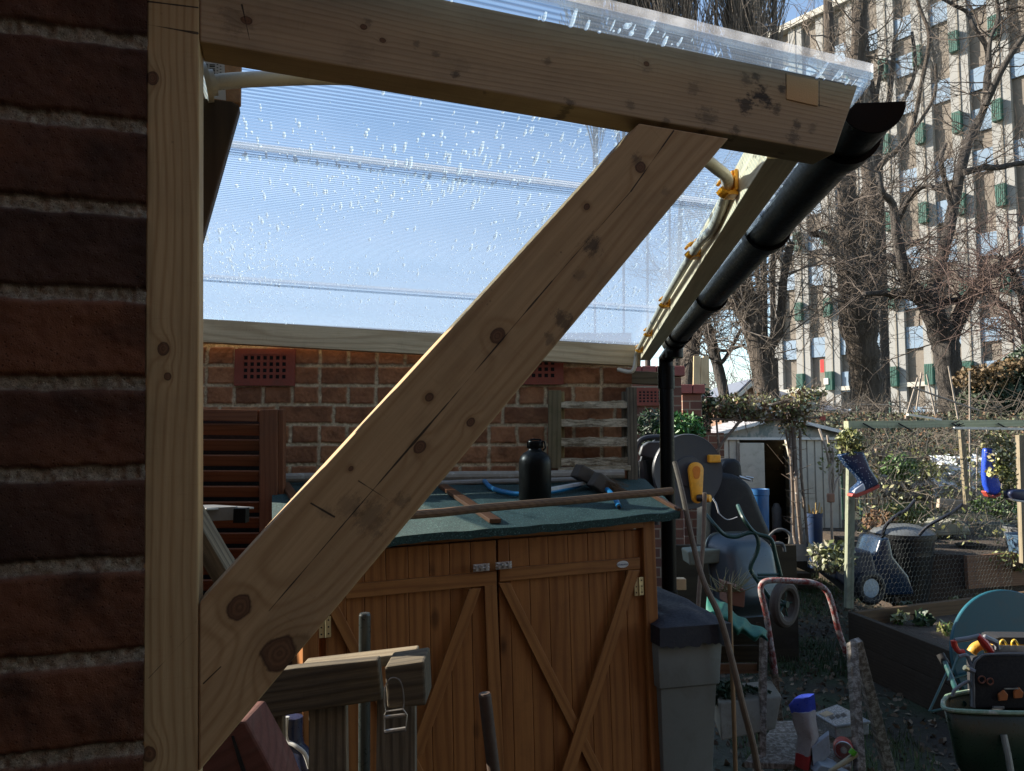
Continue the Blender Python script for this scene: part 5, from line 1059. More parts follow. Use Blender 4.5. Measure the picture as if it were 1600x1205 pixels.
mb = MB(); HND = simple('black_handle_tube', (.012, .014, .022), .3, .2, 20)
mb.tube(spline([P(1378, 840, 6.5), P(1384, 822, 6.45), P(1400, 806, 6.4), P(1416, 797, 6.4), P(1430, 781, 6.4)], 6), .014, 10); mb.tube(spline([P(1436, 836, 6.5), P(1450, 822, 6.45), P(1475, 808, 6.4), P(1492, 798, 6.4), P(1504, 788, 6.4)], 6), .014, 10); mb.build('handle', HND, mwr, smooth=True)
CHAR = simple('charcoal_plastic', (.013, .014, .015), .38, .25, 10, .15)
tt, q, r, h = tub('black_tub', 1386, 1482, 838, 7.1, .1, CHAR, 'large round black water butt with domed grey lid behind the mesh', 'water butt', taper=.72)
mb = MB(); mb.lathe([(r*1.0, h+.002), (r*.9, h+.03), (r*.5, h+.075), (r*.2, h+.085), (0, h+.086)], q, n=32); mb.build('lid', simple('grey_lid', (.10, .11, .115), .35, .3, 6, .3), tt, smooth=50)
tub('black_pot', 1508, 1552, 853, 7.6, .5, CHAR, 'black planting pot beside the round water butt', 'pot')
tub('grey_pot', 1538, 1588, 820, 8.6, .55, simple('grey_green_plastic', (.15, .17, .15), .5, .2, 6, .1), 'large grey green pot behind the black pot', 'pot', taper=.95)
tub('grey_pot', 1585, 1630, 825, 7.6, .5, simple('grey_speckled', (.13, .135, .14), .5, .3, 20, .1), 'dark grey pot at the right edge of the photo', 'pot')
tub('blue_pot', 1594, 1650, 838, 7.2, .5, simple('slate_blue', (.06, .11, .17), .4, .2, 20, .1), 'slate blue pot at the right edge of the photo', 'pot')
mb = MB(); mb.prism([P(x, y, 8.4) for x, y in ((1400, 822), (1420, 817), (1470, 816), (1500, 812), (1512, 820), (1520, 836), (1400, 840))], (0, .45, 0)); tag(mb.build('stone_trough', simple('mossy_stone', (.32, .31, .25), .9, .3, 8, .5, c2=(.12, .13, .07)), None, bevel=.02, seg=3), 'long mossy stone trough behind the water butt', 'trough')
# dark upturned box at left behind corner post
mb = MB(); mb.prism([P(x, y, 6.4) for x, y in ((1303, 868), (1312, 857), (1362, 862), (1372, 900), (1350, 940), (1306, 905))], (0, .4, 0)); tag(mb.build('black_crate', simple('dark_slate_plastic', (.03, .035, .05), .5, .3, 8, .2), None, bevel=.02, seg=3), 'dark slate crate behind the corner post of the cage', 'crate')
# bubble-wrap/plastic sheet
WRAP = simple('silvery_plastic_sheet', (.72, .76, .78), .25, .4, 25, 1.0, bd=.02, c2=(.2, .22, .2), thr=(.55, .65))
def crumple(nm, pts, Y, dpt, m, label, cat, amp=.05, n=26):
    a, b, c, d = [P(x, y, Y) for x, y in pts]; mb = MB(); vs = []
    for j in range(n+1):
        for i in range(n+1):
            q = a.lerp(b, i/n).lerp(d.lerp(c, i/n), j/n); s1 = vnoise(np.array([i*.45]), np.array([j*.45]), 1, 21)[0]; s2 = vnoise(np.array([i*.9]), np.array([j*.9]), 1, 22)[0]; q.y += (s1-.5)*dpt+(s2-.5)*dpt*.5-.6*dpt*math.sin(math.pi*j/n); q.z += (s2-.5)*amp; vs.append(q)
    mb.add(vs, [(j*(n+1)+i, j*(n+1)+i+1, (j+1)*(n+1)+i+1, (j+1)*(n+1)+i) for j in range(n) for i in range(n)]); o = mb.build(nm, m, None, smooth=25); md = o.modifiers.new('s', 'SOLIDIFY'); md.thickness = .004; return tag(o, label, cat)
crumple('plastic_sheet', [(1450, 712), (1552, 712), (1540, 772), (1455, 775)], 9.4, .3, WRAP, 'crumpled silvery plastic sheet lit by the sun behind the mesh', 'plastic sheet')
crumple('plastic_sheet', [(1545, 708), (1575, 706), (1570, 730), (1548, 735)], 9.6, .15, WRAP, 'small silvery plastic scrap left of the trailing flowers', 'plastic sheet')
crumple('pale_tarp', [(1372, 735), (1450, 742), (1448, 790), (1372, 775)], 9.8, .2, simple('dusty_tarp', (.26, .22, .18), .8, .4, 10, .3), 'dusty pale tarpaulin behind the green shrub in the cage', 'tarpaulin')
mb = MB(); mb.beam(P(1365, 706, 9.2), P(1425, 714, 9.2), .12, .10); mb.beam(P(1375, 720, 9.2), P(1428, 726, 9.2), .1, .12); tag(mb.build('timber_stack', simple('brownish_timber', (.22, .16, .11), .85, .4, 10, .3), None, bevel=.01), 'stacked brown timbers behind the speckled boot', 'timber')
mb = MB(); mb.beam(P(1465, 786, 8.0), P(1512, 790, 8.0), .06, .10); tag(mb.build('pale_block', simple('pale_brick', (.42, .33, .25), .85, .3, 10, .3), None, bevel=.01), 'pale oblong block in front of the silvery plastic sheet', 'block')
bush('green_shrub', P(1405, 730, 8.2), (.20, .15, .14), 900, .05, simple('fresh_green_leaf', (.07, .14, .03), .5, .5, 9), 'fresh green shrub behind the mesh left of the silvery sheet', 'shrub', 20)
bush('green_shrub', P(1445, 735, 8.4), (.22, .15, .10), 420, .045, OLIVE, 'sparse olive shrub in front of the silvery sheet', 'shrub', 24)
bush('low_plants', P(1412, 802, 8.0), (.27, .2, .12), 1300, .04, simple('yellow_green_leaf', (.13, .17, .035), .5, .5, 9), 'yellow green low plants between the tube handles', 'plant', 10)
bush('low_plants', P(1375, 815, 7.6), (.16, .2, .12), 350, .045, BROWNL, 'brown dead leafed plants left of the tube handles', 'plant', 20)
bush('low_plants', P(1560, 790, 7.8), (.28, .2, .12), 420, .05, simple('mid_green_leaf', (.07, .12, .03), .5, .5, 9), 'loose green plants below the bright blue boot', 'plant', 20)
bush('low_plants', P(1590, 875, 7.3), (.35, .2, .10), 320, .04, OLIVE, 'dry mixed plants in the soil of the back bed', 'plant', 20)
bush('low_plants', P(1300, 870, 6.0), (.20, .15, .13), 350, .06, PALELEAF, 'pale leafed plant at the foot of the cage corner post', 'plant', 12)
# twiggy tangle in the cage
Sg = []
for i in range(900):
    a = P(random.uniform(1335, 1620), random.uniform(672, 850), random.uniform(7.2, 9.8)); d = Vector(rng.normal(size=3)); d.z += .5; b = a+d.normalized()*random.uniform(.08, .32); Sg.append((*a, *b, .004, .0025))
tag(segs('dry_stems', Sg, simple('dry_stem', (.15, .125, .095), .8, .5, 6), None), 'tangle of dry plant stems inside the mesh cage', 'dry stems', None, 'stuff')
C = np.array([P(random.uniform(1340, 1620), random.uniform(700, 860), random.uniform(7.4, 9.9)) for _ in range(1500)]); tag(leaves('mixed_foliage', C, .05, OLIVE), 'scattered foliage inside the mesh cage', 'foliage', None, 'stuff')
canes = thing('garden_canes', P(1500, 700, 8.8), 'tall thin garden canes standing inside and above the cage', 'canes')
for (x0, y0, x1, y1) in ((1482, 572, 1497, 655), (1515, 580, 1516, 800), (1527, 700, 1526, 810), (1565, 745, 1567, 820), (1434, 590, 1415, 655), (1448, 585, 1462, 650), (1440, 582, 1432, 640), (1545, 690, 1540, 660), (1425, 605, 1530, 642)):
    mb = MB(); mb.tube([P(x0, y0, 8.8), P(x1, y1, 8.8)], .010, 6); mb.build('cane', TWIGL, canes, smooth=True)
bed_canes = None
# ================================================================ step ladder with clutter
LP = G('peeling_red_white'); v = LP.tc(); c = LP.mix(LP.mr(LP.noise(v, 28, 6, .75), .45, .55), (.19, .022, .018), (.30, .28, .27)); c = LP.mix(LP.mr(LP.noise(v, 60, 5, .8), .55, .62), c, (.06, .035, .03)); LP.bump(LP.noise(v, 40, 5, .8), .6, .004); LPM = LP.set(c, .65)
WORN = G('paint_splashed_wood'); v = WORN.tc(); c = WORN.mix(WORN.mr(WORN.noise(WORN.sc(v, (40, 40, 9)), 1, 6, .75), .46, .60), (.10, .08, .06), (.31, .28, .24)); WORN.bump(WORN.noise(v, 60, 5, .8), .6, .004); WORNM = WORN.set(c, .8)
ld = thing('step_ladder', P(1260, 1200, 3.4)*1-Vector((0, 0, P(1260, 1200, 3.4).z)), 'old paint splashed step ladder with peeling red and white tube hoop', 'step ladder')
PL = lambda x, y, Y=3.4: P(x, y, Y)
mb = MB(); mb.tube(spline([PL(1211, 1052), PL(1205, 1010), PL(1197, 960), PL(1189, 925), PL(1192, 911), PL(1207, 907), PL(1240, 908), PL(1270, 911), PL(1290, 922), PL(1300, 945), PL(1310, 985), PL(1322, 1020)], 6), .0125, 12); mb.build('hoop', LPM, ld, smooth=True)
def leg(p, q, w_=.03, t_=.022, m=WORNM): longbeam('leg', p, q, w_, t_, m, ld, bevel=.003, up=(0, 1, 0))
leg(PL(1190, 1195, 3.2), PL(1193, 985, 3.35), .028, .028); leg(PL(1222, 1160, 3.7), PL(1206, 1020, 3.45), .028, .026); leg(PL(1345, 1230, 3.1), PL(1331, 1005, 3.35), .034, .04); leg(PL(1396, 1230, 3.55), PL(1337, 1001, 3.42), .045, .04)
leg(PL(1178, 1240, 3.15), PL(1186, 1180, 3.2), .028, .03)
mb = MB(); a, b, c, d = PL(1163, 1190, 3.15), PL(1330, 1214, 3.1), PL(1345, 1160, 3.6), PL(1215, 1150, 3.6); zt_ = a.z; q = [Vector((p.x, p.y, zt_)) for p in (a, b, c, d)]; mb.prism(q, (0, 0, -.025)); mb.build('tread', WORNM, ld, bevel=.004)
zt_ += .002
def on(px, py): return Pn(px, py, Vector((0, 0, zt_)), Zv)
# rubble sack
BAGW = simple('white_paper_bag', (.36, .34, .34), .55, .12, 14, .4, bd=.01); BAGB = simple('blue_plastic_film', (.03, .06, .42), .35, .2, 14, .4); BAGR = simple('red_bag_base', (.35, .03, .03), .5, .2, 14, .3)
bg_ = thing('paper_bag', on(1258, 1190), 'upright white bag with blue rolled top and red base on the ladder tread', 'bag')
by_ = 3.12
def pouch(mb, pts_l, pts_r, Y, th, seed):
    n = len(pts_l); vs = []; m_ = 8
    for i in range(n):
        a = P(*pts_l[i], Y); b = P(*pts_r[i], Y)
        for k in range(m_+1):
            t = k/m_; q = a.lerp(b, t); q.y -= th*math.sin(math.pi*t)*.5+random.uniform(-.004, .004); vs.append(q)
        for k in range(m_+1):
            t = 1-k/m_; q = a.lerp(b, t); q.y += th*math.sin(math.pi*t)*.5; vs.append(q)
    K = 2*(m_+1); mb.add(vs, [(i*K+j, i*K+(j+1) % K, (i+1)*K+(j+1) % K, (i+1)*K+j) for i in range(n-1) for j in range(K)]+[tuple(range(K)), tuple((n-1)*K+j for j in range(K))])
mb = MB(); pouch(mb, [(1236, 1112), (1239, 1130), (1246, 1150), (1243, 1176)], [(1274, 1108), (1276, 1125), (1279, 1150), (1271, 1178)], by_, .07, 1); mb.build('body', BAGW, bg_, smooth=50)
mb = MB(); pouch(mb, [(1233, 1106), (1232, 1103), (1236, 1113)], [(1272, 1084), (1272, 1086), (1274, 1109)][0:3], by_, .03, 2); 
mb = MB(); pouch(mb, [(1240, 1092), (1232, 1102), (1236, 1113.5)], [(1272, 1084), (1273, 1095), (1274.5, 1109.5)], by_, .045, 2); mb.build('rolled_top', BAGB, bg_, smooth=50)
mb = MB(); pouch(mb, [(1243, 1175), (1242, 1196)], [(1271, 1177), (1266, 1200)], by_, .072, 3); mb.build('base', BAGR, bg_, smooth=50)
# clear plastic box
CLB = simple('cloudy_plastic', (.24, .26, .27), .25, .12, 10, .1); px_ = thing('plastic_box', on(1312, 1165), 'cloudy clear plastic box with labels stacked beside the white bag', 'plastic box')
def skewbox(mb, quad, h): mb.prism(quad, (0, 0, -h))
zq = P(1300, 1125, 3.35).z; Qz = lambda x, y: Pn(x, y, Vector((0, 0, zq)), Zv)
Q = [Qz(1273, 1114), Qz(1305, 1133), Qz(1358, 1126), Qz(1308, 1101)]
mb = MB(); skewbox(mb, [q+Vector((0, 0, -.013)) for q in Q], .045); mb.build('body', CLB, px_, bevel=.006)
mb = MB(); c_ = sum(Q, Vector())/4; skewbox(mb, [c_+(q-c_)*1.06 for q in Q], .0125); ldd = mb.build('lid', CLB, px_, bevel=.004)
mb = MB(); mb.prism([Qz(x, y)+Vector((0, 0, .0012)) for x, y in ((1280, 1116), (1290, 1121), (1303, 1116), (1292, 1111))], (0, 0, .0006)); mb.build('label', simple('tan_label', (.4, .29, .17), .8), ldd)
mb = MB()
for k in range(3): mb.prism([Qz(x+k*9, y-k*2)+Vector((0, 0, .0012)) for x, y in ((1295, 1121), (1300, 1125), (1305, 1122), (1300, 1118))], (0, 0, .0006))
mb.build('print', GREYD, ldd)
# red tape tin, grey case, marker, tray
tn = thing('red_tape_reel', on(1312, 1180), 'red drum with grey metal end below the plastic box', 'drum')
ax = Vector((-.35, -.9, .15)).normalized(); c_ = P(1318, 1170, 3.18); mb = MB(); mb.lathe([(0, -.05), (.036, -.05), (.038, -.045), (.038, .025), (.034, .03)], c_, ax, 28); mb.build('body', simple('red_paint', (.38, .04, .025), .4, .2, 15), tn, smooth=40)
mb = MB(); mb.lathe([(.034, .030), (.031, .032), (.029, .024), (.014, .022), (.012, .034), (0, .035)], c_, ax, 28); mb.build('end_cap', STEEL, tn, smooth=40)
mb = MB(); mb.prism([P(1268, 1168, 3.08), P(1295, 1148, 3.12), P(1297, 1180, 3.12), P(1271, 1202, 3.08)], (.02, .05, .0)); tag(mb.build('grey_case', simple('grey_case', (.25, .28, .32), .5, .3, 25), None, bevel=.003), 'small grey plastic case standing right of the white bag', 'case')
mb = MB(); mb.prism([P(x, y, 3.05) for x, y in ((1272, 1207), (1283, 1196), (1312, 1203), (1340, 1215), (1300, 1230))], (0, .12, 0)); tag(mb.build('pale_tray', simple('pale_blue_tray', (.25, .3, .34), .4, .15, 15), None, bevel=.004), 'pale blue tray at the bottom edge of the photo on the ladder', 'tray')
mb = MB(); mb.tube([P(1295, 1206, 3.0), P(1318, 1192, 3.0), P(1338, 1178, 3.02)], [.006, .010, .011], 10); o = mb.build('paint_brush', simple('pale_wood_handle', (.36, .32, .2), .6), None, smooth=40); tag(o, 'pale handled tool with green tip lying on the ladder tread', 'tool')
mb = MB(); mb.tube([P(1330, 1179, 3.0), P(1335, 1172, 3.0)], .013, 10); mb.build('green_tip', simple('bright_green', (.10, .42, .02), .4), o, smooth=40)
# ================================================================ green wheelbarrow right bottom
gw = thing('green_wheelbarrow', Vector((P(1580, 1200, 2.9).x, 3.0, 0)), 'dark green wheelbarrow with dented pale rim holding tools', 'wheelbarrow')
GBM = simple('dark_green_paint', (.008, .028, .014), .35, .3, 12, .15); RIMM = simple('worn_green_rim', (.20, .30, .20), .45, .5, 40, .4, c2=(.45, .44, .36), thr=(.5, .6))
zrm = P(1500, 1105, 2.85).z; RZ = lambda x, y: Pn(x, y, Vector((0, 0, zrm)), Zv)
e0_ = [RZ(1474, 1096), RZ(1478, 1108), RZ(1520, 1112), RZ(1600, 1114), RZ(1680, 1112)]
far_ = [RZ(1480, 1088), RZ(1520, 1080), RZ(1600, 1074), RZ(1680, 1070)]
loop_ = spline(e0_, 6)+spline(far_[::-1], 6); mb = MB(); mb.tube(loop_+[loop_[0]], .0085, 8, caps=False); mb.build('rim', RIMM, gw, smooth=True)
cb_ = sum(loop_, Vector())/len(loop_); n = len(loop_); vs = []
for lv_, (k_, dz) in enumerate(((1, 0), (.80, -.20), (.62, -.27), (0.1, -.275))):
    for p in loop_: q = cb_+(p-cb_)*k_; q.z = zrm+dz; vs.append(q)
mb = MB(); mb.add(vs, [(i*n+j, i*n+(j+1) % n, (i+1)*n+(j+1) % n, (i+1)*n+j) for i in range(3) for j in range(n)]+[tuple(3*n+j for j in range(n))]); o = mb.build('tray', GBM, gw, smooth=40); md = o.modifiers.new('s', 'SOLIDIFY'); md.thickness = .003
mb = MB(); mb.tube([P(1568, 1148, 2.80), P(1575, 1180, 2.78), P(1585, 1240, 2.76)], .011, 10); mb.tube([P(1488, 1118, 2.9), P(1510, 1150, 2.9)], .008, 8); mb.build('leg', simple('pale_worn_tube', (.25, .26, .22), .5, .5, 30, .2), gw, smooth=True)
mb = MB(); mb.tube([P(1469, 1022, 3.3), P(1478, 1038, 3.28)], .017, 12); mb.build('grip', RUBB, gw, smooth=40)
mb = MB(); TEALT = simple('teal_paint', (.006, .05, .045), .4, .3, 10, .1); mb.tube(spline([P(1476, 1034, 3.28), P(1486, 1058, 3.2), P(1494, 1078, 3.12), P(1506, 1100, 3.0)], 5), .0105, 10); mb.build('handle', TEALT, gw, smooth=True)
# toolbag
tbg = thing('tool_bag', RZ(1570, 1090), 'open black tool bag standing in the green wheelbarrow', 'tool bag')
BLKF = simple('black_canvas', (.010, .010, .011), .8, .3, 80, .5)
mb = MB(); mb.prism([P(x, y, 2.85) for x, y in ((1521, 1108), (1522, 1042), (1527, 1030), (1545, 1023), (1700, 1024), (1700, 1110))], (0, .03, 0)); mb.build('front_flap', BLKF, tbg, bevel=.008, seg=3, smooth=40)
mb = MB(); mb.box(P(1620, 1070, 3.02), (.42, .22, .17)); mb.build('body', BLKF, tbg, bevel=.02, seg=3, smooth=40)
mb = MB(); mb.tube(spline([P(1522, 1106, 2.845), P(1521, 1045, 2.845), P(1530, 1028, 2.845), P(1550, 1022, 2.845), P(1640, 1022, 2.845)], 5), .004, 8); mb.build('piping', simple('grey_piping', (.12, .12, .12), .6), tbg, smooth=True)
mb = MB()
for (x, y, r_) in ((1534, 1062, .012), (1547, 1065, .011)): torus(mb, P(x, y, 2.84), r_, .003, (0, 1, 0), 18, 6)
mb.build('eyelet', simple('copper_ring', (.22, .08, .05), .4, metal=.5), tbg, smooth=True)
DOR = simple('dull_orange', (.4, .12, .03), .5, .4, 40)
for (x, y) in ((1568, 1088), (1592, 1084)): mb = MB(); mb.prism([P(x-7, y+8, 2.838), P(x-8, y-3, 2.838), P(x+1, y-10, 2.838), P(x+8, y-2, 2.838), P(x+6, y+7, 2.838)], (0, .008, 0)); mb.build('tool_tip', DOR, tbg, bevel=.003)
mb = MB(); mb.box(P(1560, 1105.5, 2.83), (.04, .006, .008)); mb.box(P(1580, 1076, 2.838), (.05, .004, .004)); mb.build('metal_tool', STEEL, tbg)
YB = simple('yellow_plastic_bag', (.55, .30, .04), .45, .3, 14, .4, bd=.01)
yb_ = thing('yellow_caddy', P(1575, 1025, 3.0), 'yellow tool caddy with clips behind the black bag', 'caddy')
mb = MB(); mb.prism([P(x, y, 3.0) for x, y in ((1556, 1026), (1560, 1000), (1700, 1000), (1700, 1030))], (0, .10, 0)); mb.build('body', YB, yb_, bevel=.008, seg=3)
mb = MB(); mb.tube(spline([P(1518, 1020, 2.95), P(1524, 1012, 2.95), P(1536, 1008, 2.95), P(1546, 1016, 2.95), P(1544, 1032, 2.95)], 4), .018, 12); mb.build('roll', YB, yb_, smooth=True)
mb = MB(); mb.prism([P(x, y, 2.99) for x, y in ((1556, 998), (1562, 996), (1700, 997), (1700, 1007), (1556, 1007))], (0, .09, 0)); mb.build('dark_rim', BLKF, yb_)
mb = MB()
for x in (1566, 1584):
    mb.tube(spline([P(x-2, 1014, 2.97), P(x-3, 1004, 2.96), P(x+1, 1000, 2.96), P(x+5, 1004, 2.96), P(x+9, 1013, 2.97)], 4), .004, 6)
mb.build('clip', simple('bright_yellow', (.75, .48, .05), .4), yb_, smooth=True)
hsw = thing('hand_saw', P(1530, 1005, 2.92), 'hand saw with red and grey loop handle on top of the tool bag', 'saw')
RSP = simple('red_saw_plastic', (.50, .035, .025), .4, .15, 20); GSP = simple('grey_saw_plastic', (.16, .17, .18), .5, .15, 20)
mb = MB(); mb.tube(spline([P(1490, 1001, 2.9), P(1492, 1010, 2.9), P(1498, 1018, 2.9), P(1506, 1019, 2.9)], 4), .0105, 10); mb.tube([P(1528, 993, 2.9), P(1538, 1005, 2.9), P(1549, 1019, 2.9)], [.010, .016, .012], 10); mb.build('handle_red', RSP, hsw, smooth=True)
mb = MB(); mb.tube([P(1492, 1001, 2.902), P(1512, 998, 2.902), P(1530, 994, 2.902)], .009, 10); mb.tube([P(1538, 996, 2.91), P(1556, 1004, 2.91), P(1558, 1014, 2.91)], .012, 8); mb.build('handle_grey', GSP, hsw, smooth=True)
mb = MB(); mb.prism([P(x, y, 2.91) for x, y in ((1549, 1008), (1700, 1012), (1700, 1020), (1549, 1022))], (0, .002, 0)); mb.build('blade', STEEL, hsw)
pls = thing('pliers', P(1505, 1050, 2.85), 'grey handled pliers hanging over the left side of the tool bag', 'pliers')
mb = MB(); mb.tube(spline([P(1498, 1026, 2.87), P(1510, 1024, 2.87), P(1515, 1034, 2.87), P(1520, 1052, 2.86), P(1520, 1105, 2.85)], 5), .007, 8); mb.tube(spline([P(1488, 1088, 2.86), P(1492, 1078, 2.86), P(1506, 1068, 2.86), P(1515, 1066, 2.86), P(1518, 1080, 2.86)], 5), .006, 8); mb.tube([P(1508, 1043, 2.85), P(1523, 1050, 2.84)], .009, 8); mb.build('handles', GSP, pls, smooth=True)
mb = MB(); mb.tube([P(1507, 1043, 2.845), P(1512, 1046, 2.845)], .010, 8); mb.build('brass_bolt', BRASS, pls, smooth=True)
# teal table
tt_ = thing('teal_table', Vector((P(1560, 1080, 3.9).x, 3.9, 0)), 'round teal folding table top leaning upright behind the wheelbarrow', 'table')
tq = P(1577, 1022, 3.85); rT = .305
mb = MB(); axT = Vector((.10, -1, .12)).normalized(); mb.lathe([(0, -.012), (rT-.004, -.012), (rT, -.008), (rT, .006), (rT-.004, .010), (0, .010)], tq, axT, 72); mb.build('table_top', simple('teal_enamel', (.008, .085, .115), .45, .12, 3, .05), tt_, smooth=40)
mb = MB(); mb.tube([P(1495, 1075, 3.75), P(1472, 1108, 3.7), P(1455, 1112, 3.7)], .006, 8); mb.tube([P(1480, 1050, 3.8), P(1452, 1112, 3.72)], .006, 8); mb.tube([P(1500, 1020, 3.8), P(1482, 1062, 3.75), P(1518, 1052, 3.8)], .008, 8); mb.build('leg', TEALT, tt_, smooth=True)
# ---------------------------------------------------------------- ground cover
C = []
for _ in range(20000):
    x = random.uniform(.8, 6); y = random.uniform(2.6, 12)
    C.append((x, y, .008))
C = np.array(C); k = rng.random(len(C)); tag(leaves('leaf_litter', C[k < .85], .04, simple('leaf_litter_brown', (.07, .05, .033), .9, .6, 4, c2=(.25, .19, .12)), None, up=0, asp=.6), 'scattered dead leaves on the dark soil', 'leaf litter', None, 'stuff')
Sg = []
for _ in range(16000):
    x = random.uniform(1.0, 3.6); y = random.uniform(3.2, 11); 
    if vnoise(np.array([x*1.2]), np.array([y*1.2]), 1, 33)[0] < .42: continue
    hh = random.uniform(.03, .09); Sg.append((x, y, 0, x+random.uniform(-.03, .03), y+random.uniform(-.03, .03), hh, .0035, .0008))
tag(segs('grass', Sg, simple('grass_blade', (.035, .07, .018), .7, .5, 2), None), 'thin dark grass on the trodden ground', 'grass', None, 'stuff')
# ================================================================ background
# ---- apartment building
def facZ(x): return 53*1511/(x+130)
def facX(x): return (x-800)/F*facZ(x)
fO = Vector((facX(1207), facZ(1207), 0)); fd = (Vector((facX(1600), facZ(1600), 0))-fO).normalized(); fn = Vector((-abs(fd.y), -abs(fd.x), 0)).normalized()
fn = Vector((fd.y, -fd.x, 0)); fn = fn if fn.y < 0 else -fn
apt = thing('apartment_block', fO+fd*14, 'tall pale brick apartment block with blue window columns and green balcony boxes behind bare trees', 'apartment block')
MF = Matrix((fd, -fn, Zv)).transposed().to_4x4(); MF.translation = fO   # local x along, y into building, z up
g = G('pale_facade_brick'); v = g.tc(); c = g.mix(g.noise(v, .6, 5, .6), (.19, .19, .185), (.28, .28, .27)); c = g.mix(g.mr(g.noise(g.sc(v, (3, 3, .35)), 1, 4, .7), .5, .72, 0, .5), c, (.20, .18, .15)); x, y, z = g.xyz(v)
c = g.mix(g.mr(g.m('SINE', z*41.9), .6, 1, 0, .25), c, (.22, .19, .15)); c = g.mix(g.mr(g.noise(v, 18, 3, .7), .35, .65, 0, .5), c, (.35, .345, .33)); FACM = g.set(c, .9)
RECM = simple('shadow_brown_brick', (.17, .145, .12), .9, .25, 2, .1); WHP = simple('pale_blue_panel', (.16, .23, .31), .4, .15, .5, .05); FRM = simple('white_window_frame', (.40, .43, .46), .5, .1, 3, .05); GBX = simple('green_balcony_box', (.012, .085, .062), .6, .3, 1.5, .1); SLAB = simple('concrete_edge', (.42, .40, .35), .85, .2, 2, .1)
gg = G('window_glass'); gg.set(gg.mix(gg.noise(gg.tc(), .35, 2), (.02, .035, .07), (.07, .13, .24)), .06, Specular_IOR_Level=1.0); GLS = gg.mat
gd2 = G('dark_room_glass'); gd2.set((.02, .02, .022), .1); GLD = gd2.mat
GLC = simple('net_curtain_pane', (.30, .33, .36), .3, .3, 1.5, 0); GLB = simple('deep_blue_pane', (.05, .10, .22), .15, .4, .8, 0)
NC = 12; NF = 12; pitch = 2.33; s0 = 1.6; sz0 = 6.62; fh = 2.7; ZT = 34.2; LW = s0+pitch*(NC-1)+2.2
def BX(mb, x0, x1, y0, y1, z0_, z1_): mb.box(((x0+x1)/2, (y0+y1)/2, (z0_+z1_)/2), (x1-x0, y1-y0, z1_-z0_))
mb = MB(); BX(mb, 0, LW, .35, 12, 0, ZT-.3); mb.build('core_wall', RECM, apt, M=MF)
mb = MB()
edges = [0]
for k in range(NC): edges += [s0+k*pitch-.60, s0+k*pitch+.60]
edges.append(LW)
for i in range(0, len(edges), 2): BX(mb, edges[i], edges[i+1], -.0, .349, 0, ZT-.5)
mb.build('brick_pier', FACM, apt, M=MF)
mb = MB()
for i in range(2, len(edges)-1, 2): xm_ = (edges[i]+edges[i+1])/2; BX(mb, xm_-.05, xm_+.05, -.06, -.002, 0, ZT-.5)
mb.build('downpipes', simple('facade_pipe', (.22, .2, .17), .8, .2, 2), apt, M=MF)
mb = MB(); BX(mb, -.3, LW, -.35, 12.3, ZT-.5, ZT); mb.build('roof_edge', SLAB, apt, M=MF); mb = MB(); BX(mb, 0, LW, -.03, .34, sz0-2.7+1.65-.3, sz0-2.7+1.65); mb.build('string_course', SLAB, apt, M=MF)
nwin = 0
fr = MB(); W2, H2 = .58, .62
for (a, b, c_, d) in ((-W2, W2, -H2, -H2+.07), (-W2, W2, H2-.07, H2), (-W2, -W2+.07, -H2+.07, H2-.07), (W2-.07, W2, -H2+.07, H2-.07)): fr.box(((a+b)/2, 0, (c_+d)/2), (b-a, .08, d-c_))
frame_me = None
stuff_fr = MB(); stuff_gl = MB()
for f in range(-1, 10):
    for k in range(NC):
        xc = s0+k*pitch; zc = sz0+f*fh+.62
        if nwin < 98 and k < 9:
            if frame_me is None:
                w0 = fr.build('window', FRM, apt, M=MF @ Matrix.Translation((xc, .2, zc))); pm = MB(); pm.box((0, .02, 0), (2*W2-.13, .02, 2*H2-.13)); p0_ = pm.build('pane', GLS, w0, M=MF @ Matrix.Translation((xc, .2, zc))); frame_me = (w0, p0_); nwin += 1
            else:
                w1 = frame_me[0].copy(); COL.objects.link(w1); w1.matrix_basis = MF @ Matrix.Translation((xc, .2, zc)); w1.parent = apt; nwin += 1
                p1_ = frame_me[1].copy(); COL.objects.link(p1_); p1_.parent = w1; p1_.matrix_parent_inverse = w1.matrix_basis.inverted(); p1_.matrix_basis = w1.matrix_basis.copy()
                # parents: w1.matrix_world = apt*inv*basis = basis
                rr_ = random.random()
                if rr_ < .62: p1_.data = p1_.data.copy(); p1_.data.materials[0] = GLD if rr_ < .22 else (GLC if rr_ < .4 else GLB)
        else:
            stuff_fr.box((xc, .2, zc), (2*W2, .08, 2*H2)); stuff_gl.box((xc, .15, zc), (2*W2-.14, .02, 2*H2-.14))
a_ = stuff_fr.build('far_window_frames', FRM, apt, M=MF); tag(a_, kind='stuff'); a_ = stuff_gl.build('far_window_panes', GLS, apt, M=MF); tag(a_, kind='stuff')
pn = MB(); rc_ = MB()
for f in range(-1, 10):
    for k in range(NC):
        xc = s0+k*pitch; zb2 = sz0+f*fh-1.46; zt2 = sz0+f*fh-.002
        if f % 2 or random.random() < .35: BX(pn if len(pn.v) < 0 else (cur := MB()), xc-.585, xc+.585, .16, .3, zb2, zt2); cur.build('spandrel_panel', WHP, apt, M=MF)

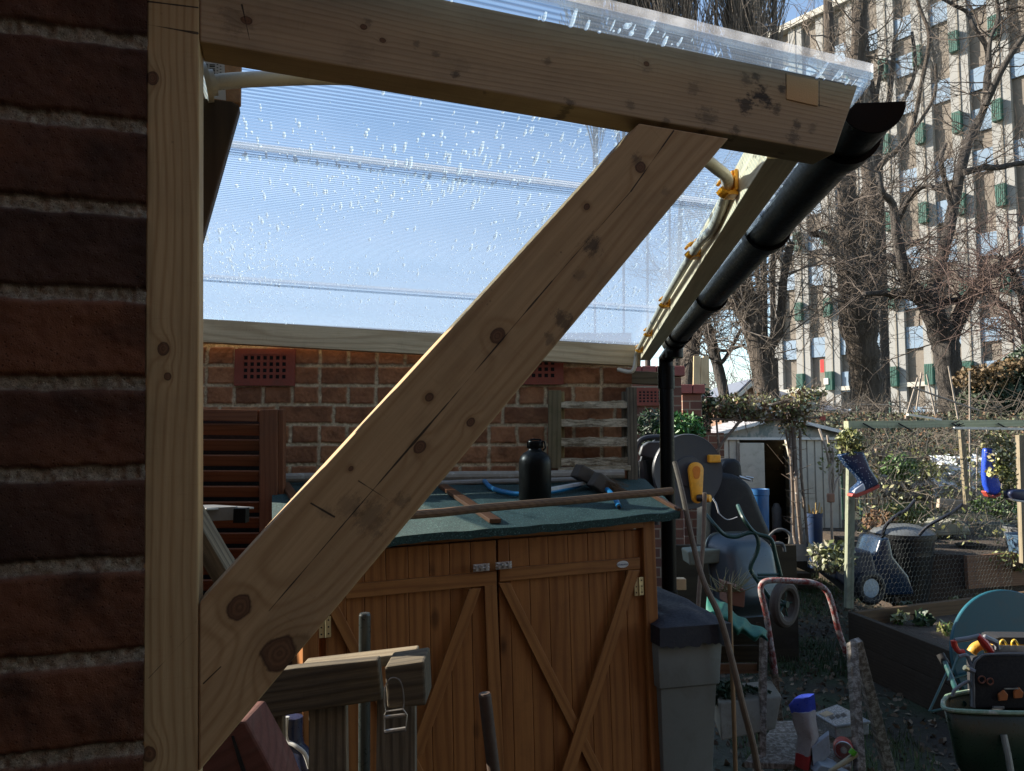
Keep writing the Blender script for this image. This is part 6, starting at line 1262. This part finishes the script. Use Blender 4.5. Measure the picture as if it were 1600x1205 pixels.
nb_ = 0
for f in (0, 2, 4, 6, 8):
    for k in range(NC):
        xc = s0+k*pitch+1.02; zc = sz0+f*fh-.62; mb = MB(); mb.box((xc, -.19, zc), (.54, .36, 1.36))
        for q_ in range(5): mb.box((xc-.22+q_*.11, -.38, zc), (.025, .02, 1.32))
        mb.build('balcony_box', GBX, apt, M=MF)
mb = MB(); mb.box((s0+pitch+.25, .14, sz0+.55), (.28, .02, .95)); mb.build('red_curtain', simple('red_cloth', (.42, .02, .02), .8), apt, M=MF)
mb = MB(); mb.box((s0+pitch+.85, -.25, sz0-.65), (.35, .4, .45)); mb.build('air_unit', simple('white_unit', (.55, .55, .52), .5), apt, M=MF)
# ---- distant house, skyline, roofs
hs_ = thing('gabled_house', Vector((P(1180, 640, 42).x, 42, 0)), 'small distant brick gable with pale bargeboards between the tree trunks', 'house')
HBR = simple('far_red_brick', (.20, .115, .075), .9, .35, 1.5, .2)
Yh = 40; pk = P(1172, 600, Yh); gl_ = P(1146, 625, Yh); gr_ = P(1203, 627, Yh)
mb = MB(); mb.prism([Vector((gl_.x, Yh, 0)), Vector((gr_.x, Yh, 0)), gr_, pk, gl_], (0, 7, 0)); mb.build('wall', HBR, hs_)
mb = MB()
for e in (gl_, gr_):
    d = (e-pk)*1.08; mb.prism([pk+Vector((0, -.3, .12)), pk+d+Vector((0, -.3, .12)), pk+d+Vector((0, -.3, -.12)), pk+Vector((0, -.3, -.12))], (0, .25, 0))
mb.build('bargeboard', simple('pale_board', (.55, .52, .47), .7), hs_)
SLT = simple('grey_slate', (.10, .115, .15), .7, .25, 1.5, .1); mb = MB()
for e in (gl_, gr_):
    d = (e-pk)*1.1; mb.prism([pk+Vector((0, -.25, .16)), pk+d+Vector((0, -.25, .16)), pk+d+Vector((0, -.25, .28)), pk+Vector((0, -.25, .28))], (0, 7.4, 0))
mb.build('roof', SLT, hs_)
lr = thing('long_slate_roof', Vector((P(1150, 620, 55).x, 55, 0)), 'long grey slate roofed terrace behind the small gable', 'house')
a = P(1125, 603, 55); b = P(1210, 605, 55); mb = MB(); mb.prism([(a.x-12, 55, 0), (b.x+6, 55, 0), (b.x+6, 55, a.z-2), (a.x-12, 55, a.z-2)], (0, 9, 0)); mb.build('wall', HBR, lr)
mb = MB(); mb.prism([(a.x-12.5, 54.5, a.z-2), (a.x-12.5, 59.5, a.z), (a.x-12.5, 64.5, a.z-2)], (b.x-a.x+19, 0, 0)); mb.build('roof', SLT, lr)
# far tree line
g = G('far_twig_mass'); g.set(g.mix(g.noise(g.tc(), .5, 4), (.12, .10, .09), (.22, .2, .19)), .95)
Sg = []
for _ in range(9000):
    x = random.uniform(0, 60); y = random.uniform(85, 105); h_ = 7.5+3.0*vnoise(np.array([x*.15]), np.array([1.]), 1, 4)[0]; z = random.uniform(1, h_); d = Vector(rng.normal(size=3)); d.z = abs(d.z)+.4; d = d.normalized()*random.uniform(.8, 2.0); Sg.append((x, y, z, x+d.x, y+d.y, z+d.z, .05, .02))
tag(segs('distant_woodland', Sg, g.mat), 'distant line of bare trees on the horizon', 'woodland', None, 'stuff')
# ---- trees
def bark(name, c, c2): 
    g = G(name); v = g.tc(); col = g.mix(g.mr(g.noise(g.sc(v, (3, 3, .5)), 2, 6, .7), .35, .65), c, c2); g.bump(g.noise(g.sc(v, (4, 4, .7)), 3, 6, .7), 1, .15); return g.set(col, .95)
BK1 = bark('brown_ivy_bark', (.048, .037, .029), (.125, .098, .076)); BK2 = bark('dark_bark', (.035, .029, .025), (.095, .08, .068)); TW1 = simple('warm_twig', (.15, .122, .10), .9, .35, .5, 0); TW2 = simple('grey_twig', (.20, .18, .16), .9, .35, .5, 0); TW3 = simple('dark_twig', (.085, .065, .052), .9, .35, .5, 0)
def grow(S_, p, d, L, r, lvl, up=.15, wig=.25, spread=.7, nch=3, seg=4, taper=.62, minr=.004):
    """recursive limb; appends segments"""
    p = np.array(p); d = np.array(d)/np.linalg.norm(d); st = L/seg; pts = [p]
    for i in range(seg):
        d = d+rng.normal(size=3)*wig+np.array([0, 0, up]); d /= np.linalg.norm(d); q = p+d*st; r0 = max(r*(1-.5*i/seg), minr); r1 = max(r*(1-.5*(i+1)/seg), minr); S_.append((*p, *q, r0, r1)); p = q; pts.append((p, d.copy()))
        if lvl > 0:
            n = nch if i == seg-1 else (1 if rng.random() < .75 else 2)
            for _ in range(n):
                dd = d+rng.normal(size=3)*spread; grow(S_, p, dd, L*rng.uniform(.45, .8), r*.5*rng.uniform(.7, 1.1), lvl-1, up, wig, spread, max(nch-1, 2), max(seg-1, 2), taper, minr)
def limb(mb, px, Y, n=4, dy=.0):
    pts = [P(x, y, Y+dy*i+random.uniform(-.15, .15)) for i, (x, y, r) in enumerate(px)]; rr = [r*Y/F for x, y, r in px]
    sp_ = spline(pts, n); m_ = len(px); R_ = []
    for i in range(len(sp_)): u = i/n; k_ = min(int(u), m_-2); R_.append((rr[k_]+(rr[k_+1]-rr[k_])*(u-k_))*random.uniform(.93, 1.07))
    mb.tube(sp_, R_, 10); return list(zip(sp_, R_))
def mktree(name, label, Y, limbs, bk, tw, tn, L, lvl, r0, up=.1, spread=.8, wig=.28, shag=0, minr=.005, start=.3, group='bare trees in front of the apartment block'):
    base = P(limbs[0][0][0], limbs[0][0][1], Y); t = thing(name, Vector((base.x, base.y, 0)), label, 'tree', group)
    mb = MB(); nodes = []
    for li, l_ in enumerate(limbs):
        if li == 0: 
            b0 = P(l_[0][0], l_[0][1], Y); mb.tube([Vector((b0.x+.1, b0.y, -.2)), b0], [l_[0][2]*Y/F*1.3, l_[0][2]*Y/F], 10)
        nodes.append(limb(mb, l_, Y, dy=random.uniform(-.25, .25)))
    mb.build('trunk', bk, t, smooth=60)
    S_ = []; allp = [(p, r) for li, nd in enumerate(nodes) for i, (p, r) in enumerate(nd) if (li > 0 or i > len(nd)*start)]
    for i in range(tn):
        p, r = allp[rng.integers(len(allp))]; d = rng.normal(size=3); d[2] = abs(d[2])*.6+up; grow(S_, p, d, L*rng.uniform(.5, 1.2), min(r0, r*.5+.012), lvl, up*.5, wig, spread, 3, 4, minr=minr)
    for i in range(shag):
        nd = nodes[0] if random.random() < .6 else nodes[rng.integers(len(nodes))]; p, r = nd[rng.integers(len(nd))]; a = random.uniform(0, 6.283); q = np.array(p)+np.array([math.cos(a)*r, math.sin(a)*r, random.uniform(-.5, .5)]); d = rng.normal(size=3)*.5; d[2] += 1.2; grow(S_, q, d, random.uniform(.3, .8), .02, 1, .1, .3, .7, 2, 3, minr=minr)
    segs('crown', S_, tw, t); return len(S_)
tot = 0
tot += mktree('bare_tree', 'slim curved bare tree between the gutter and the ivy clad trunk', 26, [[(1137, 650, 9), (1128, 600, 8), (1118, 560, 9), (1108, 520, 9), (1098, 500, 8), (1080, 470, 6)], [(1118, 562, 4), (1128, 566, 3.5), (1142, 545, 3), (1158, 515, 2.5)], [(1115, 545, 3), (1135, 548, 2.5), (1165, 538, 2)]], BK2, TW3, 16, 1.9, 2, .035, up=.25, spread=.8)
tot += mktree('bare_tree', 'thick leaning ivy stemmed trunk with forked top at the left of the block', 24, [[(1206, 660, 18), (1200, 620, 18), (1190, 570, 17), (1180, 520, 17), (1166, 470, 16), (1158, 430, 16), (1168, 390, 14), (1176, 330, 12), (1180, 250, 10)], [(1192, 560, 10), (1204, 540, 9), (1216, 520, 8), (1221, 480, 7), (1225, 430, 6), (1236, 380, 6)], [(1162, 500, 7), (1150, 480, 6), (1138, 460, 5), (1128, 430, 5)]], BK1, TW1, 62, 2.0, 2, .035, up=.05, spread=.95, shag=200, start=.4)
tot += mktree('bare_tree', 'massive pollarded trunk wrapped in old ivy stems at the centre of the block', 25, [[(1362, 670, 27), (1355, 620, 25), (1350, 570, 23), (1345, 530, 24), (1341, 500, 30), (1338, 480, 24), (1332, 440, 17), (1328, 400, 15), (1325, 330, 14), (1322, 250, 13), (1335, 170, 12), (1340, 90, 11), (1345, 0, 10), (1345, -90, 8)], [(1348, 490, 15), (1362, 450, 13), (1366, 400, 12), (1368, 350, 11), (1360, 300, 10), (1345, 220, 9), (1300, 150, 9), (1296, 60, 8), (1290, -60, 6)], [(1336, 480, 10), (1318, 450, 7), (1310, 400, 6), (1290, 370, 6), (1265, 365, 5)]], BK1, TW1, 85, 2.1, 2, .035, up=.05, spread=.95, shag=230, start=.33)
tot += mktree('bare_tree', 'dark spreading tree with wide forked limbs right of the pollard', 21, [[(1500, 700, 24), (1492, 650, 22), (1486, 600, 20), (1480, 560, 18), (1476, 535, 20), (1462, 500, 17), (1448, 470, 15), (1432, 458, 14), (1418, 440, 11), (1408, 400, 8), (1400, 360, 7), (1395, 320, 6), (1378, 300, 5), (1372, 270, 4)], [(1482, 535, 13), (1496, 500, 12), (1512, 470, 11), (1530, 445, 10), (1550, 425, 9), (1575, 408, 7), (1610, 385, 6), (1660, 360, 5)], [(1448, 470, 11), (1462, 440, 10), (1470, 410, 9), (1480, 370, 9), (1490, 320, 9), (1500, 270, 8), (1512, 225, 8), (1525, 200, 7), (1540, 160, 6), (1543, 120, 6), (1545, 95, 5), (1540, 70, 4), (1520, 40, 4), (1512, 20, 3.5), (1490, 8, 3), (1468, -5, 3)], [(1540, 165, 5), (1560, 120, 5), (1580, 85, 4.5), (1605, 50, 4), (1640, 0, 4)], [(1545, 95, 4), (1548, 60, 3), (1560, 30, 3), (1556, -10, 3)], [(1430, 458, 7), (1400, 462, 6), (1380, 458, 5), (1350, 460, 4)], [(1455, 478, 7), (1490, 470, 5), (1520, 462, 4), (1545, 440, 4)], [(1505, 270, 6), (1535, 262, 5), (1560, 262, 5), (1600, 255, 4), (1650, 262, 3)], [(1490, 330, 4), (1478, 290, 4), (1470, 250, 4), (1478, 225, 3)], [(1412, 420, 6), (1385, 400, 5), (1372, 410, 4), (1360, 395, 4)], [(1402, 350, 5), (1415, 320, 4), (1430, 300, 3), (1448, 290, 3), (1465, 295, 3)]], BK2, TW3, 95, 1.6, 2, .026, up=.05, spread=.8, start=.35)
# tall upright poplars
def poplar(px, topy, basey, Y, r, label, n=60, xs=0, tilt=0, lean_=0):
    l_ = [(px+xs, basey, r*.55), (px+xs*.5+random.uniform(-2, 2), (basey+topy)/2, r*.6), (px+tilt, topy, r*.5)]; base = P(px, basey, Y); t = thing('poplar', Vector((base.x, base.y, 0)), label, 'tree', 'upright poplars beyond the roof edge')
    mb = MB(); b0 = P(px+xs, basey, Y); mb.tube([Vector((b0.x, b0.y, -.2)), b0], r*Y/F*1.3, 8); nd = limb(mb, l_, Y, 6); mb.build('trunk', BK1, t, smooth=60); S_ = []
    for i in range(n):
        u = random.uniform(.32, .98); p = Vector(nd[0][0]).lerp(nd[-1][0], u); a = random.uniform(0, 6.283); d = np.array([math.cos(a)*.32, math.sin(a)*.32, 1.]); grow(S_, p, d, random.uniform(3., 5.5)*(1-.4*u), .05*(1-.5*u), 2, .22, .08, .17, 2, 4, minr=.013)
    segs('crown', S_, random.choice([TW1, TW2]), t); return len(S_)
for i, (px, ty_) in enumerate(((930, -260), (975, -300), (1012, -330), (1045, -300), (1085, -360), (1118, -330), (1150, -280), (1182, -300), (1215, -330))):
    tot += poplar(px, ty_, 560, random.uniform(30, 37), (random.uniform(3, 4) if i < 4 else random.uniform(6, 10)), ['tall bare poplar furthest left above the roof edge', 'second bare poplar from the left above the roof edge', 'third bare poplar from the left above the roof edge', 'fourth bare poplar from the left above the roof edge', 'fifth bare poplar from the left above the roof edge', 'sixth bare poplar from the left above the roof edge', 'seventh bare poplar from the left, just left of the block', 'bare poplar at the left corner of the block', 'bare poplar overlapping the left bays of the block', 'rightmost bare poplar beside the ivy clad trunk'][i], 80 if i < 7 else 24, tilt=random.uniform(-8, 8), xs=(0, 0, 0, 0, -28, 76, 48, 14, -8, 0)[i])
for i, (px, ty_, by2) in enumerate(((1378, 60, 250), (1425, 40, 330))):
    pass
# young thin trees to the right in front of facade
tot += mktree('bare_tree', 'thin multi stemmed bare tree rising behind the gutter end', 30, [[(1385, 640, 7), (1378, 400, 7), (1372, 240, 7), (1376, 200, 6), (1360, 120, 4), (1352, 40, 3)], [(1376, 210, 5), (1390, 150, 4), (1398, 60, 3)], [(1374, 220, 4), (1368, 170, 3), (1378, 100, 3)], [(1376, 215, 4), (1410, 160, 3.5), (1430, 110, 3), (1425, 50, 2.5)]], BK2, TW1, 20, 2.4, 2, .028, up=.3, spread=.6, start=.5)
tot += mktree('bare_tree', 'slender pale bare tree reaching up across the middle bays of the block', 27, [[(1352, 640, 5), (1347, 330, 5), (1375, 260, 5), (1420, 215, 4), (1440, 130, 3.5), (1452, 60, 3), (1440, 20, 2.5), (1425, -20, 2)], [(1400, 235, 3.5), (1430, 200, 3), (1460, 150, 2.5), (1462, 100, 2)]], BK1, TW2, 20, 1.8, 2, .018, up=.25, spread=.8, start=.4)
tot += mktree('bare_tree', 'dark bare tree half hidden behind the gutter and downpipe', 27, [[(1072, 650, 16), (1076, 580, 15), (1082, 540, 13), (1088, 500, 11), (1100, 430, 9), (1105, 350, 7)]], BK1, TW1, 36, 2.2, 2, .03, up=.25, spread=.7, shag=90)
# right side brown twiggy tree
tot += mktree('bare_tree', 'reddish twiggy tree at the right edge above the evergreen hedge', 19, [[(1620, 700, 9), (1610, 560, 8), (1600, 480, 6), (1585, 430, 5), (1560, 400, 4)], [(1612, 560, 5), (1585, 500, 4), (1560, 470, 3), (1535, 455, 3)]], BK2, simple('reddish_twig', (.13, .085, .07), .9, .35, .5, 0), 55, 1.5, 2, .022, up=.1, spread=.9, start=.2)
print('twig segments', tot)
# hedge at right
HDG = simple('evergreen_leaf', (.03, .05, .022), .6, .6, 2, .1); HDO = simple('orange_brown_leaf', (.12, .075, .03), .7, .5, 2, .1)
hd = thing('evergreen_hedge', Vector((P(1560, 640, 15).x, 15, 0)), 'dense dark evergreen hedge at the right behind the cage', 'hedge')
leaves('foliage', np.concatenate([cloud(P(1572, 620, 15), (.8, .6, .62), 9000), cloud(P(1530, 640, 15), (.5, .5, .4), 3000), cloud(P(1620, 600, 15), (.7, .6, .8), 5000)]), .09, HDG, hd, asp=.6); leaves('top_leaves', np.concatenate([cloud(P(1535, 592, 14.8), (.55, .5, .28), 1300), cloud(P(1590, 572, 14.8), (.5, .5, .15), 700)]), .08, HDO, hd, asp=.6)
segs('stems', sprout(P(1570, 620, 15), (.8, .5, .6), 120, Vector((P(1570, 640, 15).x, 15, 0))), TW3, hd)
# brambles / rough hedge along the cage top, wood boards fence
bf = thing('paling_fence', Vector((P(1350, 650, 18).x, 18, 0)), 'low weathered paling fence in front of the apartment block', 'fence')
for i in range(58):
    x = 1312+i*3.1; a = P(x, 648+random.uniform(-2, 3), 18); mb = MB(); mb.box((a.x, 18+random.uniform(-.03, .03), a.z/2), (.038, .02, a.z)); mb.build('pale', TWIGL if i % 3 else BROWNL, bf)
gf = thing('green_mesh_fence', Vector((P(1300, 660, 14).x, 14, 0)), 'dark posts with horizontal wires beyond the metal shed', 'fence')
for x, y0 in ((1277, 628), (1340, 632), (1391, 628), (1312, 640)): mb = MB(); a = P(x, y0, 14); mb.tube([(a.x, 14, 0), (a.x, 14, a.z)], .028, 8); mb.build('post', GRNT, gf)
for k, y in enumerate((632, 645, 660, 672)): mb = MB(); mb.tube([P(1230, y-2, 14), P(1400, y+1, 14)], .009, 6); mb.build('wire', TWIGL, gf)
gs_ = thing('green_shelter', Vector((P(1300, 680, 16).x, 16, 0)), 'dark green sloping shelter beside a blue door beyond the metal shed', 'shelter')
mb = MB(); mb.prism([P(x, y, 16) for x, y in ((1250, 640), (1282, 615), (1268, 652), (1255, 668))], (0, .6, 0)); mb.build('canopy', GBX, gs_); mb = MB(); mb.prism([P(x, y, 16) for x, y in ((1294, 642), (1311, 640), (1309, 672), (1296, 675))], (0, .4, 0)); mb.build('box', GBX, gs_)
mb = MB(); mb.prism([P(x, y, 15.5) for x, y in ((1213, 622), (1221, 622), (1221, 660), (1213, 660))], (0, .3, 0)); mb.build('box', GBX, gs_)
# undergrowth mass between cage top and block
Sg = []
for _ in range(2700):
    px = random.uniform(1210, 1640); Y = random.uniform(11, 20); a = P(px, random.uniform(628, 735), Y); d = Vector(rng.normal(size=3)); d.z = d.z*.6+.5; b = a+d.normalized()*random.uniform(.15, .6); Sg.append((*a, *b, .007, .004))
tag(segs('bramble_thicket', Sg, simple('bramble_stem', (.10, .08, .06), .9, .5, 1), None), 'thicket of bare brambles behind the cage', 'thicket', None, 'stuff')
C = np.array([P(random.uniform(1215, 1640), random.uniform(645, 740), random.uniform(11, 19)) for _ in range(15000)]); k = rng.random(len(C)); tag(leaves('bramble_leaves', C[k < .3], .07, BROWNL, None), 'dead leaves caught in the thicket behind the cage', 'leaves', None, 'stuff'); tag(leaves('thicket_leaves', C[k >= .3], .07, simple('dull_olive', (.075, .085, .04), .7, .5, 1), None), 'dull olive leaves in the thicket behind the cage', 'leaves', None, 'stuff')
# far ground strip behind (rising bank)
mb = MB(); mb.prism([(-10, 24, -.1), (60, 24, -.1), (60, 40, 2.2), (-10, 40, 2.2)], (0, 0, -.3)); mb.prism([(-10, 40, 2.2), (60, 40, 2.2), (60, 75, 2.2), (-10, 75, 2.2)], (0, 0, -.3)); tag(mb.build('bank', GRM), 'grassy bank in front of the block', None, None, 'structure')
# ================================================================ out-of-view houses and an added blocker that shade the yard
hz_ = thing('neighbour_house', (-10, 2, 0), 'brick house standing left of the yard', 'house')
mb = MB(); mb.box((-12, 1.5, 2.5), (7.5, 11, 5.0)); mb.build('wall', HOUSEB, hz_)
mb = MB(); mb.prism([(-8, -4.2, 4.95), (-12, -4.2, 5.6), (-16, -4.2, 4.95)], (0, 11.5, 0)); mb.build('roof', SLT, hz_)
hz2 = thing('tall_neighbour_house', (-12, 12, 0), 'taller brick house standing beyond the left side of the yard', 'house')
mb = MB(); mb.box((-13, 11.7, 3.3), (8, 9.2, 6.6)); mb.build('wall', HOUSEB, hz2); mb = MB(); mb.prism([(-8.7, 7, 6.55), (-13, 7, 7.4), (-17.3, 7, 6.55)], (0, 9.4, 0)); mb.build('roof', SLT, hz2)
ob = thing('shade_blocker', (0, -2.2, 0), 'brick outbuilding standing behind the photographer', 'outbuilding')  # unseen mass added to cut light on faces turned to the camera
mb = MB(); mb.box((1.5, -3.2, 2.4), (13, 3, 4.8)); mb.build('wall', HOUSEB, ob); mb = MB(); mb.box((1.5, -3.2, 4.86), (13.4, 3.4, .12)); mb.build('roof', SLT, ob)
